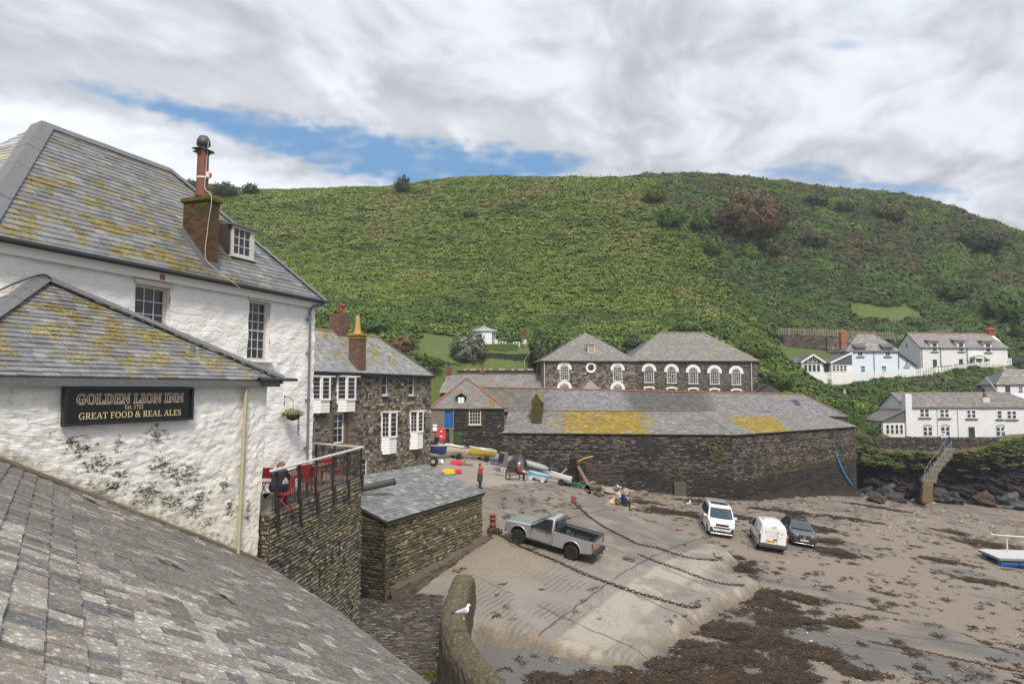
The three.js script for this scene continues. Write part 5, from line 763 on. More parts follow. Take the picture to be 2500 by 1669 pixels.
{// clock house
const C0=at(1060,997,69.6),C1=at(1231,998,70.2),F=new Frame(C0,C1,0),b=frameThing(F,'clock_house','small stone gable house with orange hip tiles, a clock and a bright blue door','house'),L=F.len,EV=8.95,AY=12.15,az=-3.7,ax=F.px(1139,921,az).x;
const box=(x0,y0,x1,y1)=>{const p=F.px(x0,y0),q=F.px(x1,y1);return[p.x,q.x,q.y,p.y];},d=box(1084,1000,1106,1044),w=box(1145,998.5,1174,1036);
roughFace(b,'mortar_face',-0.6,L,3,EV,{holes:[d,w],amp:0.02,cell:0.4,m:M.mortarDark,reveal:0.25});part('wall_core',bx(L,5.9,7,L/2,6,-3.9),M.mortarDark,b);
roughFace(b,'plaster_face',-0.4,d[0]- 0.03,4.6,EV,{amp:0.02,cell:0.4,m:M.mortar,reveal:0.1}).position.z=0.06;
stoneFace(b,d[1]+ 0.06,L,3.6,EV,{course:0.11,length:0.4,seed:131,depth:0.05,z:0.01,holes:[[w[0]- 0.12,w[1]+ 0.12,w[2]- 0.12,w[3]+ 0.1]],rag:0.7,single:200,tone:(u,y,R)=>{const k=0.5+R();return R()<0.2?[0.13*k,0.115*k,0.1*k]:[0.04*k,0.036*k,0.032*k];}});
const dr=part('door',[bx(d[1]- d[0],d[3]- d[2],0.06,(d[0]+ d[1])/ 2,(d[2]+ d[3])/ 2,-0.1),bx(0.34,0.5,0.02,(d[0]+ d[1])/ 2,d[2]+ 0.5,-0.06)],M.blueDoor,b);part('handle',bx(0.04,0.12,0.05,d[1]- 0.12,d[2]+ 0.95,-0.05),M.black,dr);part('door_frame',[bx(0.08,d[3]- d[2],0.14,d[0]- 0.02,(d[2]+ d[3])/ 2,0.04),bx(0.08,d[3]- d[2],0.14,d[1]+ 0.02,(d[2]+ d[3])/ 2,0.04),bx(d[1]- d[0]+ 0.3,0.08,0.3,(d[0]+ d[1])/ 2,d[2]- 0.05,0.08)],M.woodGrey,b);
windowAt(b,w[0],w[1],w[2],w[3],{cols:4,rows:4,z:-0.06,fw:0.09,bw:0.035,m:M.cream,back:0.2,meet:false,sill:M.mortar,name:'casement_window'});
const ov=0.25,f=[v3(-0.5,EV,ov),v3(L+0.25,EV,ov),v3(ax,AY,az)],m=roofMat(8.5,5,61,{yellow:0.22,ppm:40,spots:0.2,ochre:[0.24,0.17,0.02],field:(u,v)=>0.35*Math.exp(-(((u-6.6)/ 1.3)**2 +((v-0.8)/ 1.2)**2))}),t=slateTone(0.4,0.2),tt=(u,v,R)=>{const c=t(u,v,R);return[c[0]*1.06,c[1],c[2]*0.92];};
slateFace(b,f,{gauge:0.17,width:0.26,seed:141,m,tone:tt,wild:0.35});slateFace(b,[v3(L+0.25,EV,ov),v3(L+0.25,EV,-9),v3(ax,AY,-9),v3(ax,AY,az)],{gauge:0.17,width:0.26,seed:142,m,tone:tt,wild:0.35});
part('roof_slope',slab([v3(-0.5,EV,-9),v3(-0.5,EV,ov),v3(ax,AY,az),v3(ax,AY,-9)],0.1),M.slateEdge,b);
ridgeRow(b,v3(-0.5,EV+0.06,ov),v3(ax,AY+0.05,az),M.terra,{len:0.42,wing:0.15,slope:0.55});ridgeRow(b,v3(L+0.25,EV+0.06,ov),v3(ax,AY+0.05,az),M.terraOld,{len:0.42,wing:0.16,slope:0.55});
// clock in its own little gable
const cz=-0.42,cp=F.px(1125.5,977,cz),c=part('clock_dormer',[bx(0.78,0.84,1.0,cp.x,cp.y-0.02,cz-0.52)],mat([0.06,0.02,0.02],0.7),b),cvs=document.createElement('canvas');cvs.width=cvs.height=256;const g=cvs.getContext('2d');g.fillStyle='#cfe0e2';g.fillRect(0,0,256,256);g.strokeStyle='#12202c';g.lineCap='round';
for(let i=0;i<12;i++){const a=i*PI/6;g.lineWidth=i % 3?7:14;g.beginPath();g.moveTo(128+92*Math.sin(a),128-92*Math.cos(a));g.lineTo(128+112*Math.sin(a),128-112*Math.cos(a));g.stroke();}
const hand=(a,l,w2)=>{g.lineWidth=w2;g.beginPath();g.moveTo(128-14*Math.sin(a),128+14*Math.cos(a));g.lineTo(128+l*Math.sin(a),128-l*Math.cos(a));g.stroke();};hand((11.4/12)*2*PI,58,17);hand((24/60)*2*PI,92,12);
const ct=new THREE.CanvasTexture(cvs);ct.colorSpace=THREE.SRGBColorSpace;part('clock_face',new THREE.PlaneGeometry(0.62,0.62).translate(cp.x,cp.y,cz+0.012),new THREE.MeshStandardMaterial({map:ct,roughness:0.4}),c);
part('dormer_roof',[slab([v3(cp.x-0.55,cp.y+0.36,cz+0.2),v3(cp.x,cp.y+0.72,cz+0.2),v3(cp.x,cp.y+0.72,cz-1.4),v3(cp.x-0.55,cp.y+0.36,cz-1.4)].reverse(),0.06),slab([v3(cp.x,cp.y+0.72,cz+0.2),v3(cp.x+0.55,cp.y+0.36,cz+0.2),v3(cp.x+0.55,cp.y+0.36,cz-1.4),v3(cp.x,cp.y+0.72,cz-1.4)].reverse(),0.06),rod(v3(cp.x,cp.y+0.7,cz+0.18),v3(cp.x,cp.y+0.95,cz+0.18),0.05)],mat([0.2,0.13,0.04],0.9),c);
// things on the wall and below it
const pl=box(1097,1046,1107,1096);tag(part('stone_pillar',rb(0.42,pl[3]- pl[2]+ 0.6,0.42,0.05,0,(pl[3]- pl[2])/ 2-0.3,0),mat([0.2,0.18,0.12],0.95,{map:retile(grainCol,3),bumpMap:grainBump,bumpScale:0.05})),'lichened stone pillar below the blue door','pillar').position.copy(F.w((pl[0]+ pl[1])/ 2,pl[2],0.7));
const bp=F.px(1077,1060,2.2),lb=thing('lifebuoy_housing','red lifebuoy housing on a post beside the rubble house','lifebuoy',F.w(bp.x,bp.y,2.2),F.turn);part('housing',new THREE.ExtrudeGeometry(new THREE.Shape([[-0.3,-0.55],[0.3,-0.55],[0.42,-0.3],[0.42,0.32],[0.28,0.55],[-0.28,0.55],[-0.42,0.32],[-0.42,-0.3]].map((q)=>new THREE.Vector2(...q))),{depth:0.12,bevelEnabled:true,bevelSize:0.05,bevelThickness:0.05,bevelSegments:3}),M.redPaint,lb);
for(const y of[-0.26,0.24])part('white_grip',new THREE.TorusGeometry(0.1,0.045,6,12,PI).rotateZ(0).translate(0,y,0.17),M.white,lb);part('post',rod(v3(0,-2.3,0.02),v3(0,0.3,0.02),0.05),M.wood,lb);
const np=F.px(1061.5,1044,0.4),no=thing('notice_board','white notice with a pink stripe on the wall left of the blue door','notice',F.w(np.x,np.y,0.2),F.turn);part('panel',bx(0.44,0.66,0.03),M.white,no);part('stripe',bx(0.43,0.08,0.02,0,0.12,0.02),mat([0.5,0.06,0.12],0.5),no);
const kp=F.px(1062,1066,1.2);single('name_board',bx(1.1,0.5,0.05).rotateY(F.turn).translate(...F.w(kp.x,kp.y,1.2).toArray()),M.mortar,'pale weathered board low on the wall behind the lifebuoy','board');
{const o=part('wall_plant',leafCloud(220,37,(R)=>[(R()- 0.5)*1.2,(R()- 0.5)*1.1,0.1*R(),0,0.3,1],0.1),mat([0.04,0.075,0.015],0.8));const p=F.px(1112,1068,0.3);o.position.copy(F.w(p.x,p.y,0.25));o.rotation.y=F.turn;tag(o,'green wall plant beside the stone pillar','plant');}
}
// ------------------------------------------------------------ chapel and school behind
function archWindow(parent,cx,y0,y1,w,o={}){// round headed window with hood, frame, bars and tracery
const r=w/2,s=y1-r,hood=[],fr=[];
const ring=(ri,ro,a0,a1,d,z)=>{const sh=new THREE.Shape();sh.absarc(0,0,ro,a0,a1,false);sh.absarc(0,0,ri,a1,a0,true);return new THREE.ExtrudeGeometry(sh,{depth:d,bevelEnabled:false,curveSegments:20}).translate(cx,s,z);};
const f=part('arched_window',[ring(r-0.07,r,0,PI,0.08,0),bx(0.07,s-y0,0.08,cx-r+0.035,(s+y0)/ 2,0.04),bx(0.07,s-y0,0.08,cx+r-0.035,(s+y0)/ 2,0.04),bx(w+0.1,0.1,0.16,cx,y0-0.03,0.06),...[1,2,3].map((i)=>bx(0.035,s-y0,0.03,cx-r+w*i/4,(s+y0)/ 2,0.03)),...[1,2,3,4].map((j)=>bx(w-0.1,0.03,0.028,cx,y0 +(s-y0)*j/4,0.03)),...(o.tracery===false?[1,2].map((i)=>ring(r*i/3-0.018,r*i/3+0.018,0,PI,0.03,0.016)):[-0.5,0,0.5].flatMap((k)=>[ring(r*0.72,r*0.72+0.035,0.25,PI/2+0.4,0.03,0.016).translate(-r*0.5+k*r*0.8,0,0),ring(r*0.72,r*0.72+0.035,PI/2-0.4,PI-0.25,0.03,0.016).translate(r*0.5+k*r*0.8,0,0)]).filter((g)=>{const p=g.attributes.position;for(let i=0;i<p.count;i++){const x=p.getX(i)- cx,y=Math.max(0,p.getY(i)- s),d=Math.hypot(x,y),m=r-0.04;if(d>m){p.setX(i,cx+x*m/d);p.setY(i,s+y*m/d);}}return true;}))],M.white,parent);
const gs=new THREE.Shape();gs.moveTo(cx-r+0.03,y0);gs.lineTo(cx+r-0.03,y0);gs.lineTo(cx+r-0.03,s);gs.absarc(cx,s,r-0.03,0,PI,false);part('pane',new THREE.ExtrudeGeometry(gs,{depth:0.01,bevelEnabled:false}),M.glassDark,f);
part('hood',ring(r+0.02,r +(o.hood??0.34),-0.12,PI+0.12,0.1,0.0),M.white,f);
}
const chapelTone=(a,pk)=>(u,y,R)=>{const k=0.55+0.85*R(),r=R();const c=r<0.22?[0.11,0.098,0.086]:r<0.75?[0.29,0.255,0.22]:[0.4,0.36,0.31];return c.map((q)=>q*k*a);};
{
const mk=(name,label,F,EV,roof,rseed,tone,o={})=>{const b=frameThing(F,name,label,'chapel'),L=F.len;part('wall_core',bx(L,EV-6,8,L/2,(EV+6)/ 2,-4.06),o.core||M.mortar,b);stoneFace(b,0,L,9.6,EV,{course:o.course||0.14,length:o.length||0.4,seed:rseed,tone,depth:0.05,rag:o.rag||0.8,single:0});
for(const f of roof)slateFace(b,f,{gauge:0.22,width:0.34,seed:rseed+1,m:o.rm,tone:o.tn,wild:0.25});part('gutter',[bx(L+0.5,0.12,0.14,L/2,EV-0.02,0.3)],M.greyPipe,b);return b;};
const F1=new Frame(at(1327,880,88),at(1551,884,89)),F2=new Frame(at(1549,881,91.8),at(1849,886,92.4)),L1=F1.len,L2=F2.len,E1=14.55,E2=14.7,p1=F1.px(1430,812,-6.2),p2=F2.px(1611,811,-5.4),p3=F2.px(1718,814,-5.4);
const rm1=roofMat(14,8,71,{yellow:0.05,ppm:24,spots:0.3,ochre:[0.24,0.17,0.06],field:(u,v)=>0.25*sstep(1.8,0.5,v)}),rm2=roofMat(18,8,73,{yellow:0.02,ppm:22,spots:0.1,ochre:[0.25,0.17,0.06],field:(u,v)=>0.2*sstep(10,13,u)}),tn=(u,v,R)=>{const k=0.46*(0.75+0.5*R());return[k*1.04,k,k*0.92];};
const a0=v3(-0.5,E1,0.4),a1=v3(L1+0.3,E1,0.4),ap=v3(p1.x,p1.y,-6.2),mid=v3(ap.x,ap.y,-12);
const b1=mk('stone_chapel','left stone chapel with a pointed hipped roof and one round window between arched ones',F1,E1,[[a0,a1,ap]],151,chapelTone(1),{rm:rm1,tn});
part('roof_slope',[slab([a1,v3(L1+0.3,E1,-12),mid,ap],0.1),slab([v3(-0.5,E1,-12),a0,ap,mid],0.1)],M.slateEdge,b1);
const rowY=(F,px,py)=>F.px(px,py);
for(const[c,yb,yt]of[[1378,927,889],[1508,929.5,891]]){const q=rowY(F1,c,yb),t=rowY(F1,c,yt);archWindow(b1,q.x,q.y,t.y,1.2,{});const q2=rowY(F1,c,975),t2=rowY(F1,c,yt+46);archWindow(b1,q2.x,q2.y,t2.y,1.25,{});}
const rw=F1.px(1442.5,898),rn=part('round_window',[new THREE.TorusGeometry(0.56,0.15,8,28).translate(rw.x,rw.y,0.04),new THREE.TorusGeometry(0.42,0.04,6,24).translate(rw.x,rw.y,0.03)],M.white,b1);part('pane',new THREE.CylinderGeometry(0.44,0.44,0.02,24).rotateX(PI/2).translate(rw.x,rw.y,0.03),M.glassDark,rn);
const dm=F1.px(1444,862,-1.2),dt=F1.px(1444,842,-1.2);part('loft_hatch',[bx(0.95,dt.y-dm.y,0.8,dm.x,(dt.y+dm.y)/ 2,-1.62),bx(1.15,0.1,1.2,dm.x,dt.y+0.08,-1.7)],mat([0.3,0.27,0.22],0.9),b1);part('hatch_frame',[bx(0.1,dt.y-dm.y,0.06,dm.x-0.44,(dt.y+dm.y)/ 2,-1.18),bx(0.1,dt.y-dm.y,0.06,dm.x+0.44,(dt.y+dm.y)/ 2,-1.18),bx(0.8,0.1,0.06,dm.x,dm.y+0.05,-1.18)],M.cream,b1);part('hatch_finial',rod(v3(dm.x,dt.y+0.1,-1.3),v3(dm.x,dt.y+0.5,-1.3),0.04),M.cream,b1);
part('downpipe',rod(v3(0.1,9.5,0.1),v3(0.1,E1,0.1),0.06),M.whiteOld,b1);
const pr=F1.px(1444,946,1.2),pa=F1.px(1444,930,0.2);part('porch_roof',[new THREE.ConeGeometry(1.5,1.2,4).rotateY(PI/4).translate(pr.x,pr.y+0.4,0.6)],mat([0.25,0.24,0.21],0.8,{map:grainCol}),b1);
const c0=v3(-1.2,E2,0.4),c1=v3(L2+0.4,E2,0.4),d0=v3(p2.x,p2.y,-5.4),d1=v3(p3.x,p3.y,-5.4);d1.y=d0.y;
const b2=mk('stone_school','right stone schoolhouse with five white arched windows under a wide hipped roof',F2,E2,[[c0,c1,d1,d0]],161,chapelTone(0.8),{rm:rm2,tn,course:0.11,length:0.3,rag:0.3,core:mat([0.15,0.135,0.12],0.95)});b2.userData.category='school';
part('roof_slope',[slab([c1,v3(L2+0.4,E2,-11),d1],0.1),slab([v3(-1.2,E2,-11),c0,d0],0.1),slab([v3(L2+0.4,E2,-11),v3(-1.2,E2,-11),d0,d1],0.1)],M.slateEdge,b2);
ridgeRow(b2,d0.clone().add(v3(0,0.02,0)),d1.clone().add(v3(0,0.02,0)),M.terraOld,{len:0.45,wing:0.15,slope:0.6});
for(const c of[1585,1640,1693,1745,1798]){const q=F2.px(c,933 +(c-1585)*0.025),t=F2.px(c,893 +(c-1585)*0.028);archWindow(b2,q.x,q.y,t.y,1.26,{hood:0.36,tracery:false});const l=F2.px(c,948 +(c-1585)*0.025);const lw=part('window',[new THREE.TorusGeometry(1.9,0.13,6,16,0.8).rotateZ(PI/2-0.4).scale(1,1,0.6).translate(l.x,l.y-1.75,0.05),bx(0.08,1.4,0.08,l.x-0.6,l.y-0.75,0.04),bx(0.08,1.4,0.08,l.x+0.6,l.y-0.75,0.04)],M.white,b2);part('pane',bx(1.15,1.4,0.02,l.x,l.y-0.8,0.02),M.glassDark,lw);}
part('downpipe',rod(v3(L2-0.85,8,0.1),v3(L2-0.85,E2,0.1),0.07),M.whiteOld,b2);part('wire',tube([v3(0.3,12.8,0.08),v3(L2*0.3,13.9,0.08),v3(L2*0.9,13.9,0.08),v3(L2-0.4,12.8,0.08)],0.02,20,4),M.black,b2);part('alarm_box',bx(0.3,0.4,0.1,L2-0.35,13.0,0.07),M.greyPipe,b2);
// the roofs between the chapel and the fish cellars
const F3=new Frame(at(1074,948,87.5),at(1327,956,87.5)),L3=F3.len,RA=F3.px(1084,913,-4).y,b3=frameThing(F3,'row_cottages','long pale slate roof of a cottage row with orange ridge behind the clock house','cottages'),y0=RA-2.5;
part('wall_core',bx(L3,5,7,L3/2,y0-2.6,-4),M.mortar,b3);slateFace(b3,[v3(-0.2,y0,0.1),v3(L3,y0,0.1),v3(L3,RA,-4),v3(0.6,RA,-4)],{gauge:0.22,width:0.34,seed:171,m:roofMat(14,5,81,{yellow:-0.1,spots:0.35,ppm:24}),tone:tn,wild:0.3});part('roof_slope',slab([v3(L3,y0,-8),v3(-0.2,y0,-8),v3(0.6,RA,-4),v3(L3,RA,-4)],0.1),M.slateEdge,b3);
ridgeRow(b3,v3(0.6,RA+0.03,-4),v3(L3,RA+0.03,-4),M.terra,{len:0.45,wing:0.14,slope:0.5});
const chm=(px,py,w,h,label,m,potH)=>{const p=F3.px(px,py,-4),c=thing('brick_chimney',label,'chimney',F3.w(p.x,p.y,-4),F3.turn);brickStack(c,w,w,h,0,{tone:brickTone,seed:5,nSingle:0});part('cap',rb(w+0.12,0.12,w+0.12,0.02,0,h,0),M.terraOld,c);part('chimney_pot',lathe([[0.18,0],[0.15,potH],[0.2,potH+0.04],[0.17,potH+0.12]],12).translate(0,h+0.05,0),m,c);return c;};
chm(1095,914,0.75,1.0,'short brick chimney with a dark pot at the left end of the pale slate row',M.black,0.5);chm(1178.5,914,0.42,0.35,'small red pot on the middle of the pale slate row ridge',M.rustRed,0.5);chm(1317,922,0.6,1.6,'orange brick chimney with red pot against the left chapel corner',M.rustRed,0.75);
const F4=new Frame(at(1116,905,93.5),at(1303,910,93.5)),gw=frameThing(F4,'garden_wall','dark slate garden wall with pale coping behind the pale slate row','wall'),L4=F4.len,ty=F4.px(1116,903).y;part('wall_core',bx(L4,3,0.4,L4/2,ty-1.55,-0.22),M.mortarDark,gw);stoneFace(gw,0,L4,ty-1.4,ty,{course:0.12,length:0.22,seed:181,depth:0.05,rag:0.6,single:0,tone:(u,y,R)=>{const k=0.5+R();return[0.1*k,0.097*k,0.1*k];}});for(let i=0;i<24;i++)part('coping_stone',rb(L4/24-0.04,0.14,0.5,0.03,(i+0.5)*L4/24,ty+0.05,-0.2),i % 5===1?M.terraOld:i % 3?M.whiteOld:M.mortar,gw);
const F5=new Frame(at(1846,960,90),at(1912,962,90)),s5=frameThing(F5,'gabled_shed','small dark slate gable peeping over the ridge right of the schoolhouse','shed'),g5=F5.px(1880,936);part('gable',prism([[0,7],[F5.len,7],[F5.len,F5.px(1912,956).y],[g5.x,g5.y],[0,F5.px(1846,958).y]],4).translate(0,0,-4),mat([0.07,0.07,0.072],0.8,{map:retile(grainCol,1)}),s5);part('verge',[bar(v3(0,F5.px(1846,958).y+0.1,0.05),v3(g5.x,g5.y+0.1,0.05),0.2,0.1),bar(v3(g5.x,g5.y+0.1,0.05),v3(F5.len,F5.px(1912,956).y+0.1,0.05),0.2,0.1)],M.black,s5);
const lp=at(1859,924,91),ln=thing('street_lantern','black street lantern beside the right corner of the schoolhouse','lantern',lp);part('bracket',rod(v3(0,-1.6,0),v3(0,0,0),0.06),M.black,ln);part('lantern',new THREE.CylinderGeometry(0.3,0.17,0.6,4).translate(0,0.35,0),M.glassDark,ln);part('lantern_cap',[new THREE.ConeGeometry(0.38,0.3,4).translate(0,0.8,0),ball(0.06,0,1.0,0)],M.black,ln);
}
// ------------------------------------------------------------ white cottages on the right, their walls and fences
const cotTone=(k)=>(u,v,R)=>{const a=k*0.82*(0.65+0.7*R()),w=R();return w<0.1?[a*1.35,a*1.3,a*1.22]:[a*1.05,a*0.98,a*0.94];};
function sashPair(b,F,x0,x1,y0,y1,n,o={}){const p=F.px(x0,y1),q=F.px(x1,y0),w=(q.x-p.x)/ n;for(let i=0;i<n;i++)windowAt(b,p.x+i*w+0.02,p.x +(i+1)*w-0.02,p.y,q.y,{cols:o.cols??1,rows:o.rows??2,z:o.z??0.02,fw:0.08,bw:0.04,glass:o.glass||M.glassBlue,name:'sash_window',curtain:0});if(o.sill!==false)part('window_sill',bx(q.x-p.x+0.5,0.12,0.22,(p.x+q.x)/ 2,p.y-0.14,0.1),M.slateEdge,b);}
{// upper left cottage
const F=new Frame(at(2070,920,124),at(2197,920,124)),L=F.len,EV=F.px(2070,857).y,Y0=11.5,b=frameThing(F,'blue_white_cottage','pale blue white cottage with hipped slate roof, glazed garden rooms and an orange chimney','cottage'),D=6.5,RY=F.px(2110,814,-3.2).y,r0=F.px(2096,815,-3.2).x,r1=F.px(2133,815,-3.2).x,pale=mat([0.6,0.66,0.75],0.85,{bumpMap:retile(grainBump,0.7),bumpScale:0.01});
roughFace(b,'wall',0,L,Y0,EV,{m:pale,amp:0.02,cell:0.6});part('wall_core',bx(L,EV-Y0,D,L/2,(EV+Y0)/ 2,-D/2-0.03),pale,b);
const rm=roofMat(14,6,91,{yellow:-0.05,spots:0.3,ppm:24}),e=0.35,P=v3;slateFace(b,[P(-e,EV,e),P(L+e,EV,e),P(r1,RY,-3.2),P(r0,RY,-3.2)],{gauge:0.26,width:0.36,seed:201,m:rm,tone:cotTone(0.62),wild:0.3});slateFace(b,[P(-e,EV,-D-e),P(-e,EV,e),P(r0,RY,-3.2)],{gauge:0.26,width:0.36,seed:202,m:rm,tone:cotTone(0.5),wild:0.3});part('roof_slope',[slab([P(L+e,EV,e),P(L+e,EV,-D-e),P(r1,RY,-3.2)],0.1),slab([P(L+e,EV,-D-e),P(-e,EV,-D-e),P(r0,RY,-3.2),P(r1,RY,-3.2)],0.1)],M.slateEdge,b);ridgeRow(b,P(r0,RY+0.03,-3.2),P(r1,RY+0.03,-3.2),M.terra,{len:0.45,wing:0.16,slope:0.6});
part('gutter',bx(L+0.6,0.12,0.14,L/2,EV-0.05,e-0.05),M.greyPipe,b);for(const px of[2076,2135,2195])part('downpipe',rod(v3(F.px(px,900).x,Y0,0.1),v3(F.px(px,900).x,EV,0.1),0.06),M.greyPipe,b);
for(const[x0,x1]of[[2094,2107],[2161,2174]]){const p=F.px(x0,870),q=F.px(x1,850);part('dormer_surround',[bx(q.x-p.x+0.4,q.y-p.y+0.3,0.5,(p.x+q.x)/ 2,(p.y+q.y)/ 2,-0.24)],M.white,b);part('dormer_roof',slab([v3(p.x-0.6,q.y+0.2,0.6),v3(q.x+0.6,q.y+0.2,0.6),v3(q.x+0.6,q.y+1.5,-2.4),v3(p.x-0.6,q.y+1.5,-2.4)],0.12),M.slateEdge,b);sashPair(b,F,x0,x1,850,869,1,{cols:2});}
for(const[x0,x1]of[[2102,2113],[2153,2164.5]])sashPair(b,F,x0,x1,892,909,1,{cols:2,sill:false});
const cp=F.px(2059,850,-2.5),ch=thing('brick_chimney','orange brick chimney at the left end of the pale blue cottage','chimney',F.w(cp.x,F.px(2059,858,-2.5).y,-2.5),0),H=F.px(2059,812,-2.5).y-F.px(2059,858,-2.5).y;brickStack(ch,1.0,0.9,H,0,{tone:(a,y,R)=>{const k=0.7+0.6*R();return[0.36*k,0.16*k,0.08*k];},seed:11,cw:0.3,ch:0.11});part('cap',[rb(1.2,0.2,1.1,0.04,0,H,0),rod(v3(-0.1,H,0),v3(-0.1,H+0.9,0),0.17)],M.brickOrange,ch);
// glazed rooms on the left: two gables, right lean-to on the other side
const glz=(x0,x1,y0,y1,n,z,rows=2)=>{const w=(x1-x0)/ n;for(let i=0;i<n;i++)windowAt(b,x0+i*w+0.03,x0 +(i+1)*w-0.03,y0,y1,{cols:1,rows,z,fw:0.09,bw:0.04,glass:M.glassDark,name:'garden_window'});};
const zA=1.2,a=F.px(2030,890,zA),a1=F.px(2069,865,zA),l0=F.px(2032,906,zA),l1=F.px(2068,891,zA);part('sunroom_wall',[prism([[a.x,Y0],[0.3,Y0],[0.3,F.px(2069,866,zA).y],[a.x,F.px(2030,886,zA).y]],3).translate(0,0,zA-3.02)],M.white,b);part('slate_hanging',prism([[a.x+0.2,F.px(2030,890,zA).y],[0.3,F.px(2030,890,zA).y],[0.3,F.px(2069,866,zA).y],[a.x+0.5,F.px(2030,886,zA).y]],0.05).translate(0,0,zA),M.slateEdge,b);glz(l0.x,l1.x,l0.y,l1.y,4,zA+0.06);
part('sunroom_roof',slab([v3(a.x-0.3,F.px(2028,886,zA).y,zA+0.3),v3(0.3,F.px(2069,862,zA).y+0.1,zA+0.3),v3(0.3,F.px(2069,862,zA).y+0.3,zA-3.4),v3(a.x-0.3,F.px(2028,886,zA).y+0.2,zA-3.4)],0.12),M.slateEdge,b);part('barge_board',bar(v3(a.x-0.3,F.px(2028,886,zA).y,zA+0.33),v3(0.3,F.px(2069,862,zA).y+0.1,zA+0.33),0.06,0.28),M.white,b);
const g0=F.px(1959,884,zA),g1=F.px(2008,884,zA),gt=F.px(1984,868,zA),gl=F.px(1930,885,zA-4);part('porch_wall',prism([[g0.x,Y0],[g1.x,Y0],[g1.x,g1.y],[gt.x,gt.y],[g0.x,g0.y]],4.5).translate(0,0,zA-4.52),M.white,b);part('gable_slate',prism([[g0.x+0.4,g0.y-0.3],[g1.x-0.4,g1.y-0.3],[g1.x-0.2,g1.y],[gt.x,gt.y-0.1],[g0.x+0.2,g0.y]],0.05).translate(0,0,zA),M.slateEdge,b);
const fan=F.px(1984,884,zA+0.06);{const sh=new THREE.Shape();sh.absarc(fan.x,fan.y,0.85,0,PI,false);const fw=part('fan_window',[new THREE.TorusGeometry(0.85,0.06,5,16,PI).translate(fan.x,fan.y,zA+0.09),bx(1.8,0.08,0.08,fan.x,fan.y,zA+0.09),...[-0.4,0,0.4].map((t)=>rod(v3(fan.x,fan.y,zA+0.1),v3(fan.x+Math.sin(t*2)*0.85,fan.y+Math.cos(t*2)*0.85,zA+0.1),0.03))],M.white,b);part('pane',new THREE.ShapeGeometry(sh).translate(0,0,zA+0.07),M.glassDark,fw);}
part('porch_roof',[slab([v3(g0.x-0.4,g0.y-0.1,zA+0.4),v3(gt.x,gt.y+0.15,zA+0.4),v3(gt.x,gt.y+0.15,zA-4.6),v3(g0.x-0.4,g0.y-0.1,zA-4.6)].reverse(),0.12),slab([v3(gt.x,gt.y+0.15,zA+0.4),v3(g1.x+0.4,g1.y-0.1,zA+0.4),v3(g1.x+0.4,g1.y-0.1,zA-4.6),v3(gt.x,gt.y+0.15,zA-4.6)].reverse(),0.12)],M.slateEdge,b);part('barge_board',[bar(v3(g0.x-0.4,g0.y-0.1,zA+0.43),v3(gt.x,gt.y+0.15,zA+0.43),0.06,0.28),bar(v3(gt.x,gt.y+0.15,zA+0.43),v3(g1.x+0.4,g1.y-0.1,zA+0.43),0.06,0.28)],M.white,b);ridgeRow(b,v3(gt.x,gt.y+0.2,zA),v3(gt.x,gt.y+0.2,zA-4.6),M.terra,{len:0.5,wing:0.15,slope:0.6});
glz(F.px(1962,904,zA).x,F.px(2004,904,zA).x,F.px(1962,908,zA).y,F.px(1962,889,zA).y,4,zA+0.06,1);const s0=F.px(1932,900,zA-1),s1=F.px(1958,900,zA-1);part('garden_room',[bx(s1.x-s0.x,F.px(1932,886,zA-1).y-Y0,3.4,(s0.x+s1.x)/ 2,(F.px(1932,886,zA-1).y+Y0)/ 2,zA-2.72)],M.white,b);part('roof_slope',slab([v3(s0.x-0.3,F.px(1932,886,zA-1).y,zA-0.7),v3(g0.x+0.4,F.px(1932,886,zA-1).y,zA-0.7),v3(g0.x+0.9,F.px(1955,872,zA-3).y,zA-3.5),v3(s0.x+1.0,F.px(1955,872,zA-3).y,zA-3.5)],0.1),M.slateEdge,b);glz(s0.x+0.1,s1.x-0.1,F.px(1932,906,zA-1).y,F.px(1932,890,zA-1).y,6,zA-0.98,1);
part('link_room',[bx(F.px(2030,900,0.3).x-F.px(2006,900,0.3).x,F.px(2010,886,0.3).y-Y0,2,(F.px(2030,900,0.3).x+F.px(2006,900,0.3).x)/ 2,(F.px(2010,886,0.3).y+Y0)/ 2,-0.9)],M.white,b);part('link_roof',slab([v3(F.px(2004,886,0.3).x,F.px(2004,886,0.3).y,0.7),v3(F.px(2034,886,0.3).x,F.px(2004,886,0.3).y,0.7),v3(F.px(2034,886,0.3).x,F.px(2004,874,0.3).y,-2),v3(F.px(2004,886,0.3).x,F.px(2004,874,0.3).y,-2)],0.1),M.slateEdge,b);const ld=F.px(2015,904,0.3);part('glass_door',bx(0.9,1.7,0.06,ld.x+0.3,ld.y+0.4,0.14),M.glassDark,b);
const lr=F.px(2199,863),le=F.px(2238,895);part('lean_to',prism([[L,Y0],[F.px(2240,900).x,Y0],[F.px(2240,900).x,le.y],[L,lr.y]],4).translate(0,0,-4.2),pale,b);part('lean_to_roof',bar(v3(L,lr.y+0.1,-2),v3(F.px(2241,900).x,le.y+0.1,-2),4.5,0.1),M.slateEdge,b);sashPair(b,F,2212,2219,877,891,1,{z:-0.15});
}
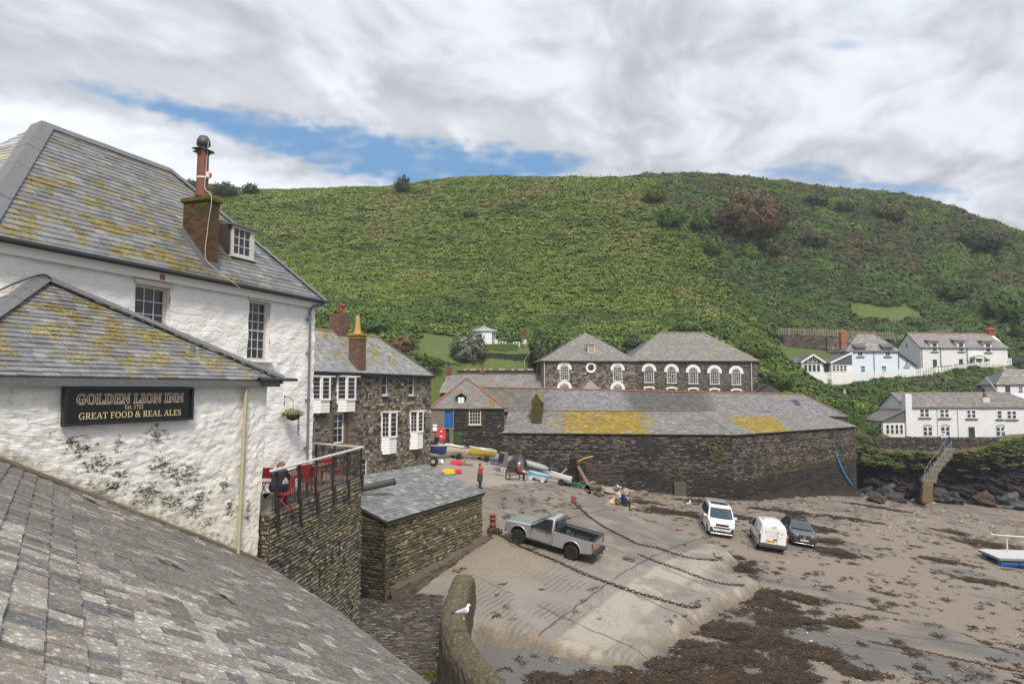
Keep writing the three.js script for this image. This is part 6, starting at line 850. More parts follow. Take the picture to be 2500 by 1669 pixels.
{// upper right cottage
const F=new Frame(at(2250,905,126),at(2463,905,128)),L=F.len,EV=F.px(2250,847).y,Y0=12,D=6.4,RY=F.px(2330,813,-3.2).y,b=frameThing(F,'white_cottage','long white cottage with three tall dormers and a rose covered porch behind the picket fence','cottage'),P=v3,e=0.25,rm=roofMat(18,6,95,{yellow:-0.15,spots:0.35,ppm:24});
part('gable_wall',prism([[0,Y0],[D,Y0],[D,EV],[D/2,RY-0.1],[0,EV]],L).rotateY(PI/2).translate(0,0,-0.02),M.render,b);roughFace(b,'wall',0,L,Y0,EV,{m:M.render,amp:0.05,cell:0.4});
slateFace(b,[P(-e,EV-0.1,e),P(L+e,EV-0.1,e),P(L-1.2,RY,-D/2),P(-e,RY,-D/2)],{gauge:0.26,width:0.36,seed:211,m:rm,tone:(u,v,R)=>{const k=0.5*(0.7+0.6*R()),p=0.5+0.5*fbm(u*0.5,v*0.8,3);return[k*lerp(1,1.2,p),k*lerp(1,0.98,p),k*lerp(0.98,0.95,p)];},wild:0.35});slateFace(b,[P(L+e,EV-0.1,e),P(L+e,EV-0.1,-D-e),P(L-1.2,RY,-D/2)],{gauge:0.26,width:0.36,seed:212,m:rm,tone:cotTone(0.5)});part('roof_slope',slab([P(L+e,EV-0.1,-D-e),P(-e,EV-0.1,-D-e),P(-e,RY,-D/2),P(L-1.2,RY,-D/2)],0.1),M.slateEdge,b);ridgeRow(b,P(-e,RY+0.03,-D/2),P(L-1.2,RY+0.03,-D/2),M.terra,{len:0.5,wing:0.13,slope:0.6});
part('gutter',bx(L+0.4,0.1,0.12,L/2,EV-0.14,e),M.greyPipe,b);for(const px of[2252,2298,2363])part('downpipe',rod(v3(F.px(px,900).x,Y0,0.12),v3(F.px(px,900).x,EV,0.12),0.06),M.greyPipe,b);
for(const[x0,x1,y0,y1]of[[2276,2288,837,857],[2341,2353,836,857],[2407,2419,838,859]]){const p=F.px(x0,y1),q=F.px(x1,y0);part('dormer_surround',bx(q.x-p.x+0.5,q.y-p.y+0.4,0.8,(p.x+q.x)/ 2,(p.y+q.y)/ 2+0.1,-0.38),M.white,b);part('dormer_roof',slab([v3(p.x-0.5,q.y+0.35,0.5),v3(q.x+0.5,q.y+0.35,0.5),v3(q.x+0.5,q.y+0.75,-2),v3(p.x-0.5,q.y+0.75,-2)],0.12),M.lead,b);sashPair(b,F,x0,x1,y0,y1,1,{rows:1,z:0.04});}
for(const[x0,x1,y0,y1]of[[2277,2289,876,897],[2341,2353,875,896],[2406,2418,875,897]])sashPair(b,F,x0,x1,y0,y1,1,{rows:1,sill:false});
const gw=F.l(onPlane(2215,844,F.w(0,0,0),F.u));windowAt(b,-0.25,0.25,0,0.9,{cols:1,rows:2,glass:M.glassBlue,turn:-PI/2,at:v3(-0.03,gw.y-0.4,gw.z),name:'gable_window'});
const dp=F.px(2383,900),pt=F.px(2383,871);part('porch',[bx(0.16,2.1,0.9,dp.x-0.75,dp.y+1.0,0.45),bx(0.16,2.1,0.9,dp.x+0.75,dp.y+1.0,0.45),new THREE.CylinderGeometry(1.0,1.0,1,16,1,false,PI/2,PI).rotateX(PI/2).translate(dp.x,dp.y+1.9,0.5)],M.white,b);part('door',bx(0.9,1.9,0.06,dp.x+0.1,dp.y+0.9,0.05),M.whiteOld,b);
const cp=F.px(2419,818,-3.2),ch=thing('brick_chimney','squat red brick chimney on the ridge of the upper white cottage','chimney',F.w(cp.x,RY-0.4,-3.2),F.turn);brickStack(ch,1.5,1.0,1.1,0,{tone:(a,y,R)=>{const k=0.7+0.6*R();return[0.33*k,0.1*k,0.06*k];},seed:12,cw:0.3,ch:0.11});part('cap',[lathe([[0.85,1.05],[0.8,1.25],[0.4,1.45],[0.25,1.5],[0.25,1.9],[0.36,1.95],[0.3,2.0]],14)],M.rustRed,ch);
const rose=leafCloud(420,63,(R)=>{const t=R()*PI,s=R();return s<0.5?[dp.x-1.3*Math.cos(t)*(R()<0.5?1:1.05),dp.y+1.5+0.9*Math.sin(t),1.0,0,0,1]:[dp.x +(R()<0.5?-1.4:1.5)+ 0.5*(R()- 0.5),dp.y+2*R(),0.5+0.3*R(),0,0,1];},0.13);const ro=part('climbing_rose',rose,mat([0.05,0.07,0.025],0.8));ro.position.copy(F.w(0,0,0));ro.rotation.y=F.turn;tag(ro,'climbing plant trained round the arched porch of the white cottage','climber');
}
{// lower house on the cliff
const F=new Frame(at(2215,1072,100),at(2560,1076,101)),L=F.len,EV=F.px(2240,994).y,Y0=2.4,D=6.4,RY=F.px(2330,959,-3.2).y,b=frameThing(F,'white_clifftop_house','long white house with paired sash windows on the rocks above the harbour','house'),P=v3,e=0.2,rm=roofMat(24,6,97,{yellow:-0.15,spots:0.45,ppm:22});
part('gable_wall',prism([[0,Y0],[D,Y0],[D,EV],[D/2,RY-0.1],[0,EV]],L).rotateY(PI/2).translate(0,0,-0.02),M.render,b);roughFace(b,'wall',0,L,Y0,EV,{m:M.render,amp:0.04,cell:0.4});
slateFace(b,[P(-e,EV,e),P(L,EV,e),P(L-3,RY,-D/2),P(-e,RY,-D/2)],{gauge:0.22,width:0.34,seed:221,m:rm,tone:cotTone(0.5),wild:0.4});part('roof_slope',slab([P(L,EV,-D-e),P(-e,EV,-D-e),P(-e,RY,-D/2),P(L-3,RY,-D/2)],0.1),M.slateEdge,b);ridgeRow(b,P(-e,RY+0.03,-D/2),P(L-3,RY+0.03,-D/2),mat([0.4,0.3,0.24],0.9,{map:retile(grainCol,1)}),{len:0.5,wing:0.12,slope:0.6,most:80});
part('gutter',bx(L,0.1,0.12,L/2,EV-0.06,e),M.greyPipe,b);
const st=F.px(2217,961,0.3);part('chimney_breast',[bx(0.95,st.y-Y0,0.9,0.25,(st.y+Y0)/ 2,-0.1)],M.render,b);
for(const[x0,x1,n]of[[2246,2269,2],[2295,2318,2],[2361,2383,2],[2435,2447,1],[2459,2482,2]])sashPair(b,F,x0,x1,998 +(x0-2246)*0.02,1018 +(x0-2246)*0.02,n);for(const[x0,x1]of[[2254,2277],[2297,2320],[2432,2455]]){sashPair(b,F,x0,x1,1041,1064,2,{sill:false});const p=F.px((x0+x1)/ 2,1040);part('window_head',new THREE.TorusGeometry(1.6,0.06,5,12,0.9).rotateZ(PI/2-0.45).translate(p.x,p.y-1.45,0.02),M.slateEdge,b);}
const d0=F.px(2365,1071),d1=F.px(2380,1042);const dr=part('door',bx(d1.x-d0.x,d1.y-d0.y,0.08,(d0.x+d1.x)/ 2,(d0.y+d1.y)/ 2,0.02),mat([0.035,0.045,0.075],0.4),b);part('door_pane',bx(0.42,0.7,0.02,(d0.x+d1.x)/ 2+0.05,d1.y-0.55,0.065),M.glassDark,dr);part('door_frame',[bx(0.12,d1.y-d0.y,0.1,d0.x-0.06,(d0.y+d1.y)/ 2,0.03),bx(0.12,d1.y-d0.y,0.1,d1.x+0.06,(d0.y+d1.y)/ 2,0.03)],M.white,b);
for(const px of[2288,2338])part('downpipe',rod(v3(F.px(px,1000).x,Y0,0.08),v3(F.px(px,1000).x,EV,0.08),0.05),M.whiteOld,b);
const cp=F.px(2408,992,-1.1),ch=thing('white_chimney','stubby white chimney with a red pot on the front slope of the clifftop house','chimney',F.w(cp.x,cp.y,-1.3),F.turn);part('stack',rb(1.05,1.6,0.8,0.04,0,0.5,0),M.whiteOld,ch);part('chimney_pot',lathe([[0.24,1.25],[0.2,1.75],[0.26,1.8],[0.2,2.05]],12),M.rustRed,ch);
// lean-to garden room on the left
const x0=F.px(2158,1060).x,yl=F.px(2157,1028).y,yr=F.px(2210,999).y,z1=-5.2;part('garden_room',prism([[x0,Y0],[0,Y0],[0,yr-0.15],[x0,yl-0.15]],5.2).translate(0,0,z1),M.white,b);part('slate_hanging',prism([[x0+0.1,yl-0.25],[-0.25,F.px(2210,1031).y],[-0.25,yr-0.2],[x0+0.2,yl-0.15]],0.05).translate(0,0,0.02),mat([0.14,0.135,0.12],0.8,{map:retile(grainCol,1)}),b);
slateFace(b,[v3(x0-0.25,yl,z1-0.2),v3(x0-0.25,yl,0.25),v3(0,yr,0.25),v3(0,yr,z1-0.2)],{gauge:0.24,width:0.34,seed:231,m:rm,tone:cotTone(0.45),wild:0.3});
const gx=F.px(2162,1060).x,gx1=F.px(2207,1060).x,w=(gx1-gx)/ 4;for(let i=0;i<4;i++)windowAt(b,gx+i*w+0.05,gx +(i+1)*w-0.05,F.px(2160,1060).y,F.px(2160,1035).y,{cols:1,rows:2,z:0.06,fw:0.1,bw:0.05,glass:M.glassDark,meet:false,name:'garden_window'});
for(let i=0;i<4;i++)windowAt(b,-0.5,0.5,0,F.px(2160,1033).y-F.px(2160,1060).y,{cols:1,rows:2,fw:0.1,bw:0.05,glass:M.glassDark,turn:-PI/2,at:v3(x0-0.04,F.px(2160,1060).y,-0.75-i*1.25),name:'garden_window'});
const F8=new Frame(at(2437,985,111),at(2560,985,111)),u=frameThing(F8,'white_house','white house with slate roof half out of frame at the right edge','house'),ev=F8.px(2437,939).y,Y8=4;part('wall',bx(F8.len,ev-Y8,6,F8.len/2,(ev+Y8)/ 2,-3),M.render,u);slateFace(u,[v3(-0.4,ev,0.3),v3(F8.len,ev,0.3),v3(F8.len,ev+2.6,-3),v3(3.6,ev+2.6,-3)],{gauge:0.26,width:0.36,seed:241,m:rm,tone:cotTone(0.6),wild:0.3});part('roof_slope',slab([v3(-0.4,ev,-6.3),v3(-0.4,ev,0.3),v3(3.6,ev+2.6,-3)],0.1),M.slateEdge,u);const dd=F8.px(2462,966),dt=F8.px(2462,942);part('door',bx(0.75,dt.y-dd.y,0.06,dd.x,(dd.y+dt.y)/ 2,0.03),M.glassBlue,u);sashPair(u,F8,2487,2498,942,959,1,{cols:2});
const dish=F8.px(2497,969,0.4);part('satellite_dish',new THREE.SphereGeometry(0.5,12,6,0,2*PI,0,0.8).rotateX(1.2).translate(dish.x,dish.y,0.3),M.black,u);
}
// garden wall, gate and steps down the rocks
{
const F=new Frame(at(2088,1066,94.6),at(2440,1072,95.4)),gw=frameThing(F,'clifftop_wall','rough stone garden wall along the top of the rocks below the white house','wall'),L=F.len,ty=F.px(2200,1067).y,g0=F.px(2298,1080).x,g1=F.px(2320,1080).x,tone=(u,y,R)=>{const k=0.5+R();return R()<0.35?[0.19*k,0.17*k,0.15*k]:[0.09*k,0.072*k,0.058*k];};
part('wall_core',[bx(g0,3,0.5,g0/2,ty-1.5,-0.27),bx(L-g1,3,0.5,(L+g1)/ 2,ty-1.55,-0.27)],M.mortarDark,gw);stoneFace(gw,0,g0,ty-2.6,(x)=>ty+0.12*n2(x*0.8,1),{course:0.12,length:0.3,seed:251,tone,depth:0.1,rag:0.9,single:200});stoneFace(gw,g1,L,ty-2.6,(x)=>ty-0.1+0.12*n2(x*0.8,1),{course:0.12,length:0.3,seed:252,tone,depth:0.1,rag:0.9,single:100});
const ga=thing('garden_gate','dark grey slatted gate in the wall at the top of the cliff steps','gate',F.w((g0+g1)/ 2,ty-1.45,-0.1),F.turn),gm=mat([0.05,0.055,0.065],0.5),gwd=g1-g0-0.1;for(let i=0;i<9;i++)part('gate_slat',bx(gwd/9-0.03,1.25+0.14*Math.sin((i+0.5)/ 9*PI),0.04,-gwd/2 +(i+0.5)*gwd/9,0.65+0.07*Math.sin((i+0.5)/ 9*PI),0),gm,ga);part('gate_frame',[bx(gwd,0.1,0.05,0,0.2,0.045),bx(gwd,0.1,0.05,0,1.1,0.045),bar(v3(-gwd/2,0.3,0.045),v3(gwd/2,1.05,0.045),0.04,0.09)],gm,ga);part('gate_post',[bx(0.14,1.7,0.14,-gwd/2-0.06,0.7,0),bx(0.14,1.7,0.14,gwd/2+0.06,0.7,0)],gm,ga);
const st=thing('cliff_steps','stone steps with double handrails climbing the dark rocks to the gate','steps',at(2290,1160,90)),path=[at(2316,1094,94.2),at(2308,1110,93.3),at(2285,1138,91.8),at(2268,1165,90.4),at(2264,1185,89.2),at(2262,1218,87.6)].map((p)=>p.sub(st.position)),cv=new THREE.CatmullRomCurve3(path),n=28;
for(let i=0;i<n;i++){const p=cv.getPointAt(i /(n-1)),t=cv.getTangentAt(i /(n-1)),low=i/n,w=i>15&&i<19?1.7:low>0.7?1.15:1.35-0.2*(i % 3===1),o=part('step',rb(w,0.42,0.85,0.03,0,-0.2,0),mat(low>0.72?[0.15,0.115,0.05]:i % 3?[0.15,0.13,0.105]:[0.2,0.18,0.15],0.95,{map:retile(grainCol,3)}),st);o.position.copy(p);o.rotation.y=Math.atan2(t.x,t.z)*0.35;}
for(const s of[-0.5,0.45]){const a=[0,0.25,0.45,0.68].map((t)=>cv.getPointAt(t).add(v3(s,1.0,0.1)));part('handrail',tube(a,0.024,20,5),M.steel,st);for(const t of[0.02,0.25,0.45,0.66]){const p=cv.getPointAt(t).add(v3(s,0,0.1));part('rail_post',rod(p,p.clone().add(v3(0,1.0,0)),0.03),M.steel,st);}}
}
{// picket fence, timber fences, retaining walls, telegraph pole
const fence=(name,label,pts,h,sp,w,m,tip,o={})=>{const f=thing(name,label,'fence',pts[0].clone()),g=tip?new THREE.ExtrudeGeometry(new THREE.Shape([[-w/2,0],[w/2,0],[w/2,h-w*0.7],[0,h],[-w/2,h-w*0.7]].map((q)=>new THREE.Vector2(...q))),{depth:0.04,bevelEnabled:false}):bx(w,h,0.04,0,h/2,0);for(let i=0;i<pts.length-1;i++){const a=pts[i],b=pts[i+1],d=b.clone().sub(a),L=Math.hypot(d.x,d.z),n=Math.round(L/sp),tn=Math.atan2(-d.z,d.x);for(let k=0;k<n;k++){const p=part('picket',g,m,f);p.position.copy(a).addScaledVector(d,(k+0.5)/ n).sub(pts[0]);p.rotation.y=tn;p.scale.y=0.96+0.08*((k*7)% 5)/ 5;}for(const y of o.rails||[0.3,0.75])part('rail',bar(a.clone().sub(pts[0]).add(v3(0,y*h,-0.05)),b.clone().sub(pts[0]).add(v3(0,y*h,-0.05)),0.05,0.1),m,f);for(let k=0;k<=Math.floor(L/3);k++)part('fence_post',bx(0.14,h+0.15,0.14,0,h/2+0.05,-0.1),m,f).position.copy(a).addScaledVector(d,k*3/L).sub(pts[0]);}return f;};
fence('picket_fence','long white picket fence in front of the two upper white cottages',[at(1924,924,121),at(2080,926,121),at(2215,920,122),at(2296,914,123),at(2388,902,125),at(2472,891,127)],1.35,0.33,0.17,M.white,true);
fence('timber_fence','pale upright timber fence along the top of the high retaining wall',[at(1891,817,136),at(2010,820,136),at(2100,826,136),at(2186,828,136)],1.45,0.34,0.14,M.woodGrey,false);fence('timber_fence','short timber fence stepping up behind the ridge of the upper white cottage',[at(2186,845,137),at(2205,836,138),at(2330,822,141)],1.7,0.34,0.16,M.woodGrey,false);
const wall=(label,a,b,h,tone,seed,o={})=>{const F=new Frame(a,b,0),w=frameThing(F,'retaining_wall',label,'wall'),y=Math.max(a.y,b.y);part('wall_core',bx(F.len,h,0.6,F.len/2,y-h/2,-0.33),M.mortarDark,w);stoneFace(w,0,F.len,y-h,y,{course:0.2,length:0.6,seed,tone,depth:0.1,rag:0.7,single:0,...o});};
const tn=(c)=>(u,y,R)=>{const k=0.55+0.85*R();return c.map((q)=>q*k);};
wall('high brown retaining wall between the brambles and the orange chimney',at(1912,819,135),at(2019,822,135),6.5,tn([0.15,0.12,0.09]),261);wall('pale pinkish retaining wall directly behind the orange chimney',at(2019,823,134.6),at(2085,826,134.6),6.5,tn([0.27,0.22,0.17]),262);wall('dark slate wall under the top lawn beside the timber stair',at(2082,787,148),at(2330,790,149),2.4,tn([0.1,0.097,0.092]),263);wall('low stone wall in the hedge bank above the clifftop house',at(2225,950,113),at(2340,932,116),1.6,tn([0.13,0.11,0.09]),264);wall('brown stone wall below the left end of the picket fence',at(1924,930,119),at(2010,930,119),2.2,tn([0.15,0.12,0.1]),265);wall('dark stepped garden wall beside the telegraph pole',at(1872,925,112),at(1926,925,112),3,tn([0.09,0.078,0.065]),266);
const sr=thing('timber_stair','timber handrail climbing beside the dark slate wall below the top lawn','stair',at(2185,800,146)),sp=[at(2162,806,145),at(2186,795,146.5),at(2204,785,148),at(2219,772,149)].map((p)=>p.sub(sr.position));for(const p of sp)part('post',bx(0.2,2.0,0.2,p.x,p.y+0.6,p.z),M.woodGrey,sr);for(const y of[0.7,1.3])part('handrail',tube(sp.map((p)=>p.clone().add(v3(0,y,0))),0.06,20,5),M.woodGrey,sr);for(let i=0;i<9;i++){const p=new THREE.CatmullRomCurve3(sp).getPointAt(i/8);part('tread',bx(1.2,0.12,0.4,p.x+0.6,p.y-0.1,p.z),M.woodGrey,sr);}for(const x of[2232,2241])part('post',bx(0.25,2.2,0.25,...at(x,775,149).sub(sr.position).toArray()),M.woodGrey,sr);
const tp=at(1928,958,112),te=thing('telegraph_pole','dark brown telegraph pole at the left end of the white picket fence','pole',tp);part('shaft',rod(v3(0,-1,0),v3(0,4.4,0),0.17,0.14,10),M.wood,te);part('cap',ball(0.17,0,4.42,0),M.whiteOld,te);part('pole_sign',bx(0.3,0.3,0.03,0,1.1,0.17),M.yellow,te);
single('metal_chute',bar(at(2408,920,112),at(2437,957,110),0.2,0.1),M.steel,'thin metal chute slanting through the hedge above the right hand house','chute');
const lawn=(label,P)=>{const o=struct('lawn',grid(16,10,(u,v)=>{const a=P[0].clone().lerp(P[1],u),b=P[3].clone().lerp(P[2],u),p=a.lerp(b,v);return[p.x,landY(p.x,p.z)+ 0.5*fbm(p.x*0.08,p.z*0.08,4)+ 0.14,p.z];}),mat([0.09,0.125,0.024],0.95,{map:retile(grainCol,0.5),bumpMap:retile(grainBump,2),bumpScale:0.04}));};
lawn('',[at(2088,784,149.5),at(2205,784,149.5),at(2205,772,155),at(2095,772,155)]);
lawn('',[at(1128,906,94),at(1268,908,94),at(1250,881,99.5),at(1160,881,99.5)]);lawn('',[at(1030,882,95.5),at(1125,884,95.5),at(1110,849,101),at(1042,849,101)]);lawn('',[at(1176,864,101.5),at(1292,862,101.5),at(1296,838,106.5),at(1150,842,106.5)]);
}
// rocks under the clifftop wall
{
const top=[at(2080,1092,92.5),at(2150,1100,93),at(2290,1108,93.6),at(2400,1095,94.4),at(2460,1072,96),at(2640,1060,98)],botm=[gB(2075,1192),gB(2150,1212),gB(2262,1216),gB(2380,1226),gB(2480,1240),gB(2640,1250)],ct=new THREE.CatmullRomCurve3(top),cb=new THREE.CatmullRomCurve3(botm),rid=(x)=>1-Math.abs(x);
const g=grid(260,90,(u,t)=>{
const a=cb.getPoint(u),b=ct.getPoint(u),p=a.clone().lerp(b,t);p.y=lerp(a.y-0.4,b.y,Math.pow(t,0.85));const lay=p.y*1.3+p.x*0.34,n=fbm(p.x*0.22,lay*0.45,5,0.55),ledge=rid(n2(p.x*0.12+4,lay*0.9)),out=1.5*n+0.8*(ledge-0.5)+ 1.3*Math.exp(-((t-0.12)**2)/ 0.02)*rid(n2(p.x*0.5,p.y*0.5))- 1.3*Math.exp(-((t-0.5)**2)/ 0.03)*sstep(0.35,0.1,u)- 0.8*Math.exp(-((t-0.5)**2)/ 0.05),end=sstep(0,0.04,t)*sstep(1,0.93,t)*sstep(0,0.02,u);
p.z +=out*end+0.3;p.x +=0.5*fbm(p.x*0.6+9,p.y,3)*end;p.y +=0.35*fbm(p.x*0.9,p.z*0.7+3,3)*end;
const br=sstep(-0.1,0.5,fbm(p.x*0.3+40,p.y*0.8,4)+(t<0.35?0.25:-0.25)),gs=sstep(0.68,0.86,t+0.22*fbm(p.x*0.35,p.y*0.7,3)),v=0.7+0.6*fbm(p.x*1.4,lay*2,4),pale=sstep(0.35,0.6,fbm(p.x*0.5+80,lay*0.9,4));let c=[0.036,0.035,0.036];c=c.map((q,i)=>lerp(q,[0.062,0.036,0.024][i],br*0.8));c=c.map((q,i)=>lerp(q,[0.1,0.1,0.1][i],pale*0.5));c=c.map((q,i)=>lerp(q,[0.13,0.125,0.03][i],gs));return[p.x,p.y,p.z,...c.map((q)=>Math.max(0.008,q*v))];
});
struct('cliff_rock',g,new THREE.MeshStandardMaterial({vertexColors:true,roughness:0.8,side:THREE.DoubleSide,bumpMap:(()=>{const t=retile(strataBump,1);t.repeat.set(30,8);return t;})(),bumpScale:0.25}));
struct('cliff_top',grid(40,8,(u,v)=>{const p=ct.getPoint(u);return[p.x,p.y+0.03+0.25*v+0.12*fbm(p.x,v*4,3),p.z+0.4-2.2*v];}),mat([0.1,0.1,0.035],0.95,{map:retile(grainCol,6)}));
const R=rng(515),sp=[];for(let k=0;k<900;k++){const u=R(),t=0.6+0.42*R(),p=cb.getPoint(u).lerp(ct.getPoint(u),t),m=fbm(p.x*0.3,p.y*0.6+5,3);if(m +(t-0.72)*2.4<0.05||(u>0.36&&u<0.47))continue;const s=0.35+0.5*R(),v=0.7+0.6*R(),c=R()<0.4?[0.15,0.135,0.04]:[0.09,0.12,0.025];sp.push({p:p.add(v3(0,0.1,0.5+0.5*R())),s:[s*1.3,s*0.8,s],r:R()*6.28,c:c.map((q)=>q*v)});}
scatter('cliff_grass','tufts of yellow green grass on the ledges of the dark cliff','grass',tuftGeo,sp);
const bGeo=[1,2,3].map((s)=>{const g2=new THREE.IcosahedronGeometry(1,3),p=g2.attributes.position;for(let i=0;i<p.count;i++){const x=p.getX(i),y=p.getY(i),z=p.getZ(i),r=0.8+0.35*n3(x*0.9+s*9,y*1.5,z*0.9)+ 0.14*n3(x*2.6,y*3.5+s,z*2.6);p.setXYZ(i,x*r,y*r*0.75,z*r);}g2.computeVertexNormals();return toCreasedNormals(g2,0.5);});
const rk=[mat([0.07,0.071,0.073],0.7,{bumpMap:retile(strataBump,2),bumpScale:0.1}),mat([0.05,0.048,0.048],0.75,{bumpMap:retile(strataBump,2),bumpScale:0.1}),mat([0.06,0.04,0.03],0.85,{bumpMap:retile(strataBump,2),bumpScale:0.1})];
for(const[i,[px,py,s,l]]of[[2163,1212,1.9,'large pale grey boulder left of the cliff steps'],[2222,1200,2.1,'dark slabby boulder close against the left of the cliff steps'],[2140,1222,1.1,'small grey boulder at the sand edge left of the pale one'],[2281,1215,1.0,'pale upright boulder just right of the lowest step'],[2310,1222,2.0,'dark layered boulder on the sand right of the steps'],[2250,1226,0.8,'flat grey boulder in front of the bottom step'],[2118,1204,1.2,'dark boulder where the blue hose reaches the sand'],[2345,1212,1.8,'black boulder farther right along the cliff foot'],[2400,1228,1.9,'brown weed covered boulder at the right cliff foot'],[2465,1236,2.2,'big brown boulder nearest the right edge at the cliff foot'],[2195,1222,0.9,'low dark boulder between the pale one and the steps'],[2432,1205,1.9,'black ledge boulder higher up near the right edge']].entries()){const p=gB(px,py+4);const o=tag(part('boulder',bGeo[i % 3],rk[i % 3]),l,'boulder');o.position.copy(p).add(v3(0,s*0.25,0));o.scale.set(s*1.25,s,s);o.rotation.y=i*2.1;}
single('blue_hose',tube([...[[2041,1105],[2050,1130],[2066,1162],[2078,1180]].map(([a,b])=>{const q=FW2.px(a,b,0.2);return FW2.w(q.x,q.y,0.2);}),gB(2092,1197).add(v3(0,0.25,0)),gB(2112,1211).add(v3(0,0.1,0))],0.09,30,6),mat([0.04,0.28,0.6],0.5),'bright blue hose hanging down the end of the sea wall to the sand','hose');
}
// ------------------------------------------------------------ trees, shrubs and the garden under the hill
function shrub(name,label,category,px,py,d,wpx,hpx,color,o={}){// a crown of real leaves with its stem, standing where that sight line meets depth d
const p=o.n||d<115?at(px,py,d):at(px,py,d);if(d>140){p.copy(onGround(px,py,landY));d=-p.z;}const k=d/FPX,w=wpx*k,h=hpx*k,t=thing(name,label,category,p,o.turn||0,o.group),n=o.n??900,R=rng(Math.round(px*7+py)),sd=px*0.013,lumps=o.lumps??0.3,y0=o.stem??0.05;
const g=leafCloud(n,Math.round(px+py),(Q)=>{const a=Q()*2*PI,c=Q()*1.5-0.5,s=Math.sqrt(Math.max(0,1-c*c)),dd=[Math.cos(a)*s,c,Math.sin(a)*s],r=(1-lumps+lumps*1.3*n3(dd[0]*2.1+sd,dd[1]*2.1,dd[2]*2.1))*(0.72+0.32*Math.sqrt(Q()));return[dd[0]*r*w/2,h*(y0 +(1-y0)*(0.36+0.62*dd[1]*r)),dd[2]*r*w/2*(o.deep??0.9),...dd];},o.leaf??Math.max(w,h)*0.045);
{const c=g.attributes.color,q=g.attributes.position;for(let i=0;i<c.count;i +=6){const v=1.15+0.6*n3(q.getX(i)*2.4/w*2+5,q.getY(i)*5/h,q.getZ(i)*5/w),tip=o.tip&&R()<0.4?1:0;for(let j=i;j<i+6;j++){const b=c.getX(j)*v;c.setXYZ(j,b*lerp(color[0],(o.tip||color)[0],tip),b*lerp(color[1],(o.tip||color)[1],tip),b*lerp(color[2],(o.tip||color)[2],tip));}}}
part('crown',g,leafMat,t);const limbs=[rod(v3(0,-0.6,0),v3(0,h*(y0+0.25),0),h*0.03+0.04,h*0.02+0.02,7)];for(let i=0;i<4;i++){const a=i*1.6+px;limbs.push(rod(v3(0,h*(y0+0.1),0),v3(Math.cos(a)*w*0.25,h*(0.55+0.1*(i % 2)),Math.sin(a)*w*0.25),h*0.015+0.02,h*0.006+0.01,5));}part('trunk',limbs,M.woodDark,t);return t;
}
{
const G=[0.05,0.062,0.032];
shrub('windblown_tree','dark round windblown tree standing alone on the skyline left of centre','tree',981,474,206,50,52,[0.045,0.045,0.03],{n:1300,leaf:0.26});shrub('windblown_tree','small round tree on the skyline just right of the inn chimney pot','tree',612,478,201,48,36,[0.04,0.05,0.03],{n:1100,leaf:0.26});shrub('windblown_tree','wide dark tree on the skyline immediately behind the right of the inn chimney','tree',548,484,199,72,44,[0.04,0.05,0.03],{n:1500,leaf:0.28});shrub('windblown_tree','dark skyline tree between the inn roof and its chimney','tree',465,484,197,80,52,[0.045,0.055,0.03],{n:1500,leaf:0.28});
shrub('hillside_bush','small dark bush alone in the open bracken at mid hill','bush',1147,534,178,44,22,[0.028,0.045,0.02],{n:700});shrub('broad_tree','broad rusty brown tree in the scrub on the right of the hill','tree',1835,600,166,205,150,[0.065,0.055,0.03],{n:4200,leaf:0.42,tip:[0.11,0.065,0.03],lumps:0.28});
for(const[px,py,d,w,h,c,l]of[[1602,500,190,70,62,[0.07,0.11,0.02],'bright green bush at the upper end of the line of bushes down the hill'],[1640,560,180,80,70,[0.06,0.11,0.02],'bright green bush in the middle of the line of bushes down the hill'],[1715,575,172,70,75,[0.05,0.09,0.02],'ivy green bush just above left of the rusty brown tree'],[1742,628,160,60,60,[0.055,0.1,0.02],'low bright green bush at the left foot of the rusty brown tree'],[1830,640,158,60,50,[0.08,0.13,0.025],'yellow green bush directly below the rusty brown tree'],[1880,630,160,70,60,[0.065,0.07,0.035],'grey brown bush at the right foot of the rusty brown tree'],[1985,612,166,80,56,[0.06,0.058,0.035],'grey brown rounded bush right of the rusty brown tree'],[1992,512,186,70,46,[0.055,0.055,0.035],'brown grey bush high on the right of the hill'],[2062,524,186,60,40,[0.06,0.05,0.035],'second brown grey bush high on the right of the hill'],[2170,548,182,90,56,[0.075,0.07,0.035],'olive brown rounded bush high on the right slope'],[2390,618,176,120,60,[0.035,0.045,0.025],'dark bush near the right edge halfway up the hill'],[2330,740,158,90,60,[0.045,0.075,0.02],'green bush low on the right above the upper white cottage'],[2450,790,150,110,80,[0.05,0.085,0.018],'large glossy green bush above the right end of the white cottage'],[2490,850,140,40,90,[0.04,0.07,0.02],'tall dark hedge plant at the right edge beside the parked car'],[1545,855,103,60,50,[0.075,0.085,0.05],'round grey green bush between the chapel and school roofs'],[1690,820,112,110,40,[0.055,0.09,0.02],'wide bright bramble clump on the bank above the school roof'],[1838,880,106,90,60,[0.08,0.1,0.025],'yellow green bramble clump on the bank right of the school roof'],[1900,950,99,80,45,[0.05,0.08,0.02],'bramble clump behind the ridge right of the school'],[975,868,96,95,56,[0.11,0.075,0.035],'russet brown shrub behind the rubble house roof'],[1010,905,92,80,56,[0.085,0.11,0.03],'green shrub with feathery tips right of the russet shrub'],[1060,900,93,60,34,[0.05,0.085,0.02],'low green shrub at the left edge of the lower lawn'],[905,815,104,90,36,[0.045,0.08,0.02],'dark green shrub behind the tiered chimney pot']])shrub('hillside_bush',l,'bush',px,py,d,w,h,c,{n:Math.round(500+w*h*0.14)});
}
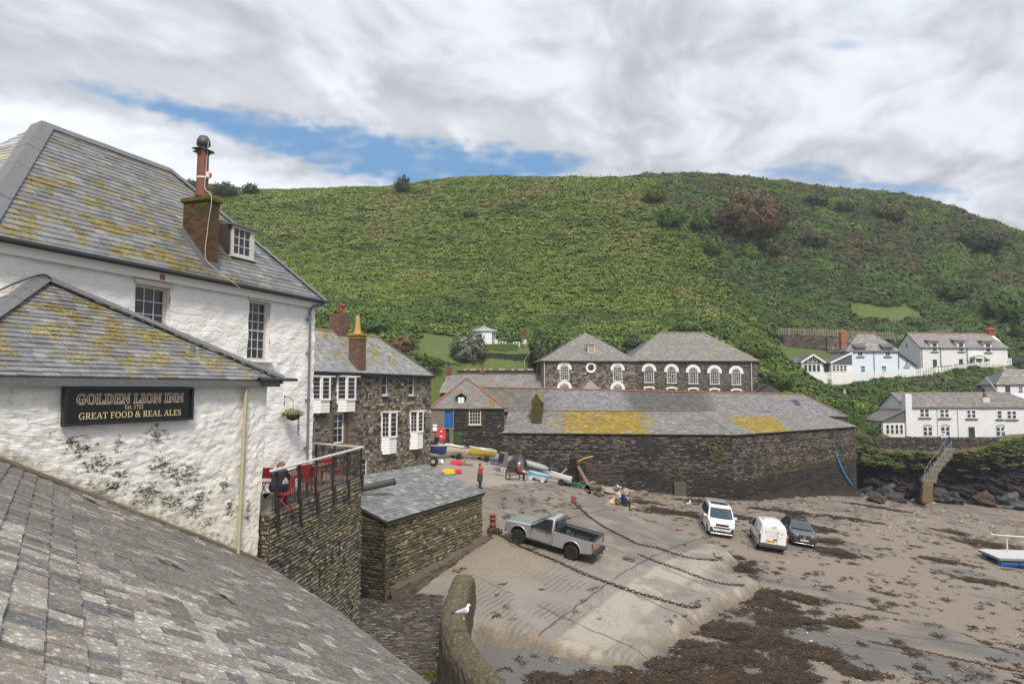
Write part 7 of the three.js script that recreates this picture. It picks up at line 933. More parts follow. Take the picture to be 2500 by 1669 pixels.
{
shrub('olive_willow','large bushy grey green tree on the lawn in front of the summerhouse','tree',1141,912,97.5,104,118,[0.085,0.1,0.062],{n:3600,leaf:0.2,tip:[0.16,0.18,0.13],stem:0.12,lumps:0.26});
shrub('evergreen_tree','dense dark evergreen against the left slope of the chapel roof','tree',1322,908,97,74,112,[0.035,0.06,0.022],{n:3200,leaf:0.2,tip:[0.08,0.11,0.06],lumps:0.22});shrub('evergreen_tree','lower green tree behind the left slope of the chapel roof','tree',1378,885,102,60,70,[0.06,0.09,0.022],{n:1500,leaf:0.22});
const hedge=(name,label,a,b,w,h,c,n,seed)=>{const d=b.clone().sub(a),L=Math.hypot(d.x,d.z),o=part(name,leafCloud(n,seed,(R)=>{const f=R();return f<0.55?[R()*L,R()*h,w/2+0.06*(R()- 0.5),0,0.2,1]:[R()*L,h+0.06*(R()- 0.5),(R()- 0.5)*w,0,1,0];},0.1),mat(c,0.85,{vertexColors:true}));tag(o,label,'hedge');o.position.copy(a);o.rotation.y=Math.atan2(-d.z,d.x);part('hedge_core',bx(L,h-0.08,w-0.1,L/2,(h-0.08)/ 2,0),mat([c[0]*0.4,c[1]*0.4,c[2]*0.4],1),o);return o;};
hedge('clipped_hedge','neatly clipped green hedge in front of the white summerhouse',at(1182,857,103),at(1263,858,103),1.0,1.0,[0.075,0.12,0.025],2600,3);hedge('bank_hedge','dark clipped hedge on the bank between the two lawns',at(1168,884,99.8),at(1288,880,99.8),0.8,1.15,[0.03,0.04,0.018],2600,4);
// summerhouse
const sp=at(1182,844,104.5),s=thing('summerhouse','white eight sided summerhouse with grey roof on the top lawn','summerhouse',sp,0.35),r=1.62,H=2.25;for(let i=0;i<8;i++){const a=i*PI/4,f=part('wall_panel',bx(2*r*Math.tan(PI/8)- 0.02,H,0.08),mat([0.66,0.69,0.75],0.7),s);f.position.set(Math.sin(a)*r*0.97,H/2,Math.cos(a)*r*0.97);f.rotation.y=a;if(i===1||i===2){for(const x of[-0.26,0.26])part('pane',bx(0.3,i===1?1.7:1.2,0.03,x,i===1?0:0.2,0.045),M.glassDark,f);part('glazing_bar',bx(1.0,0.07,0.06,0,-0.3,0.05),M.white,f);}if(i===7){part('pane',bx(0.85,1.2,0.03,0,0,0.045),M.glassDark,f);}}
part('roof',new THREE.ConeGeometry(r+0.45,0.75,8).rotateY(PI/8).translate(0,H+0.42,0),mat([0.2,0.23,0.26],0.7),s);part('eave',new THREE.CylinderGeometry(r+0.42,r+0.42,0.18,8).rotateY(PI/8).translate(0,H+0.02,0),M.white,s);part('finial',ball(0.1,0,H+0.85,0),M.white,s);
const gc=(px,label)=>{const p=at(px,846,103.6),c=thing('garden_chair',label,'chair',p,px>1250?-0.6:0.5,'pale garden chairs on the top lawn'),m=mat([0.5,0.46,0.4],0.7);part('seat',bx(0.6,0.06,0.55,0,0.42,0),m,c);part('backrest',bx(0.6,0.75,0.05,0,0.75,-0.3,-0.2),m,c);for(const x of[-0.27,0.27])for(const z of[-0.24,0.24])part('leg',rod(v3(x,0,z),v3(x,0.42,z),0.025),m,c);};gc(1213,'pale garden chair beside the summerhouse');gc(1279,'pale garden chair under the little palm');
const bn=(a,b,label)=>{const A=at(a,847,103.2),B=at(b,847,103.2),t=thing('garden_rail',label,'rail',A),m=M.white,d=B.clone().sub(A);part('rail',[bar(v3(0,0.75,0),d.clone().add(v3(0,0.75,0)),0.06,0.08),bar(v3(0,0.42,0),d.clone().add(v3(0,0.42,0)),0.06,0.08)],m,t);for(const k of[0,0.5,1])part('post',bx(0.09,0.85,0.09,d.x*k,0.42,d.z*k),m,t);};bn(1219,1235,'short white rail on the hedge beside the summerhouse chair');bn(1254,1268,'short white rail on the hedge left of the little palm');
const pp=at(1275,848,104),pm=thing('cordyline_palm','slim little palm with a reddish head on the top lawn','palm',pp);part('trunk',rod(v3(0,0,0),v3(0,1.9,0),0.09,0.06,7),M.woodGrey,pm);part('crown',leafCloud(90,9,(R)=>{const a=R()*2*PI,e=R()*1.6-0.5,q=0.2+0.5*R();return[Math.cos(a)*q*Math.cos(e),1.95+q*Math.sin(e),Math.sin(a)*q*Math.cos(e),Math.cos(a),0.4,Math.sin(a)];},0.2),mat([0.15,0.075,0.03],0.85,{vertexColors:true}),pm);
const hr=thing('garden_handrail','pale handrail beside the garden steps left of the evergreen','handrail',at(1285,900,97));part('rail',tube([at(1281,902,96),at(1281,882,97),at(1290,864,100),at(1294,856,101)].map((p)=>p.sub(hr.position)),0.06,20,5),M.woodGrey,hr);
// fence posts on the skyline and the hedge along the ridge
const fp=thing('skyline_fence','row of thin fence posts on the crest of the hill','fence',at(1450,434,209));for(let i=0;i<9;i++)part('post',rod(v3(0,-0.5,0),v3(0,1.1,0),0.08),M.woodDark,fp).position.copy(at(1395+i*24,433+0.02*i,209).sub(fp.position));
const R=rng(61),hd=[];for(let i=0;i<460;i++){const u=R(),px=lerp(1520,2110,u),py=pwl([[1520,436],[1600,430],[1700,432],[1850,446],[2000,464],[2110,478]],px),p=at(px,py+6,206+4*(R()- 0.5)),s=1.1+0.9*R(),v=0.7+0.5*R();hd.push({p,s:[s*1.2,s*1.0,s],r:R()*6.28,c:[0.035*v,0.055*v,0.02*v]});}
for(let i=0;i<260;i++){const px=lerp(640,1380,R()),p=at(px,pwl([[640,468],[850,462],[985,456],[1100,438],[1380,438]],px)+ 6,208),s=0.5+0.8*R(),v=0.7+0.5*R(),g=px>1080?0.06:0.045;hd.push({p,s:[s*1.4,s*0.8,s],r:R()*6.28,c:[0.04*v,g*v,0.02*v]});}
scatter('ridge_hedge','dark hedge running along the crest of the hill','hedge',bushGeo,hd);
}
// ------------------------------------------------------------ weed, stones and little plants on the ground
{
const ribbon=[1,2,3].map((s)=>{const R=rng(s+40),a=[],col=[];for(let i=0;i<11;i++){let x=(R()- 0.5)*0.7,z=(R()- 0.5)*0.5,t=R()*6.28,y=0.02+0.05*R(),w=0.018+0.02*R();const k=0.6+0.8*R();for(let j=0;j<3;j++){const nx=x+Math.cos(t)*0.14,nz=z+Math.sin(t)*0.14,ny=0.02+0.09*R(),ox=-Math.sin(t)*w,oz=Math.cos(t)*w;a.push(x-ox,y,z-oz,x+ox,y,z+oz,nx+ox,ny,nz+oz,x-ox,y,z-oz,nx+ox,ny,nz+oz,nx-ox,ny,nz-oz);for(let q=0;q<6;q++)col.push(k,k,k);x=nx;z=nz;y=ny;t +=(R()- 0.5)*1.6;}}return tris(a,null,col);});
const R=rng(909),sp=[];let tries=0;
while(sp.length<26000&&tries++<700000){const d=25.5+66*R(),x=(R()*0.9-0.12)*d,z=-d;if(x<-1)continue;const w=weedDense(x,z);if(w<(R()- 0.5)*0.5)continue;if(slipIn(x,z)>-0.1)continue;const s=(0.5+0.6*R())*(0.75+0.5*clamp(w)),v=0.6+0.7*R(),red=R()<0.25;sp.push({p:v3(x,sandY(x,z)+ 0.015,z),s:[s,s*(0.4+0.35*clamp(w*1.5)),s],r:R()*6.28,c:(red?[0.06,0.036,0.022]:[0.05,0.037,0.025]).map((q)=>q*v)});}
for(let i=0;i<1500;i++){const d=26+60*R(),x=(R()*0.8-0.05)*d,z=-d;if(fbm(x*0.15+31,z*0.15,3)<-0.05)continue;const on=slipIn(x,z)>0.2;if(on&&R()<0.75)continue;const s=0.25+0.35*R(),v=0.6+0.7*R();sp.push({p:v3(x,groundY(x,z)+ 0.01,z),s:[s*1.4,s*0.5,s],r:R()*6.28,c:[0.045*v,0.03*v,0.018*v]});}
for(let i=0;i<420;i++){const px=lerp(1225,1420,R()),py=lerp(1180,1270,R());const p=gS(px,py);if(fbm(p.x*0.9,p.z*0.4,3)<0.12)continue;sp.push({p:p.add(v3(0,0.02,0)),s:[0.5,0.3,0.3],r:R()*6.28,c:[0.05,0.036,0.022]});}
scatter('seaweed','brown seaweed strewn over the sand below the slipway','seaweed',ribbon,sp);console.log('weed',sp.length);
const peb=[];const pg=new THREE.IcosahedronGeometry(1,1);for(let i=0;i<3500;i++){const far=R()<0.5,d=far?58+28*R():27+30*R(),x=(R()*0.8+0.0)*d,z=-d;if(slipIn(x,z)>-0.2)continue;if(!far&&fbm(x*0.1,z*0.1,2)<0)continue;const s=0.025+0.06*R()*R()+(far?0.03:0),v=0.6+0.8*R();peb.push({p:v3(x,sandY(x,z)+ s*0.3,z),s:[s*1.4,s*0.7,s],r:R()*6.28,c:R()<0.07?[0.45,0.42,0.37]:[0.17*v,0.15*v,0.13*v]});}
{const g=pg;paint(g,[1,1,1]);scatter('pebbles','small pebbles and shells scattered on the sand','pebbles',[g],peb);}
const gr=[];for(const[px,py,n,w]of[[1045,1645,60,0.45],[945,1500,26,0.4],[915,1478,20,0.3],[870,1500,30,0.4],[1030,1520,10,0.2],[1270,1330,26,0.5],[1120,1395,14,0.3]])for(let i=0;i<n;i++){const p=gS(px,py);p.x +=(R()- 0.5)*w*2;p.z +=(R()- 0.5)*w*2;p.y=slipY(p.x,p.z);gr.push({p,s:0.08+0.1*R(),r:R()*6.28,c:[0.05+0.04*R(),0.08+0.04*R(),0.02]});}
{const cob=[],cg=bx(1,1,1);paint(cg,[1,1,1]);for(let i=0;i<5200;i++){const z=-17.5-13.5*R(),x=-6.3+3.7*R();if(slipIn(x,z)<0.1||x>-2.75+0.06*(z+24))continue;const v=0.5+R(),w=0.12+0.3*R();cob.push({p:v3(x,slipY(x,z)+ 0.005,z),s:[w,0.06+0.05*R(),0.045+0.05*R()],r:0.12*(R()- 0.5)+ 0.25*n2(x*0.5,z*0.5),c:(R()<0.15?[0.15,0.14,0.125]:R()<0.3?[0.09,0.075,0.05]:[0.06,0.056,0.052]).map((q)=>q*v)});}scatter('lane_cobbles','dark slate cobbles set on edge in the lane behind the curving wall','cobbles',[cg],cob);}
scatter('lane_weeds','little green weeds sprouting in the lane and beside the chains','weeds',[tuftGeo[0]],gr);
// rubble along the far edge of the slip: single rocks
const rg=[1,2,3].map((s)=>{const g2=new THREE.IcosahedronGeometry(1,2),p=g2.attributes.position;for(let i=0;i<p.count;i++){const x=p.getX(i),y=p.getY(i),z=p.getZ(i),r=0.78+0.4*n3(x*0.9+s*5,y,z)+ 0.1*n3(x*3+s,y*3,z*3);p.setXYZ(i,x*r,y*r*0.6,z*r*0.8);}g2.computeVertexNormals();return toCreasedNormals(g2,0.5);}),rm=[M.concrete,mat([0.17,0.14,0.11],0.95,{map:grainCol,bumpMap:grainBump,bumpScale:0.05}),mat([0.09,0.075,0.06],0.95,{bumpMap:grainBump,bumpScale:0.05})];
[[1478,1203,0.9,'flat pale slab of rock beside the anchor foot'],[1500,1196,0.6,'small brown rock behind the pale slab'],[1462,1212,0.5,'brown rock at the slip edge below the big log'],[1530,1206,0.8,'pale rock behind the seated couple'],[1560,1214,1.0,'long pale rock right of the seated couple'],[1516,1232,0.75,'rock on which the seated couple sit'],[1540,1245,0.55,'brown rock at the feet of the man in navy'],[1590,1240,0.6,'low rock farther right of the couple at the slip edge'],[1430,1180,0.6,'rock propping the anchor'],[1415,1172,0.5,'rock at the bottom of the hanging black net'],[1640,1246,0.5,'dark rock in the weed near the sea wall'],[1700,1232,0.35,'small pale stone on the sand below the concrete pillar'],[1755,1360,0.45,'rock at the outer tip of the slipway'],[1535,1368,0.35,'lump of rubble beside the second chain']].forEach(([px,py,s,l],i)=>{const p=onLand(px,py),o=tag(part('rock',rg[i % 3],rm[i % 3]),l,'rock');o.position.copy(p).add(v3(0,s*0.12,0));o.scale.set(s*1.2,s,s);o.rotation.y=i*1.7;});
}
// ------------------------------------------------------------ chains, bollards, anchor, nets and other gear
function onSlope(o,p,fwd,f=groundY,half=0.8){// sets a thing down on the ground, x forwards
const h=(x,z)=>f(x,z),d=fwd.clone().setY(0).normalize(),r=v3(-d.z,0,d.x),a=h(p.x+d.x*half,p.z+d.z*half),b=h(p.x-d.x*half,p.z-d.z*half),c=h(p.x+r.x*half*0.5,p.z+r.z*half*0.5),e=h(p.x-r.x*half*0.5,p.z-r.z*half*0.5);
const X=d.clone().multiplyScalar(2*half).setY(a-b).normalize(),Z0=r.clone().multiplyScalar(half).setY(c-e).normalize(),Y=Z0.clone().cross(X).normalize(),Z=X.clone().cross(Y);o.position.set(p.x,(a+b)/ 2,p.z);o.quaternion.setFromRotationMatrix(new THREE.Matrix4().makeBasis(X,Y,Z));return o;
}
{
const link=new THREE.TorusGeometry(0.062,0.019,5,8).scale(1.5,1,1),chain=(label,pts,s=1,sink=0)=>{const c=new THREE.CatmullRomCurve3(pts.map(([a,b])=>onLand(a,b))),L=c.getLength(),n=Math.round(L /(0.125*s)),g=[],base=c.getPoint(0),t=thing('mooring_chain',label,'chain',base);for(let i=0;i<n;i++){const p=c.getPointAt(i/n),d=c.getTangentAt(i/n),y=groundY(p.x,p.z)+ 0.035*s-sink;const m=new THREE.Matrix4().makeRotationFromEuler(new THREE.Euler((i % 2?1.2:0.35)+ 0.3*n2(i,3),0,0));m.premultiply(new THREE.Matrix4().makeRotationY(Math.atan2(-d.z,d.x)+ 0.15*n2(i*0.7,1)));g.push(link.clone().scale(s,s,s).applyMatrix4(m).translate(p.x-base.x+0.03*n2(i*0.3,9),y-base.y,p.z-base.z+0.03*n2(i*0.3,5)));}stuffPart(part('links',g,M.rust,t));return t;};
chain('heaviest rusty chain running down the slip from the tall red bollard past the pickup',[[1212,1304],[1262,1332],[1310,1352],[1360,1374],[1420,1401],[1500,1431],[1590,1461],[1690,1484],[1745,1500],[1790,1512]],1.35);chain('rusty chain from the short red bollard to the outer tip of the slipway',[[1404,1232],[1440,1263],[1480,1291],[1530,1316],[1562,1331],[1600,1338],[1680,1363],[1756,1384]],1.2);chain('weed hung chain lying between the two long chains on the lower slip',[[1562,1356],[1600,1372],[1660,1393],[1705,1409],[1762,1427],[1850,1450]],1.1);chain('rusty chain draped over the kerb from the tall bollard towards the old tyre',[[1200,1306],[1160,1333],[1122,1354],[1112,1376],[1062,1404],[1002,1433],[935,1442],[900,1442]],1.2);chain('half buried chain on the sand in the middle of the beach',[[1985,1463],[2080,1478],[2200,1501]],1.1,0.03);chain('half buried chain on the sand at the bottom right',[[2130,1568],[2250,1591],[2380,1619],[2510,1644]],1.1,0.02);
const R=rng(5),hp=gS(1208,1302),heap=[];for(let i=0;i<60;i++)heap.push(link.clone().scale(1.3,1.3,1.3).applyMatrix4(new THREE.Matrix4().makeRotationFromEuler(new THREE.Euler(R()*6,R()*6,R()*6))).translate((R()- 0.5)*0.7,0.05+0.16*R(),(R()- 0.5)*0.5));const ho=tag(part('chain_heap',heap,M.rust),'heap of rusty chain piled round the foot of the tall red bollard','chain',null,'stuff');ho.position.copy(hp);
const bp=gS(1203,1300),b1=thing('red_bollard','tall red painted flanged bollard at the corner of the stone shed','bollard',bp);part('post',lathe([[0.17,-0.1],[0.17,0.42],[0.155,0.46],[0.155,0.98],[0.0,0.98]],16),M.rustRed,b1);for(const y of[0.4,0.72])part('flange',lathe([[0.155,y],[0.24,y+0.005],[0.24,y+0.05],[0.155,y+0.055]],16),M.rustRed,b1);part('top_flange',lathe([[0.155,0.95],[0.23,0.955],[0.23,1.0],[0,1.01]],16),M.rustRed,b1);
const sp=gS(1401,1228),b2=thing('red_bollard','short rusty red bollard in the middle of the slipway','bollard',sp);part('post',lathe([[0.17,-0.1],[0.17,0.45],[0.15,0.48],[0,0.48]],14),M.rustRed,b2);part('base_ring',lathe([[0.17,0],[0.26,0.02],[0.26,0.06],[0.17,0.08]],14),M.rust,b2);
// anchor and hanging net
const an=thing('big_anchor','huge rusty anchor leaning on the sea wall with a yellow tipped arm','anchor',gS(1440,1194)),A=(px,py,d)=>at(px,py,d).sub(an.position);const sh0=A(1441,1193,64.2),sh1=A(1409,1134,65.6);part('shank',rod(sh0,sh1,0.22,0.15,8),M.rustRed.clone(),an).material.color.setRGB(0.2,0.12,0.08);part('arm',tube([sh1,A(1413,1127,65.6),A(1428,1119,65.4),A(1448,1114,65.2)],0.1,16,7),mat([0.34,0.22,0.04],0.8),an);part('crown',rod(A(1428,1196,64),A(1450,1190,64.2),0.2,0.2,8),M.rust,an);part('stock',rod(A(1405,1140,65.9),A(1413,1130,65.3),0.16,0.16,8),M.rust,an);
const nt=tag(part('hanging_net',(()=>{const a=[];for(let i=0;i<60;i++){const x0=(R()- 0.5)*0.5,pts=[];for(let k=0;k<6;k++)pts.push(v3(x0*(1+k*0.35)+ 0.12*(R()- 0.5),2.3-k*0.45,0.15+0.25*(R()- 0.5)));a.push(tube(pts,0.03+0.025*R(),12,4));}return a;})(),mat([0.012,0.014,0.014],0.95)),'black fishing net hanging down beside the anchor','net');nt.position.copy(at(1398,1178,66));
const gn=tag(part('green_net',(()=>{const a=[];for(let i=0;i<70;i++){const pts=[];let x=(R()- 0.5)*1.5,z=(R()- 0.5)*0.8;for(let k=0;k<5;k++){pts.push(v3(x,0.08+0.28*R()*(1-Math.abs(x)/ 1.3),z));x +=(R()- 0.5)*0.6;z +=(R()- 0.5)*0.5;}a.push(tube(pts,0.03,10,4));}return a;})(),mat([0.01,0.12,0.075],0.9)),'heap of bright green net at the foot of the sea wall','net');gn.position.copy(gS(1401,1188));
const lg=(a,b,r,c,name,label,cat)=>{const A1=onLand(...a).add(v3(0,r,0)),B1=onLand(...b).add(v3(0,r,0)),n=10,pts=[];for(let i=0;i<=n;i++)pts.push(A1.clone().lerp(B1,i/n).add(v3(0,0.04*n2(i,2),0.05*n2(i,7))));single(name,tube(pts,r,24,9),c,label,cat);};lg([1434,1198],[1472,1196],0.24,M.wood,'driftwood_log','thick dark log lying at the foot of the anchor','log');lg([1432,1184],[1470,1180],0.16,M.woodGrey,'driftwood_log','pale grey log behind the thick dark one','log');lg([1405,1180],[1440,1206],0.12,M.wood,'spar','thin brown spar beside the green net','spar');
const fr=thing('sign_frame','empty white sign frame on a post in front of the sea wall','frame',onLand(1455,1182));part('post',rod(v3(0.06,0,0),v3(0.06,1.0,0),0.03),M.white,fr);part('frame',[bx(0.36,0.04,0.04,0,0.98,0),bx(0.36,0.04,0.04,0,0.6,0),bx(0.04,0.4,0.04,-0.17,0.79,0),bx(0.04,0.4,0.04,0.17,0.79,0)],M.white,fr);
// tyre and junk in the corner of the lane
const ty=tag(part('old_tyre',new THREE.TorusGeometry(0.34,0.13,10,24),M.rubber),'old black tyre lying against the foot of the terrace wall','tyre');const tp=gS(892,1446);ty.position.copy(tp).add(v3(0,0.22,0));ty.rotation.set(1.1,0.3,0);
single('coiled_hose',(()=>{const p=[];for(let i=0;i<60;i++)p.push(v3(Math.cos(i*0.5)*(0.36+0.05*n2(i,1)),0.06+0.012*i*0.5,Math.sin(i*0.5)*(0.3+0.05*n2(i,4))));return tube(p,0.035,200,5);})().translate(...gS(882,1456).toArray()),M.rubber,'coil of black hose beside the old tyre','hose');
// raft with blue floats at the right edge
const rp=gB(2456,1376),rf=thing('blue_raft','flat grey raft on bright blue floats at the right edge of the beach','raft',rp,-0.12),fl=mat([0.01,0.11,0.38],0.45);for(const z of[-1.0,1.0]){part('float',rod(v3(-1.0,0.3,z),v3(3.6,0.3,z),0.3,0.3,16),fl,rf);for(const x of[0.2,1.3])part('strap',rod(v3(x,0.3,z),v3(x+0.1,0.3,z),0.31,0.31,16),M.rust,rf);}for(let i=0;i<14;i++)part('deck_board',bx(0.33,0.05,2.9,-1.05+i*0.34,0.72,0),mat([0.42,0.43,0.44],0.7),rf);part('deck_frame',[bx(4.8,0.14,0.08,1.25,0.62,1.4),bx(4.8,0.14,0.08,1.25,0.62,-1.4),bx(0.08,0.14,2.8,-1.15,0.62,0)],M.woodGrey,rf);part('mast',rod(v3(0.5,0.7,-0.6),v3(0.5,1.75,-0.6),0.05),M.cream,rf);part('crossbar',rod(v3(-0.6,2.05,-0.6),v3(3,1.85,-0.6),0.03),M.white,rf);
}
// ------------------------------------------------------------ vehicles. local x forwards, y up, z to the right hand side
const paintM=(c,o={})=>new THREE.MeshPhysicalMaterial({color:new THREE.Color().setRGB(...c),roughness:0.32,clearcoat:1,clearcoatRoughness:0.06,side:THREE.DoubleSide,...o});
const carGlass=new THREE.MeshPhysicalMaterial({color:0x0a0d10,roughness:0.05,clearcoat:1,clearcoatRoughness:0.03,side:THREE.DoubleSide}),trim=mat([0.014,0.014,0.015],0.55),lamp0=new THREE.MeshPhysicalMaterial({color:0xb8c0c6,roughness:0.1,metalness:0.3,clearcoat:1}),lampRed=new THREE.MeshPhysicalMaterial({color:0x7a0a10,roughness:0.15,clearcoat:1}),chrome=mat([0.6,0.6,0.62],0.15,{metalness:1});
function arcHole(x,r,y,n=12){const p=[];for(let i=0;i<=n;i++){const a=PI-i*PI/n;p.push([x+Math.cos(a)*r,y+Math.max(0,Math.sin(a))*r]);}return p;}
function shell(profile,W,bev,tz){// side outline extruded across, edges rounded, sides drawn in by tz(x,y)
const s=new THREE.Shape(profile.map((q)=>new THREE.Vector2(...q))),g=new THREE.ExtrudeGeometry(s,{depth:W-2*bev,bevelEnabled:true,bevelSize:bev*0.8,bevelOffset:-bev*0.8,bevelThickness:bev,bevelSegments:5,steps:10,curveSegments:6}).translate(0,0,-(W-2*bev)/ 2),p=g.attributes.position;
for(let i=0;i<p.count;i++)p.setZ(i,p.getZ(i)*tz(p.getX(i),p.getY(i)));g.computeVertexNormals();return toCreasedNormals(g,0.5);
}
const sidePane=(pts,zf,sgn,t=0.012)=>{const a=[],n=pts.length,q=pts.map(([x,y])=>[x,y,sgn*(zf(x,y)+ t)]);for(let i=1;i<n-1;i++)a.push(...q[0],...q[i],...q[i+1]);return tris(a);};
const crossPane=(a,b,wa,wb,bulge,off)=>grid(12,4,(u,v)=>{const k=u*2-1,x=lerp(a[0],b[0],v),y=lerp(a[1],b[1],v),w=lerp(wa,wb,v);return[x+off[0]+ bulge*(1-k*k)*Math.sign(off[0]||1),y+off[1],k*w];});
function wheelSet(t,xs,half,r,w,rimM=trim,steer=0){
for(const[i,x]of xs.entries())for(const s of[-1,1]){const wh=part('wheel',new THREE.CylinderGeometry(r*0.66,r*0.66,w*0.8,24).rotateX(PI/2),trim,t);wh.position.set(x,r,s*(half-w/2));if(i&&steer)wh.rotation.y=steer;part('tyre',[lathe([[r*0.64,-w/2],[r*0.9,-w/2],[r,-w*0.34],[r,w*0.34],[r*0.9,w/2],[r*0.64,w/2]],28).rotateX(PI/2)],M.rubber,wh);const sp=[];for(let k=0;k<6;k++)sp.push(bx(0.05,r*0.62,0.03,0,r*0.33,s*w*0.42).rotateZ(k*PI/3));sp.push(new THREE.TorusGeometry(r*0.62,0.018,5,24).translate(0,0,s*w*0.44),new THREE.CylinderGeometry(r*0.14,r*0.14,0.04,12).rotateX(PI/2).translate(0,0,s*w*0.43));part('rim',sp,rimM,wh);}
}
function plateMesh(t,text,bg,w,h,place){const c=document.createElement('canvas');c.width=256;c.height=56;const g=c.getContext('2d');g.fillStyle=bg;g.fillRect(0,0,256,56);g.fillStyle='#15171a';g.font='bold 46px sans-serif';g.textAlign='center';g.fillText(text,128,45,240);const x=new THREE.CanvasTexture(c);x.colorSpace=THREE.SRGBColorSpace;const o=part('number_plate',new THREE.PlaneGeometry(w,h),new THREE.MeshStandardMaterial({map:x,roughness:0.4}),t);place(o);return o;}
const mirrorPair=(t,x,y,z,m)=>{for(const s of[-1,1])part('wing_mirror',[rb(0.12,0.17,0.22,0.04,x,y,s*(z+0.12)),bx(0.06,0.05,0.14,x+0.02,y-0.05,s*(z+0.02))],m,t);};
{// silver single cab pickup
const pf=gS(1262,1327),pr=gS(1396,1367),fwd=pf.clone().sub(pr).setY(0).normalize(),side=v3(-fwd.z,0,fwd.x),mid=pf.clone().add(pr).multiplyScalar(0.5).addScaledVector(side,0.82);
const t=thing('pickup_truck','silver single cab pickup truck with an empty black load bed on the slipway','pickup truck');onSlope(t,mid,fwd,slipY,1.55);
const P=paintM([0.36,0.365,0.385],{metalness:0.45}),W=1.86,fx=1.55,rx=-1.55,hw=W/2;
const tz=(x,y)=>(1-0.3*Math.pow(sstep(1.12,1.85,y),1.1))*(1-0.1*sstep(1.7,2.45,x))*(1-0.05*sstep(0.75,0.35,y)),zf=(x,y)=>hw*tz(x,y);
const cab=[[-0.42,0.45],[-0.35,0.42],...arcHole(-9,0,0,0).slice(9),[fx-0.52,0.42],...arcHole(fx,0.5,0.5,14),[fx+0.52,0.5],[2.38,0.48],[2.45,0.7],[2.44,0.95],[2.36,1.06],[1.95,1.14],[1.05,1.22],[0.85,1.25],[0.12,1.74],[-0.02,1.79],[-0.2,1.8],[-0.34,1.76],[-0.42,1.2]];
part('cab',shell(cab,W,0.07,tz),P,t);
// load bed: two sides with arches, front panel, floor, tailgate, black liner and rail caps
const sideO=[[-2.62,0.62],[rx-0.5,0.5],...arcHole(rx,0.5,0.5,14),[rx+0.52,0.48],[-0.47,0.48],[-0.47,1.2],[-2.6,1.2],[-2.64,0.9]],sg=new THREE.ExtrudeGeometry(new THREE.Shape(sideO.map((q)=>new THREE.Vector2(...q))),{depth:0.06,bevelEnabled:true,bevelSize:0.025,bevelThickness:0.03,bevelSegments:3});
for(const s of[-1,1])part('bed_side',sg.clone().translate(0,0,s>0?hw-0.1:-hw+0.04),P,t);
part('tailgate',[rb(0.09,0.62,W-0.16,0.03,-2.6,0.9,0)],P,t);part('bed_liner',[bx(2.1,0.04,W-0.24,-1.53,0.66,0),bx(0.04,0.55,W-0.24,-0.5,0.92,0),bx(2.1,0.5,0.04,-1.53,0.9,hw-0.14),bx(2.1,0.5,0.04,-1.53,0.9,-hw+0.14),bx(0.04,0.5,W-0.24,-2.54,0.9,0),rb(0.85,0.2,0.2,0.06,rx,0.76,hw-0.24),rb(0.85,0.2,0.2,0.06,rx,0.76,-hw+0.24),...[0,1,2,3,4,5,6].map((i)=>bx(2.0,0.025,0.08,-1.53,0.69,-0.54+i*0.18))],trim,t);part('rail_cap',[rb(2.15,0.05,0.12,0.02,-1.54,1.235,hw-0.08),rb(2.15,0.05,0.12,0.02,-1.54,1.235,-hw+0.08),rb(0.12,0.05,W-0.2,0.02,-2.6,1.22,0)],trim,t);
part('cab_gap',bx(0.06,0.72,W-0.12,-0.45,0.85,0),trim,t);part('chassis',[bx(4.6,0.16,0.9,-0.2,0.5,0),bx(0.5,0.3,1.4,rx,0.55,0),bx(1.2,0.35,1.5,fx,0.62,0)],trim,t);
for(const s of[-1,1]){const w=part('side_window',sidePane([[0.86,1.2],[0.18,1.66],[-0.22,1.68],[-0.3,1.2]],zf,s),carGlass,t);part('window_seal',sidePane([[0.95,1.15],[0.16,1.7],[-0.24,1.72],[-0.34,1.15]],zf,s,0.006),trim,t);part('door_seam',[bar(v3(1.0,0.5,s*(zf(1,0.5)+ 0.004)),v3(0.98,1.18,s*(zf(1,1.1)+ 0.004)),0.006,0.014),bar(v3(-0.3,0.5,s*(zf(0,0.5)+ 0.004)),v3(-0.33,1.18,s*(zf(0,1.1)+ 0.004)),0.006,0.014),bar(v3(-0.3,0.5,s*(zf(0,0.5)+ 0.004)),v3(1.0,0.5,s*(zf(0,0.5)+ 0.004)),0.006,0.014)],trim,t);part('door_handle',rb(0.2,0.045,0.04,0.015,-0.1,1.04,s*(zf(0,1.04)+ 0.015)),trim,t);part('headlight',rb(0.34,0.16,0.12,0.04,2.24,0.98,s*0.72,0,s*0.3),lamp0,t);part('tail_light',rb(0.1,0.36,0.14,0.03,-2.62,0.98,s*(hw-0.08)),lampRed,t);part('arch_lip',[new THREE.TorusGeometry(0.51,0.04,6,18,PI).scale(1,1,0.9).translate(fx,0.5,s*(zf(fx,0.8)- 0.0)),new THREE.TorusGeometry(0.51,0.04,6,18,PI).translate(rx,0.5,s*(hw-0.0))],P,t);part('sill',bx(1.5,0.08,0.05,0.3,0.42,s*(hw-0.1)),trim,t);}
part('windscreen',crossPane([0.92,1.235],[0.16,1.715],0.72,0.6,0.03,[0.03,0.03]),carGlass,t);part('rear_window',bx(0.02,0.34,1.15,-0.435,1.46,0),carGlass,t);
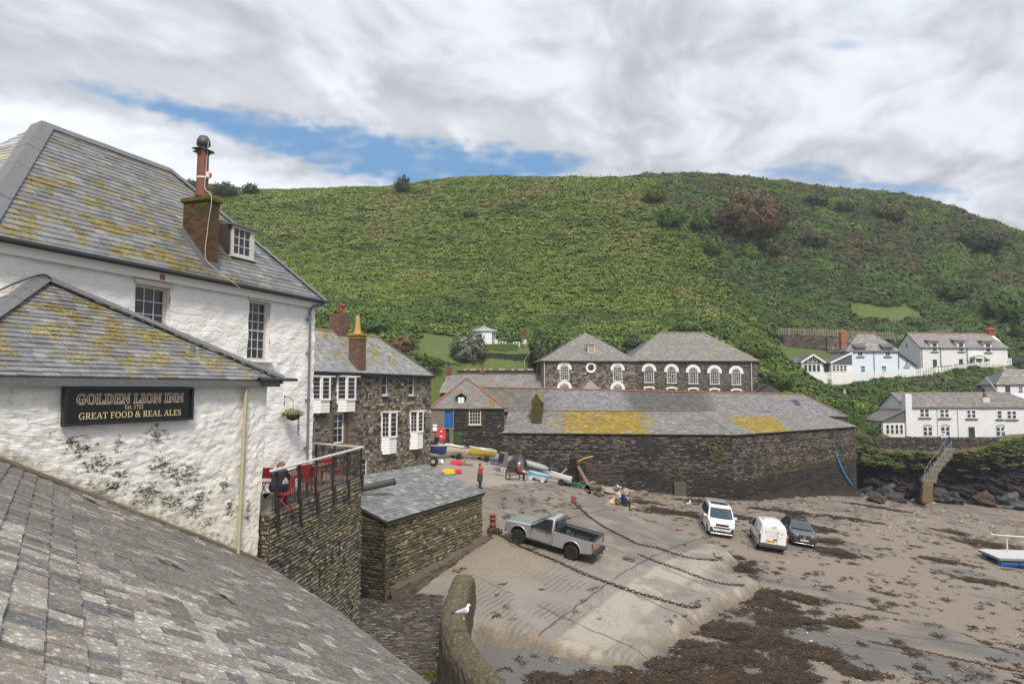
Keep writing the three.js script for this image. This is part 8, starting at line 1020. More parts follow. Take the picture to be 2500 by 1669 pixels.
part('headboard',[bar(v3(-0.5,1.22,-0.7),v3(-0.46,1.72,-0.58),0.05,0.05,v3(1,0,0)),bar(v3(-0.5,1.22,0.7),v3(-0.46,1.72,0.58),0.05,0.05,v3(1,0,0)),bx(0.05,0.05,1.2,-0.46,1.74,0),...[-3,-2,-1,0,1,2,3].map((i)=>rod(v3(-0.49,1.22,i*0.17),v3(-0.46,1.72,i*0.15),0.01)),...[0,1,2].map((i)=>rod(v3(-0.48,1.34+i*0.12,-0.62),v3(-0.48,1.34+i*0.12,0.62),0.008))],chrome,t);
part('grille',[rb(0.06,0.34,1.15,0.03,2.45,0.82,0),rb(0.12,0.2,1.6,0.04,2.4,0.56,0)],trim,t);part('bonnet_crease',[bar(v3(1.1,1.235,0.5),v3(2.25,1.105,0.42),0.02,0.02),bar(v3(1.1,1.235,-0.5),v3(2.25,1.105,-0.42),0.02,0.02)],P,t);part('rear_bumper',[rb(0.2,0.2,1.7,0.05,-2.74,0.55,0),bx(0.12,0.05,0.08,-2.9,0.48,0),rod(v3(-2.95,0.46,0),v3(-2.95,0.58,0),0.03)],trim,t);
mirrorPair(t,0.75,1.22,0.9,trim);wheelSet(t,[rx,fx],hw-0.01,0.385,0.25,trim,0.28);plateMesh(t,'WK68 DMX','#d9b400',0.5,0.11,(o)=>{o.position.set(-2.65,0.72,0);o.rotation.y=-PI/2;});
{const R=rng(3),g=[];for(let i=0;i<9;i++){const p=[];for(let k=0;k<6;k++)p.push(v3(-0.7-R()*0.5,0.72+0.06*R()+(i<2?0.4*(1-k/5):0),-0.1+0.5*R()));g.push(tube(p,0.012,20,4));}tag(part('green_rope',g,mat([0.1,0.3,0.14],0.9)),'tangle of pale green rope in the pickup load bed','rope');const o=scene.children[scene.children.length-1];o.position.copy(t.position);o.quaternion.copy(t.quaternion);}
}
function vanLike(name,label,cat,pos,head,body,P,W,tz,o){const t=thing(name,label,cat);onSlope(t,pos,head,sandY,1.3);part('body',shell(body,W,o.bev??0.1,tz),P,t);return t;}
{// white people carrier facing the camera
const P=paintM([0.68,0.69,0.7]),W=1.92,hw=W/2,fx=1.55,rx=-1.55,tz=(x,y)=>(1-0.2*Math.pow(sstep(0.95,1.95,y),1.3))*(1-0.13*Math.pow(sstep(1.5,2.5,x),1.5)),zf=(x,y)=>hw*tz(x,y);
const body=[[-2.45,0.35],[rx-0.46,0.3],...arcHole(rx,0.42,0.34,12),[rx+0.46,0.28],[fx-0.46,0.28],...arcHole(fx,0.42,0.34,12),[fx+0.46,0.28],[2.3,0.26],[2.45,0.45],[2.46,0.8],[2.36,0.98],[1.72,1.17],[0.86,1.8],[0.62,1.89],[0,1.93],[-2.2,1.9],[-2.4,1.8],[-2.48,1.1]],c=gB(1757,1306),head=v3(-0.16,0,0.98);
const t=vanLike('white_van','white passenger van with a dark windscreen parked facing the slipway tip','van',c.clone().addScaledVector(head,-1.6),head,body,P,W,tz,{});
part('windscreen',crossPane([1.68,1.2],[0.92,1.76],0.8,0.71,0.05,[0.035,0.03]),new THREE.MeshPhysicalMaterial({color:0x182830,roughness:0.06,clearcoat:1}),t);part('wiper',[bar(v3(1.74,1.22,-0.4),v3(1.65,1.27,0.3),0.02,0.02)],trim,t);
part('sunroof',[rb(0.75,0.03,1.2,0.01,0.0,1.945,0)],carGlass,t);part('aerial',rod(v3(0.65,1.9,0),v3(0.55,2.05,0),0.012),trim,t);
for(const s of[-1,1]){part('side_window',sidePane([[1.3,1.15],[0.78,1.68],[0.2,1.7],[0.2,1.15]],zf,s),carGlass,t);part('side_window',sidePane([[0.1,1.15],[0.1,1.7],[-2.1,1.7],[-2.2,1.15]],zf,s),carGlass,t);part('headlight',grid(4,2,(u,v)=>[lerp(2.42,2.0,v*0.7+u*0.3),lerp(0.84,1.06,v)+ 0.05*u,s*lerp(0.5,0.86,u)*(1-0.04*v)+ 0]),lamp0,t).position.x=0.045;part('bumper_vent',[rb(0.08,0.34,0.3,0.05,2.42,0.52,s*0.66,0,s*0.3),rb(0.06,0.1,0.12,0.02,2.45,0.5,s*0.66)],trim,t);part('lamp_edge',bar(v3(2.44,0.82,s*0.5),v3(2.16,0.98,s*0.83),0.03,0.03),trim,t);}
part('grille',[rb(0.08,0.17,0.92,0.04,2.44,0.87,0),rb(0.06,0.08,1.1,0.03,2.47,0.68,0)],trim,t);part('grille',rb(0.08,0.14,1.3,0.05,2.44,0.4,0),trim,t);part('maker_badge',[bx(0.02,0.14,0.05,2.49,0.88,0),bx(0.02,0.05,0.12,2.49,0.92,0.02)],chrome,t);part('chin',rb(0.1,0.1,1.5,0.04,2.42,0.27,0),P,t);
mirrorPair(t,1.15,1.2,0.94,P);wheelSet(t,[rx,fx],hw-0.03,0.33,0.22,chrome);plateMesh(t,'EJ67 FPU','#dfe2e2',0.52,0.11,(q)=>{q.position.set(2.5,0.55,0);q.rotation.y=PI/2;});
}
{// small white delivery van seen from behind
const P=paintM([0.66,0.66,0.65]),W=1.85,hw=W/2,fx=1.35,rx=-1.4,tz=(x,y)=>(1-0.2*Math.pow(sstep(0.95,1.85,y),1.3))*(1-0.14*Math.pow(sstep(1.3,2.2,x),1.5)),zf=(x,y)=>hw*tz(x,y);
const body=[[-2.2,0.42],[rx-0.44,0.36],...arcHole(rx,0.4,0.34,12),[rx+0.44,0.3],[fx-0.44,0.3],...arcHole(fx,0.4,0.34,12),[fx+0.44,0.32],[2.05,0.35],[2.18,0.6],[2.1,0.95],[1.5,1.1],[0.75,1.68],[0.5,1.78],[0,1.83],[-1.9,1.8],[-2.1,1.72],[-2.23,1.1]],c=gB(1884,1349),head=v3(0.185,0,-0.98);
const t=vanLike('delivery_van','small white delivery van with black lettering and a roof unit seen from behind','van',c.clone().addScaledVector(head,2.1),head,body,P,W,tz,{});
const cv=document.createElement('canvas');cv.width=512;cv.height=384;const g=cv.getContext('2d');g.fillStyle='#d6d6d3';g.fillRect(0,0,512,384);g.fillStyle='#2b3240';g.textAlign='center';const arc='DENNIS KNIGHT';g.font='bold 38px serif';for(let i=0;i<arc.length;i++){const a=(i -(arc.length-1)/ 2)*0.115;g.save();g.translate(256+Math.sin(a)*250,330-Math.cos(a)*250);g.rotate(a);g.fillText(arc[i],0,0);g.restore();}
g.font='bold 24px serif';g.fillText('FISHMONGERS',256,125);g.font='20px serif';g.fillText('PORT ISAAC',256,155);for(const[y,w]of[[176,300],[192,330],[206,250],[246,340]]){for(let x=256-w/2;x<256+w/2;x +=11)g.fillRect(x,y,8,y===246?7:4);}for(const s of[-1,1]){g.beginPath();g.arc(256+s*190,100,12,0,7);g.fill();g.fillRect(256+s*190-4,76,8,40);}
g.beginPath();g.fillStyle='#1b6fae';g.arc(398,312,17,0,7);g.fill();g.fillStyle='#8d7f6a';g.beginPath();g.arc(346,308,13,0,7);g.fill();g.fillStyle='#222';for(let i=0;i<7;i++)g.fillRect(352+i*13,350 +(i % 2)*12,9,14);
const ct=new THREE.CanvasTexture(cv);ct.colorSpace=THREE.SRGBColorSpace;const lv=part('door_lettering',crossPane([-2.305,0.62],[-2.215,1.62],-0.82,-0.72,0,[-0.004,0]),new THREE.MeshPhysicalMaterial({map:ct,roughness:0.35,clearcoat:1,side:THREE.DoubleSide}),t);
part('door_split',bx(0.012,1.1,0.012,-2.315,1.0,0.22,0,0,-0.08),trim,t);part('rear_bumper',[rb(0.22,0.24,1.78,0.06,-2.22,0.46,0),rb(0.16,0.3,0.22,0.05,-2.22,0.58,0.8),rb(0.16,0.3,0.22,0.05,-2.22,0.58,-0.8)],mat([0.05,0.05,0.055],0.7),t);part('high_brake_light',bx(0.03,0.03,0.3,-2.2,1.74,0),lampRed,t);part('door_handle',bx(0.04,0.05,0.24,-2.31,0.92,0.1),trim,t);
for(const s of[-1,1]){part('tail_light',rb(0.14,0.42,0.13,0.03,-2.2,1.0,s*(zf(-2.2,1.0)- 0.04)),lampRed,t);part('side_window',sidePane([[1.15,1.08],[0.62,1.58],[0.1,1.6],[0.1,1.05]],zf,s),carGlass,t);part('side_rub_strip',bx(1.9,0.18,0.03,0,0.52,s*(zf(0,0.5)+ 0.006)),trim,t);part('slide_rail',bx(1.1,0.04,0.02,-1.3,1.12,s*(zf(-1,1.1)+ 0.006)),trim,t);part('door_seam',[bar(v3(0.06,0.4,s*(zf(0,0.5)+ 0.004)),v3(0.06,1.62,s*(zf(0,1.6)+ 0.004)),0.006,0.014),bar(v3(-0.9,0.4,s*(zf(0,0.5)+ 0.004)),v3(-0.9,1.62,s*(zf(0,1.6)+ 0.004)),0.006,0.014)],mat([0.3,0.3,0.3],0.6),t);part('side_lettering',[0,1,2,3].map((i)=>bx(0.42-0.05*i,0.035,0.012,-0.45,1.42-i*0.09,s*(zf(-0.4,1.4-i*0.09)+ 0.006))),mat([0.06,0.07,0.09],0.6),t);}
part('roof_unit',[rb(0.85,0.16,0.95,0.07,-0.7,1.9,0),rb(0.95,0.05,1.05,0.02,-0.7,1.84,0)],P,t);part('windscreen',crossPane([1.46,1.13],[0.8,1.65],0.72,0.62,0.05,[0.035,0.03]),carGlass,t);mirrorPair(t,0.95,1.12,0.9,trim);wheelSet(t,[rx,fx],hw-0.03,0.32,0.21,M.steel);plateMesh(t,'OK21 FWA','#d9a70c',0.52,0.12,(q)=>{q.position.set(-2.325,0.78,-0.14);q.rotation.y=-PI/2;});
}
{// dark grey crossover facing the camera
const P=paintM([0.05,0.052,0.062],{metalness:0.5}),W=1.84,hw=W/2,fx=1.35,rx=-1.32,tz=(x,y)=>(1-0.36*Math.pow(sstep(0.92,1.62,y),1.1))*(1-0.16*Math.pow(sstep(1.3,2.2,x),1.6))*(1-0.1*sstep(-1.6,-2.2,x)),zf=(x,y)=>hw*tz(x,y);
const body=[[-2.12,0.45],[rx-0.46,0.36],...arcHole(rx,0.42,0.35,12),[rx+0.46,0.26],[fx-0.46,0.26],...arcHole(fx,0.42,0.35,12),[fx+0.46,0.28],[2.05,0.26],[2.18,0.5],[2.16,0.78],[2.02,0.92],[1.2,1.06],[0.4,1.52],[0.15,1.6],[-0.3,1.62],[-1.3,1.55],[-1.9,1.1],[-2.15,0.95]],c=gB(1957,1332),head=v3(-0.19,0,0.98);
const t=vanLike('dark_crossover_car','dark grey crossover car with a black glass roof parked beside the delivery van','car',c.clone().addScaledVector(head,-1.5),head,body,P,W,tz,{bev:0.12});
part('windscreen',crossPane([1.17,1.09],[0.44,1.51],0.74,0.6,0.06,[0.035,0.035]),new THREE.MeshPhysicalMaterial({color:0x2a3338,roughness:0.06,clearcoat:1}),t);part('glass_roof',rb(1.5,0.03,1.02,0.012,-0.5,1.63,0),carGlass,t);
for(const s of[-1,1]){part('roof_rail',tube([v3(0.15,1.6,s*0.56),v3(-0.5,1.67,s*0.56),v3(-1.35,1.58,s*0.56)],0.022,12,6),chrome,t);part('side_window',sidePane([[0.95,1.06],[0.36,1.45],[-0.25,1.5],[-0.25,1.04]],zf,s),carGlass,t);part('side_window',sidePane([[-0.32,1.04],[-0.32,1.5],[-1.1,1.46],[-1.55,1.12]],zf,s),carGlass,t);part('headlight',grid(4,2,(u,v)=>[lerp(2.16,1.8,u*0.8+v*0.2),lerp(0.76,0.88,v)+ 0.06*u,s*lerp(0.46,0.8,u)]),lamp0,t).position.x=0.03;part('fog_lamp',rb(0.06,0.07,0.24,0.02,2.12,0.48,s*0.62),chrome,t);part('v_bar',bar(v3(2.2,0.86,s*0.44),v3(2.2,0.62,s*0.22),0.03,0.06,v3(1,0,0)),chrome,t);part('arch_trim',[new THREE.TorusGeometry(0.43,0.035,6,16,PI).translate(fx,0.35,s*(zf(fx,0.7)- 0.01)),new THREE.TorusGeometry(0.43,0.035,6,16,PI).translate(rx,0.35,s*(zf(rx,0.7)- 0.01))],trim,t);}
part('grille',[rb(0.06,0.3,0.9,0.03,2.16,0.72,0),rb(0.06,0.16,1.3,0.03,2.15,0.38,0)],trim,t);part('maker_badge',[new THREE.TorusGeometry(0.09,0.018,6,18).rotateY(PI/2).translate(2.21,0.74,0),bx(0.02,0.035,0.22,2.21,0.74,0)],chrome,t);part('chin_strip',rb(0.05,0.03,1.3,0.01,2.17,0.29,0),chrome,t);
mirrorPair(t,0.85,1.08,0.88,P);wheelSet(t,[rx,fx],hw-0.03,0.345,0.22,M.steel);plateMesh(t,'HG69 FXW','#dcdfe0',0.52,0.11,(q)=>{q.position.set(2.215,0.53,0);q.rotation.y=PI/2;});
}
{// dark car half hidden by the end of the white cottage
const c=at(2478,896,129),t=thing('parked_car','black car half hidden beside the right end of the upper white cottage','car',c,0.1),P=paintM([0.012,0.014,0.02]),tz=(x,y)=>1-0.3*sstep(0.9,1.6,y);part('body',shell([[-2.2,0.3],[2.2,0.3],[2.2,0.85],[1.2,1.0],[0.4,1.5],[-1.4,1.5],[-2.1,1.05]],1.8,0.12,tz),P,t);for(const s of[-1,1])part('side_window',sidePane([[1.0,1.02],[0.35,1.42],[-1.3,1.42],[-1.6,1.02]],(x,y)=>0.9*tz(x,y),s),carGlass,t);wheelSet(t,[-1.3,1.35],0.88,0.33,0.2,M.steel);t.position.y +=0.3;
}
// ------------------------------------------------------------ boats and what lies about at the head of the slip
function hull(t,L,B,D,outM,inM,rimM,transom=0.8){// a clinker dinghy: skin, lining, gunwale, thwarts
const sec=(u)=>B/2*Math.pow(Math.sin(Math.min(1,(1-u)*1.25+0.02)*PI/2),0.75)*lerp(transom,1,sstep(0,0.45,u)),sheer=(u)=>D*(1+0.28*Math.pow(u,2.2)+ 0.06*(1-u)**2),keel=(u)=>0.02+0.12*Math.pow(sstep(0.72,1,u),2)*D*3;
const skin=(s,k,in_)=>grid(28,14,(u,v)=>{const w=sec(u)*k,a=v,st=Math.floor(v*7)/ 7,y=lerp(keel(u),sheer(u),Math.pow(v,1.5)),z=w*Math.pow(Math.sin(Math.min(1,v*1.05)*PI/2),0.62)+(in_?0:0.014*(v*7-Math.floor(v*7)));return[lerp(-L/2,L/2,u),y +(in_?0.03:0),s*z];});
part('hull_skin',[skin(1,1),skin(-1,1)],outM,t);part('lining',[skin(1,0.95,1),skin(-1,0.95,1),grid(10,8,(u,v)=>{const k=v*2-1;return[lerp(-L*0.46,L*0.3,u),0.1+keel(0),k*sec(lerp(0.04,0.8,u))*0.7];})],inM,t);
part('transom',grid(8,6,(u,v)=>{const k=u*2-1,y=lerp(keel(0),sheer(0),Math.pow(v,1.5));return[-L/2,y,k*sec(0)*Math.pow(Math.sin(Math.min(1,v*1.05)*PI/2),0.62)];}),outM,t);
const rail=(s)=>{const p=[];for(let i=0;i<=14;i++){const u=i/14;p.push(v3(lerp(-L/2,L/2,u),sheer(u),s*sec(u)));}return tube(p,0.035,28,6);};part('gunwale',[rail(1),rail(-1),rod(v3(-L/2,sheer(0),-sec(0)),v3(-L/2,sheer(0),sec(0)),0.035)],rimM,t);for(const u of[0.14,0.42,0.68])part('thwart',bx(0.24,0.035,sec(u)*1.85,lerp(-L/2,L/2,u),sheer(u)*0.68,0),inM,t);
}
const trailer=(label,p,fwd,L)=>{const t=thing('boat_trailer',label,'trailer');onSlope(t,p,fwd,groundY,0.8);part('frame',[bx(L,0.07,0.07,0,0.36,0.4),bx(L,0.07,0.07,0,0.36,-0.4),...[-0.4,0,0.4].map((k)=>bx(0.07,0.07,0.85,L*k,0.36,0)),bar(v3(L/2,0.36,0.4),v3(L/2+0.6,0.36,0),0.07,0.07),bar(v3(L/2,0.36,-0.4),v3(L/2+0.6,0.36,0),0.07,0.07)],mat([0.2,0.17,0.13],0.8),t);for(const s of[-1,1])part('wheel',[new THREE.TorusGeometry(0.2,0.08,8,16).translate(-L*0.1,0.26,s*0.62),new THREE.CylinderGeometry(0.14,0.14,0.1,12).rotateX(PI/2).translate(-L*0.1,0.26,s*0.62)],M.rubber,t);return t;};
{
const boat=(name,label,px,py,fwd,L,B,D,o,i,r,lift=0.38)=>{const t=thing(name,label,'boat');onSlope(t,onLand(px,py),fwd,groundY,0.8);t.position.y +=lift-0.14;hull(t,L,B,D,mat(o,0.4),mat(i,0.6),mat(r,0.5));return t;};
const f1=v3(-0.83,0,0.55),yb=boat('yellow_boat','yellow clinker dinghy with a grey interior on a trailer',1172,1122,f1,2.75,1.35,0.72,[0.44,0.35,0.04],[0.42,0.42,0.35],[0.6,0.6,0.55]);part('engine_box',rb(0.5,0.45,0.5,0.05,-0.1,0.62,0),M.whiteOld,yb);part('white_tank',rb(0.35,0.2,0.35,0.04,-0.9,0.5,0.1),M.white,yb);trailer('low rusty trailer under the yellow dinghy',onLand(1173,1123),f1,2.4);
const f2=v3(-0.86,0,0.5),cb=boat('cream_boat','cream clinker boat with a black rubbing line left of the yellow dinghy',1104,1117,f2,2.7,1.4,0.78,[0.55,0.49,0.4],[0.6,0.57,0.5],[0.1,0.08,0.06]);part('cuddy',[rb(0.9,0.4,0.8,0.08,0.3,0.75,0),bx(0.6,0.08,0.7,-0.5,0.7,0)],mat([0.6,0.57,0.5],0.5),cb);part('outboard_motor',[rb(0.3,0.4,0.26,0.06,-1.5,1.35,0),rod(v3(-1.5,0.5,0),v3(-1.5,1.2,0),0.07)],mat([0.03,0.035,0.06],0.4),cb);trailer('low trailer under the cream boat',onLand(1106,1118),f2,2.3);
const f3=v3(0.9,0,0.2),bb=boat('blue_boat','dark blue boat with white rail half hidden behind the rubble house corner',1058,1118,f3,2.3,1.3,0.75,[0.03,0.04,0.13],[0.5,0.5,0.48],[0.6,0.6,0.6],0.5);part('orange_fender',new THREE.CapsuleGeometry(0.18,0.5,4,10).translate(-0.5,0.35,0.75),mat([0.75,0.19,0.02],0.5),bb);part('outboard_motor',[rb(0.4,0.5,0.4,0.08,0.1,1.3,0),rb(0.6,0.3,0.5,0.08,-0.1,0.95,0.2)],trim,bb);
tag(part('trailer_wheel',[new THREE.TorusGeometry(0.3,0.13,10,20)],M.rubber),'fat black trailer wheel beside the rubble house corner','wheel').position.copy(onLand(1057,1139).add(v3(0,0.42,0)));
const box=(name,label,px,py,sx,sy,sz,m,turn,cat='crate',grp)=>{const t=thing(name,label,cat,onLand(px,py),turn,grp),w=sx/2,d=sz/2;part('box',[rb(sx,0.05,sz,0.015,0,0.03,0),...[-1,1].map((s)=>rb(sx*0.94,sy,0.05,0.015,0,sy/2,s*(d-0.04),s*-0.12)),...[-1,1].map((s)=>rb(0.05,sy,sz*0.9,0.015,s*(w-0.05),sy/2,0,0,0,s*0.12)),rb(sx*0.86,0.04,sz*0.84,0.012,0,sy-0.04,0)],m,t);part('rim',[rb(sx,0.06,0.07,0.02,0,sy*0.25,d),rb(sx,0.06,0.07,0.02,0,sy*0.25,-d),rb(0.07,0.06,sz,0.02,w,sy*0.25,0),rb(0.07,0.06,sz,0.02,-w,sy*0.25,0)],m,t);return t;};
box('fish_box','bright yellow upturned fish box on the pale concrete',1095,1157,0.95,0.36,0.55,M.yellow,-0.2);box('fish_box','red fish box touching the yellow one',1112,1155,0.85,0.3,0.55,mat([0.62,0.03,0.06],0.45),-0.35);box('fish_box','red fish box under the bow of the cream boat',1114,1134,0.95,0.32,0.55,mat([0.62,0.03,0.05],0.45),-0.15);box('fish_box','grey box beside the black trailer wheel',1068,1132,0.6,0.35,0.5,mat([0.3,0.31,0.31],0.6),0);box('fish_box','small white tub beside the grey box',1077,1132,0.32,0.36,0.4,M.white,0);
const wp=thing('winch_post','old winch post standing on boards below the yellow dinghy','post',onLand(1134,1134));part('post',[rod(v3(0,0,0),v3(0.05,0.85,0),0.1,0.07,8),rb(0.3,0.2,0.25,0.03,0,0.85,0)],M.woodGrey,wp);part('board',[bx(1.0,0.05,0.35,0.3,0.05,0.2)],M.wood,wp);
// tarpaulin covered gear on a trailer
const f4=v3(0.92,0,0.38),tr=trailer('long flat trailer carrying the gear under the black tarpaulin',onLand(1258,1152),f4,3.0),tp=thing('tarpaulin_heap','black tarpaulin rising to a peak over gear on the flat trailer','tarpaulin');onSlope(tp,onLand(1258,1152),f4,groundY,0.8);tp.position.y +=0.42;
part('tarpaulin',grid(40,30,(u,v)=>{const x=lerp(-0.95,1.15,u),z=lerp(-0.75,0.75,v),pk=Math.max(0,1-Math.hypot((x-0.25)/ 1.0,z/0.85)),e=Math.min(1,Math.min(u,1-u)*7,Math.min(v,1-v)*7);return[x,(0.25+1.05*Math.pow(pk,0.85)+ 0.06*fbm(x*4,z*4,3))*e,z];}),mat([0.02,0.021,0.023],0.5),tp);
const ch=thing('shrouded_chair','grey shrouded upright bundle standing left of the black tarpaulin','bundle');onSlope(ch,onLand(1226,1150),f4,groundY,0.6);ch.position.y +=0.4;part('cover',grid(24,16,(u,v)=>{const a=u*2*PI,r=lerp(0.5,0.36,v)*(1+0.08*Math.sin(a*5))*(v>0.95?0.4:1);return[Math.cos(a)*r,Math.pow(v,0.8)*1.25,Math.sin(a)*r*0.8];}),mat([0.11,0.105,0.1],0.9),ch);part('front_panel',bx(0.42,0.7,0.1,-0.05,0.75,0.4),trim,ch);
const pot=thing('lobster_pots','stack of pots and pale tubs on the trailer in front of the grey bundle','pots');onSlope(pot,onLand(1222,1160),f4,groundY,0.5);pot.position.y +=0.38;part('pot_frame',[...[0,1,2].flatMap((i)=>[new THREE.TorusGeometry(0.2,0.02,5,14,PI).translate(-0.4+i*0.2,0,0),bx(0.03,0.03,0.4,-0.4+i*0.2,0.02,0)]),bx(0.8,0.05,0.4,-0.2,0,0)],mat([0.1,0.11,0.14],0.8),pot);part('tub',[lathe([[0.1,0],[0.13,0.3],[0.11,0.3]],12).translate(0.2,0,0.2),lathe([[0.1,0],[0.12,0.26],[0.1,0.26]],12).translate(0.45,0,0.15)],M.whiteOld,pot);
const sb=onLand(1212,1135);const bt=thing('blue_tub','small blue tub on a cart behind the grey bundle','tub',sb);part('tub',lathe([[0.25,0.3],[0.42,0.62],[0.45,0.64],[0.4,0.6],[0.24,0.34]],14).scale(1.3,1,1),mat([0.08,0.22,0.5],0.5),bt);part('cart',[bx(1.0,0.06,0.6,0,0.27,0),new THREE.TorusGeometry(0.14,0.06,6,14).translate(-0.3,0.18,0.3)],M.wood,bt);
// bench
const bn=thing('wooden_bench','dark wooden bench beneath the white haired man','bench');onSlope(bn,onLand(1257,1172),v3(0.75,0,-0.66),groundY,0.5);bn.rotation.set(0,bn.rotation.y,0);const wd=mat([0.06,0.04,0.035],0.7);for(let i=0;i<4;i++)part('seat_slat',bx(1.5,0.03,0.1,0,0.45,-0.18+i*0.115),wd,bn);for(let i=0;i<3;i++)part('back_slat',bx(1.5,0.1,0.03,0,0.6+i*0.13,-0.27),wd,bn);for(const s of[-0.7,0.7]){part('bench_end',[bx(0.07,0.62,0.06,s,0.31,0.22),bx(0.07,0.9,0.06,s,0.45,-0.27),bx(0.07,0.05,0.55,s,0.64,-0.02),bx(0.06,0.06,0.5,s,0.14,0)],wd,bn);}
// grey upturned dinghy, blue and white play boat on wheels, white dinghy on its trailer
const gd=thing('grey_dinghy','grey inflatable dinghy lying by the sea wall behind the white haired man','dinghy');onSlope(gd,onLand(1302,1146),v3(0.95,0,0.3),groundY,0.8);const gm=mat([0.25,0.27,0.28],0.6);part('tube',[new THREE.TorusGeometry(0.5,0.22,10,28).rotateX(PI/2).scale(2.0,1.1,1).translate(0,0.42,0)],gm,gd);part('floor',bx(1.7,0.08,0.8,0,0.5,0),mat([0.36,0.38,0.38],0.7),gd);part('underside',rb(1.7,0.35,0.8,0.1,0,0.22,0),gm,gd);
const pb=thing('blue_play_boat','light blue tub boat on little wheels with a pale hull','boat');onSlope(pb,onLand(1313,1174),v3(0.92,0,0.42),groundY,0.6);const lb=mat([0.15,0.34,0.62],0.4),oval=(r0,r1,y0,y1)=>grid(28,3,(u,v)=>{const a=u*2*PI,k=lerp(r0,r1,v);return[Math.cos(a)*0.92*k*(Math.cos(a)>0?1.05:1),lerp(y0,y1,v),Math.sin(a)*0.5*k];});part('hull',[oval(0.8,1,0.22,0.62)],mat([0.5,0.52,0.52],0.5),pb);part('rim',[oval(1.03,0.86,0.62,0.66),oval(1.0,1.03,0.52,0.62)],lb,pb);part('well',[oval(0.86,0.5,0.66,0.4),oval(0.5,0.01,0.4,0.4)],mat([0.18,0.4,0.7],0.45),pb);part('seat',rb(0.5,0.14,0.4,0.04,0,0.46,0),lb,pb);for(const x of[-0.5,0.55])for(const s of[-1,1])part('wheel',new THREE.CylinderGeometry(0.17,0.17,0.12,14).rotateX(PI/2).translate(x,0.17,s*0.42),mat([0.4,0.5,0.62],0.5),pb);
const f6=v3(-0.93,0,-0.3),wb=boat('white_dinghy','small white dinghy tilted on a light trailer left of the anchor',1368,1182,f6,1.9,1.05,0.5,[0.6,0.6,0.58],[0.5,0.5,0.48],[0.6,0.6,0.58],0.4);part('outboard_motor',[rb(0.2,0.26,0.18,0.04,-1.0,0.62,0),rod(v3(-1.0,0.1,0),v3(-1.0,0.5,0),0.05)],trim,wb);part('mast',rod(v3(0.2,0.4,0),v3(-0.35,1.15,0),0.025),M.white,wb);part('panel',bx(0.35,0.3,0.02,0,0.35,0.5),M.greyPipe,wb);trailer('light trailer under the small white dinghy',onLand(1368,1183),f6,1.7);
}
// ------------------------------------------------------------ people, dog, gulls: continuous skins meshed from tapered bones
const segD=(p,a,b,ra,rb2)=>{const dx=b.x-a.x,dy=b.y-a.y,dz=b.z-a.z,L=dx*dx+dy*dy+dz*dz||1e-9,t=clamp(((p.x-a.x)*dx +(p.y-a.y)*dy +(p.z-a.z)*dz)/ L);return Math.hypot(p.x-a.x-dx*t,p.y-a.y-dy*t,p.z-a.z-dz*t)- lerp(ra,rb2,t);};
function fieldMesh(bones,k,c,half,res){// bones: [a, b, ra, rb]
const mc=new MarchingCubes(res,new THREE.MeshStandardMaterial(),false,false,60000),N=mc.size,p=v3(),h=N/2;mc.isolation=0;
for(let z=0;z<N;z++)for(let y=0;y<N;y++)for(let x=0;x<N;x++){p.set(c.x +(x-h)/ h*half,c.y +(y-h)/ h*half,c.z +(z-h)/ h*half);let d=1e3;for(const b of bones){const e=segD(p,b[0],b[1],b[2],b[3]);const q=clamp(0.5+0.5*(d-e)/ k);d=d>900?e:lerp(d,e,q)- k*q*(1-q);}mc.field[z*N*N+y*N+x]=-d;}
mc.update();const n=mc.count,g=new THREE.BufferGeometry(),P=new Float32Array(n*3),Q=new Float32Array(n*3);for(let i=0;i<n;i++){for(let q=0;q<3;q++){P[i*3+q]=mc.positionArray[i*3+q]*half +[c.x,c.y,c.z][q];Q[i*3+q]=mc.normalArray[i*3+q];}}
g.setAttribute('position',new THREE.BufferAttribute(P,3));g.setAttribute('normal',new THREE.BufferAttribute(Q,3));return worldUV(g);
}
function handGeo(w,dir,palmN){// palm, four unequal bent fingers, thumb from the side of the palm
const d=dir.clone().normalize(),n=palmN.clone().addScaledVector(d,-palmN.dot(d)).normalize(),s=d.clone().cross(n),g=[],at2=(a,b,c)=>w.clone().addScaledVector(d,a).addScaledVector(s,b).addScaledVector(n,c);
g.push(rb(0.09,0.03,0.085,0.013).applyMatrix4(new THREE.Matrix4().makeBasis(d,n,s)).translate(...at2(0.045,0,0).toArray()));[[-0.032,0.066],[-0.011,0.08],[0.011,0.074],[0.031,0.058]].forEach(([o,l])=>{const a=at2(0.085,o,0),b=at2(0.085+l*0.5,o*1.1,0.012),c=at2(0.085+l*0.85,o*1.1,0.038);g.push(rod(a,b,0.009,0.0085,6),rod(b,c,0.0085,0.007,6),ball(0.0085,b.x,b.y,b.z,1,1,1,6,4));});const t0=at2(0.025,-0.04,0),t1=at2(0.06,-0.07,0.012),t2=at2(0.09,-0.075,0.025);g.push(rod(t0,t1,0.012,0.01,6),rod(t1,t2,0.01,0.008,6));return g;
}
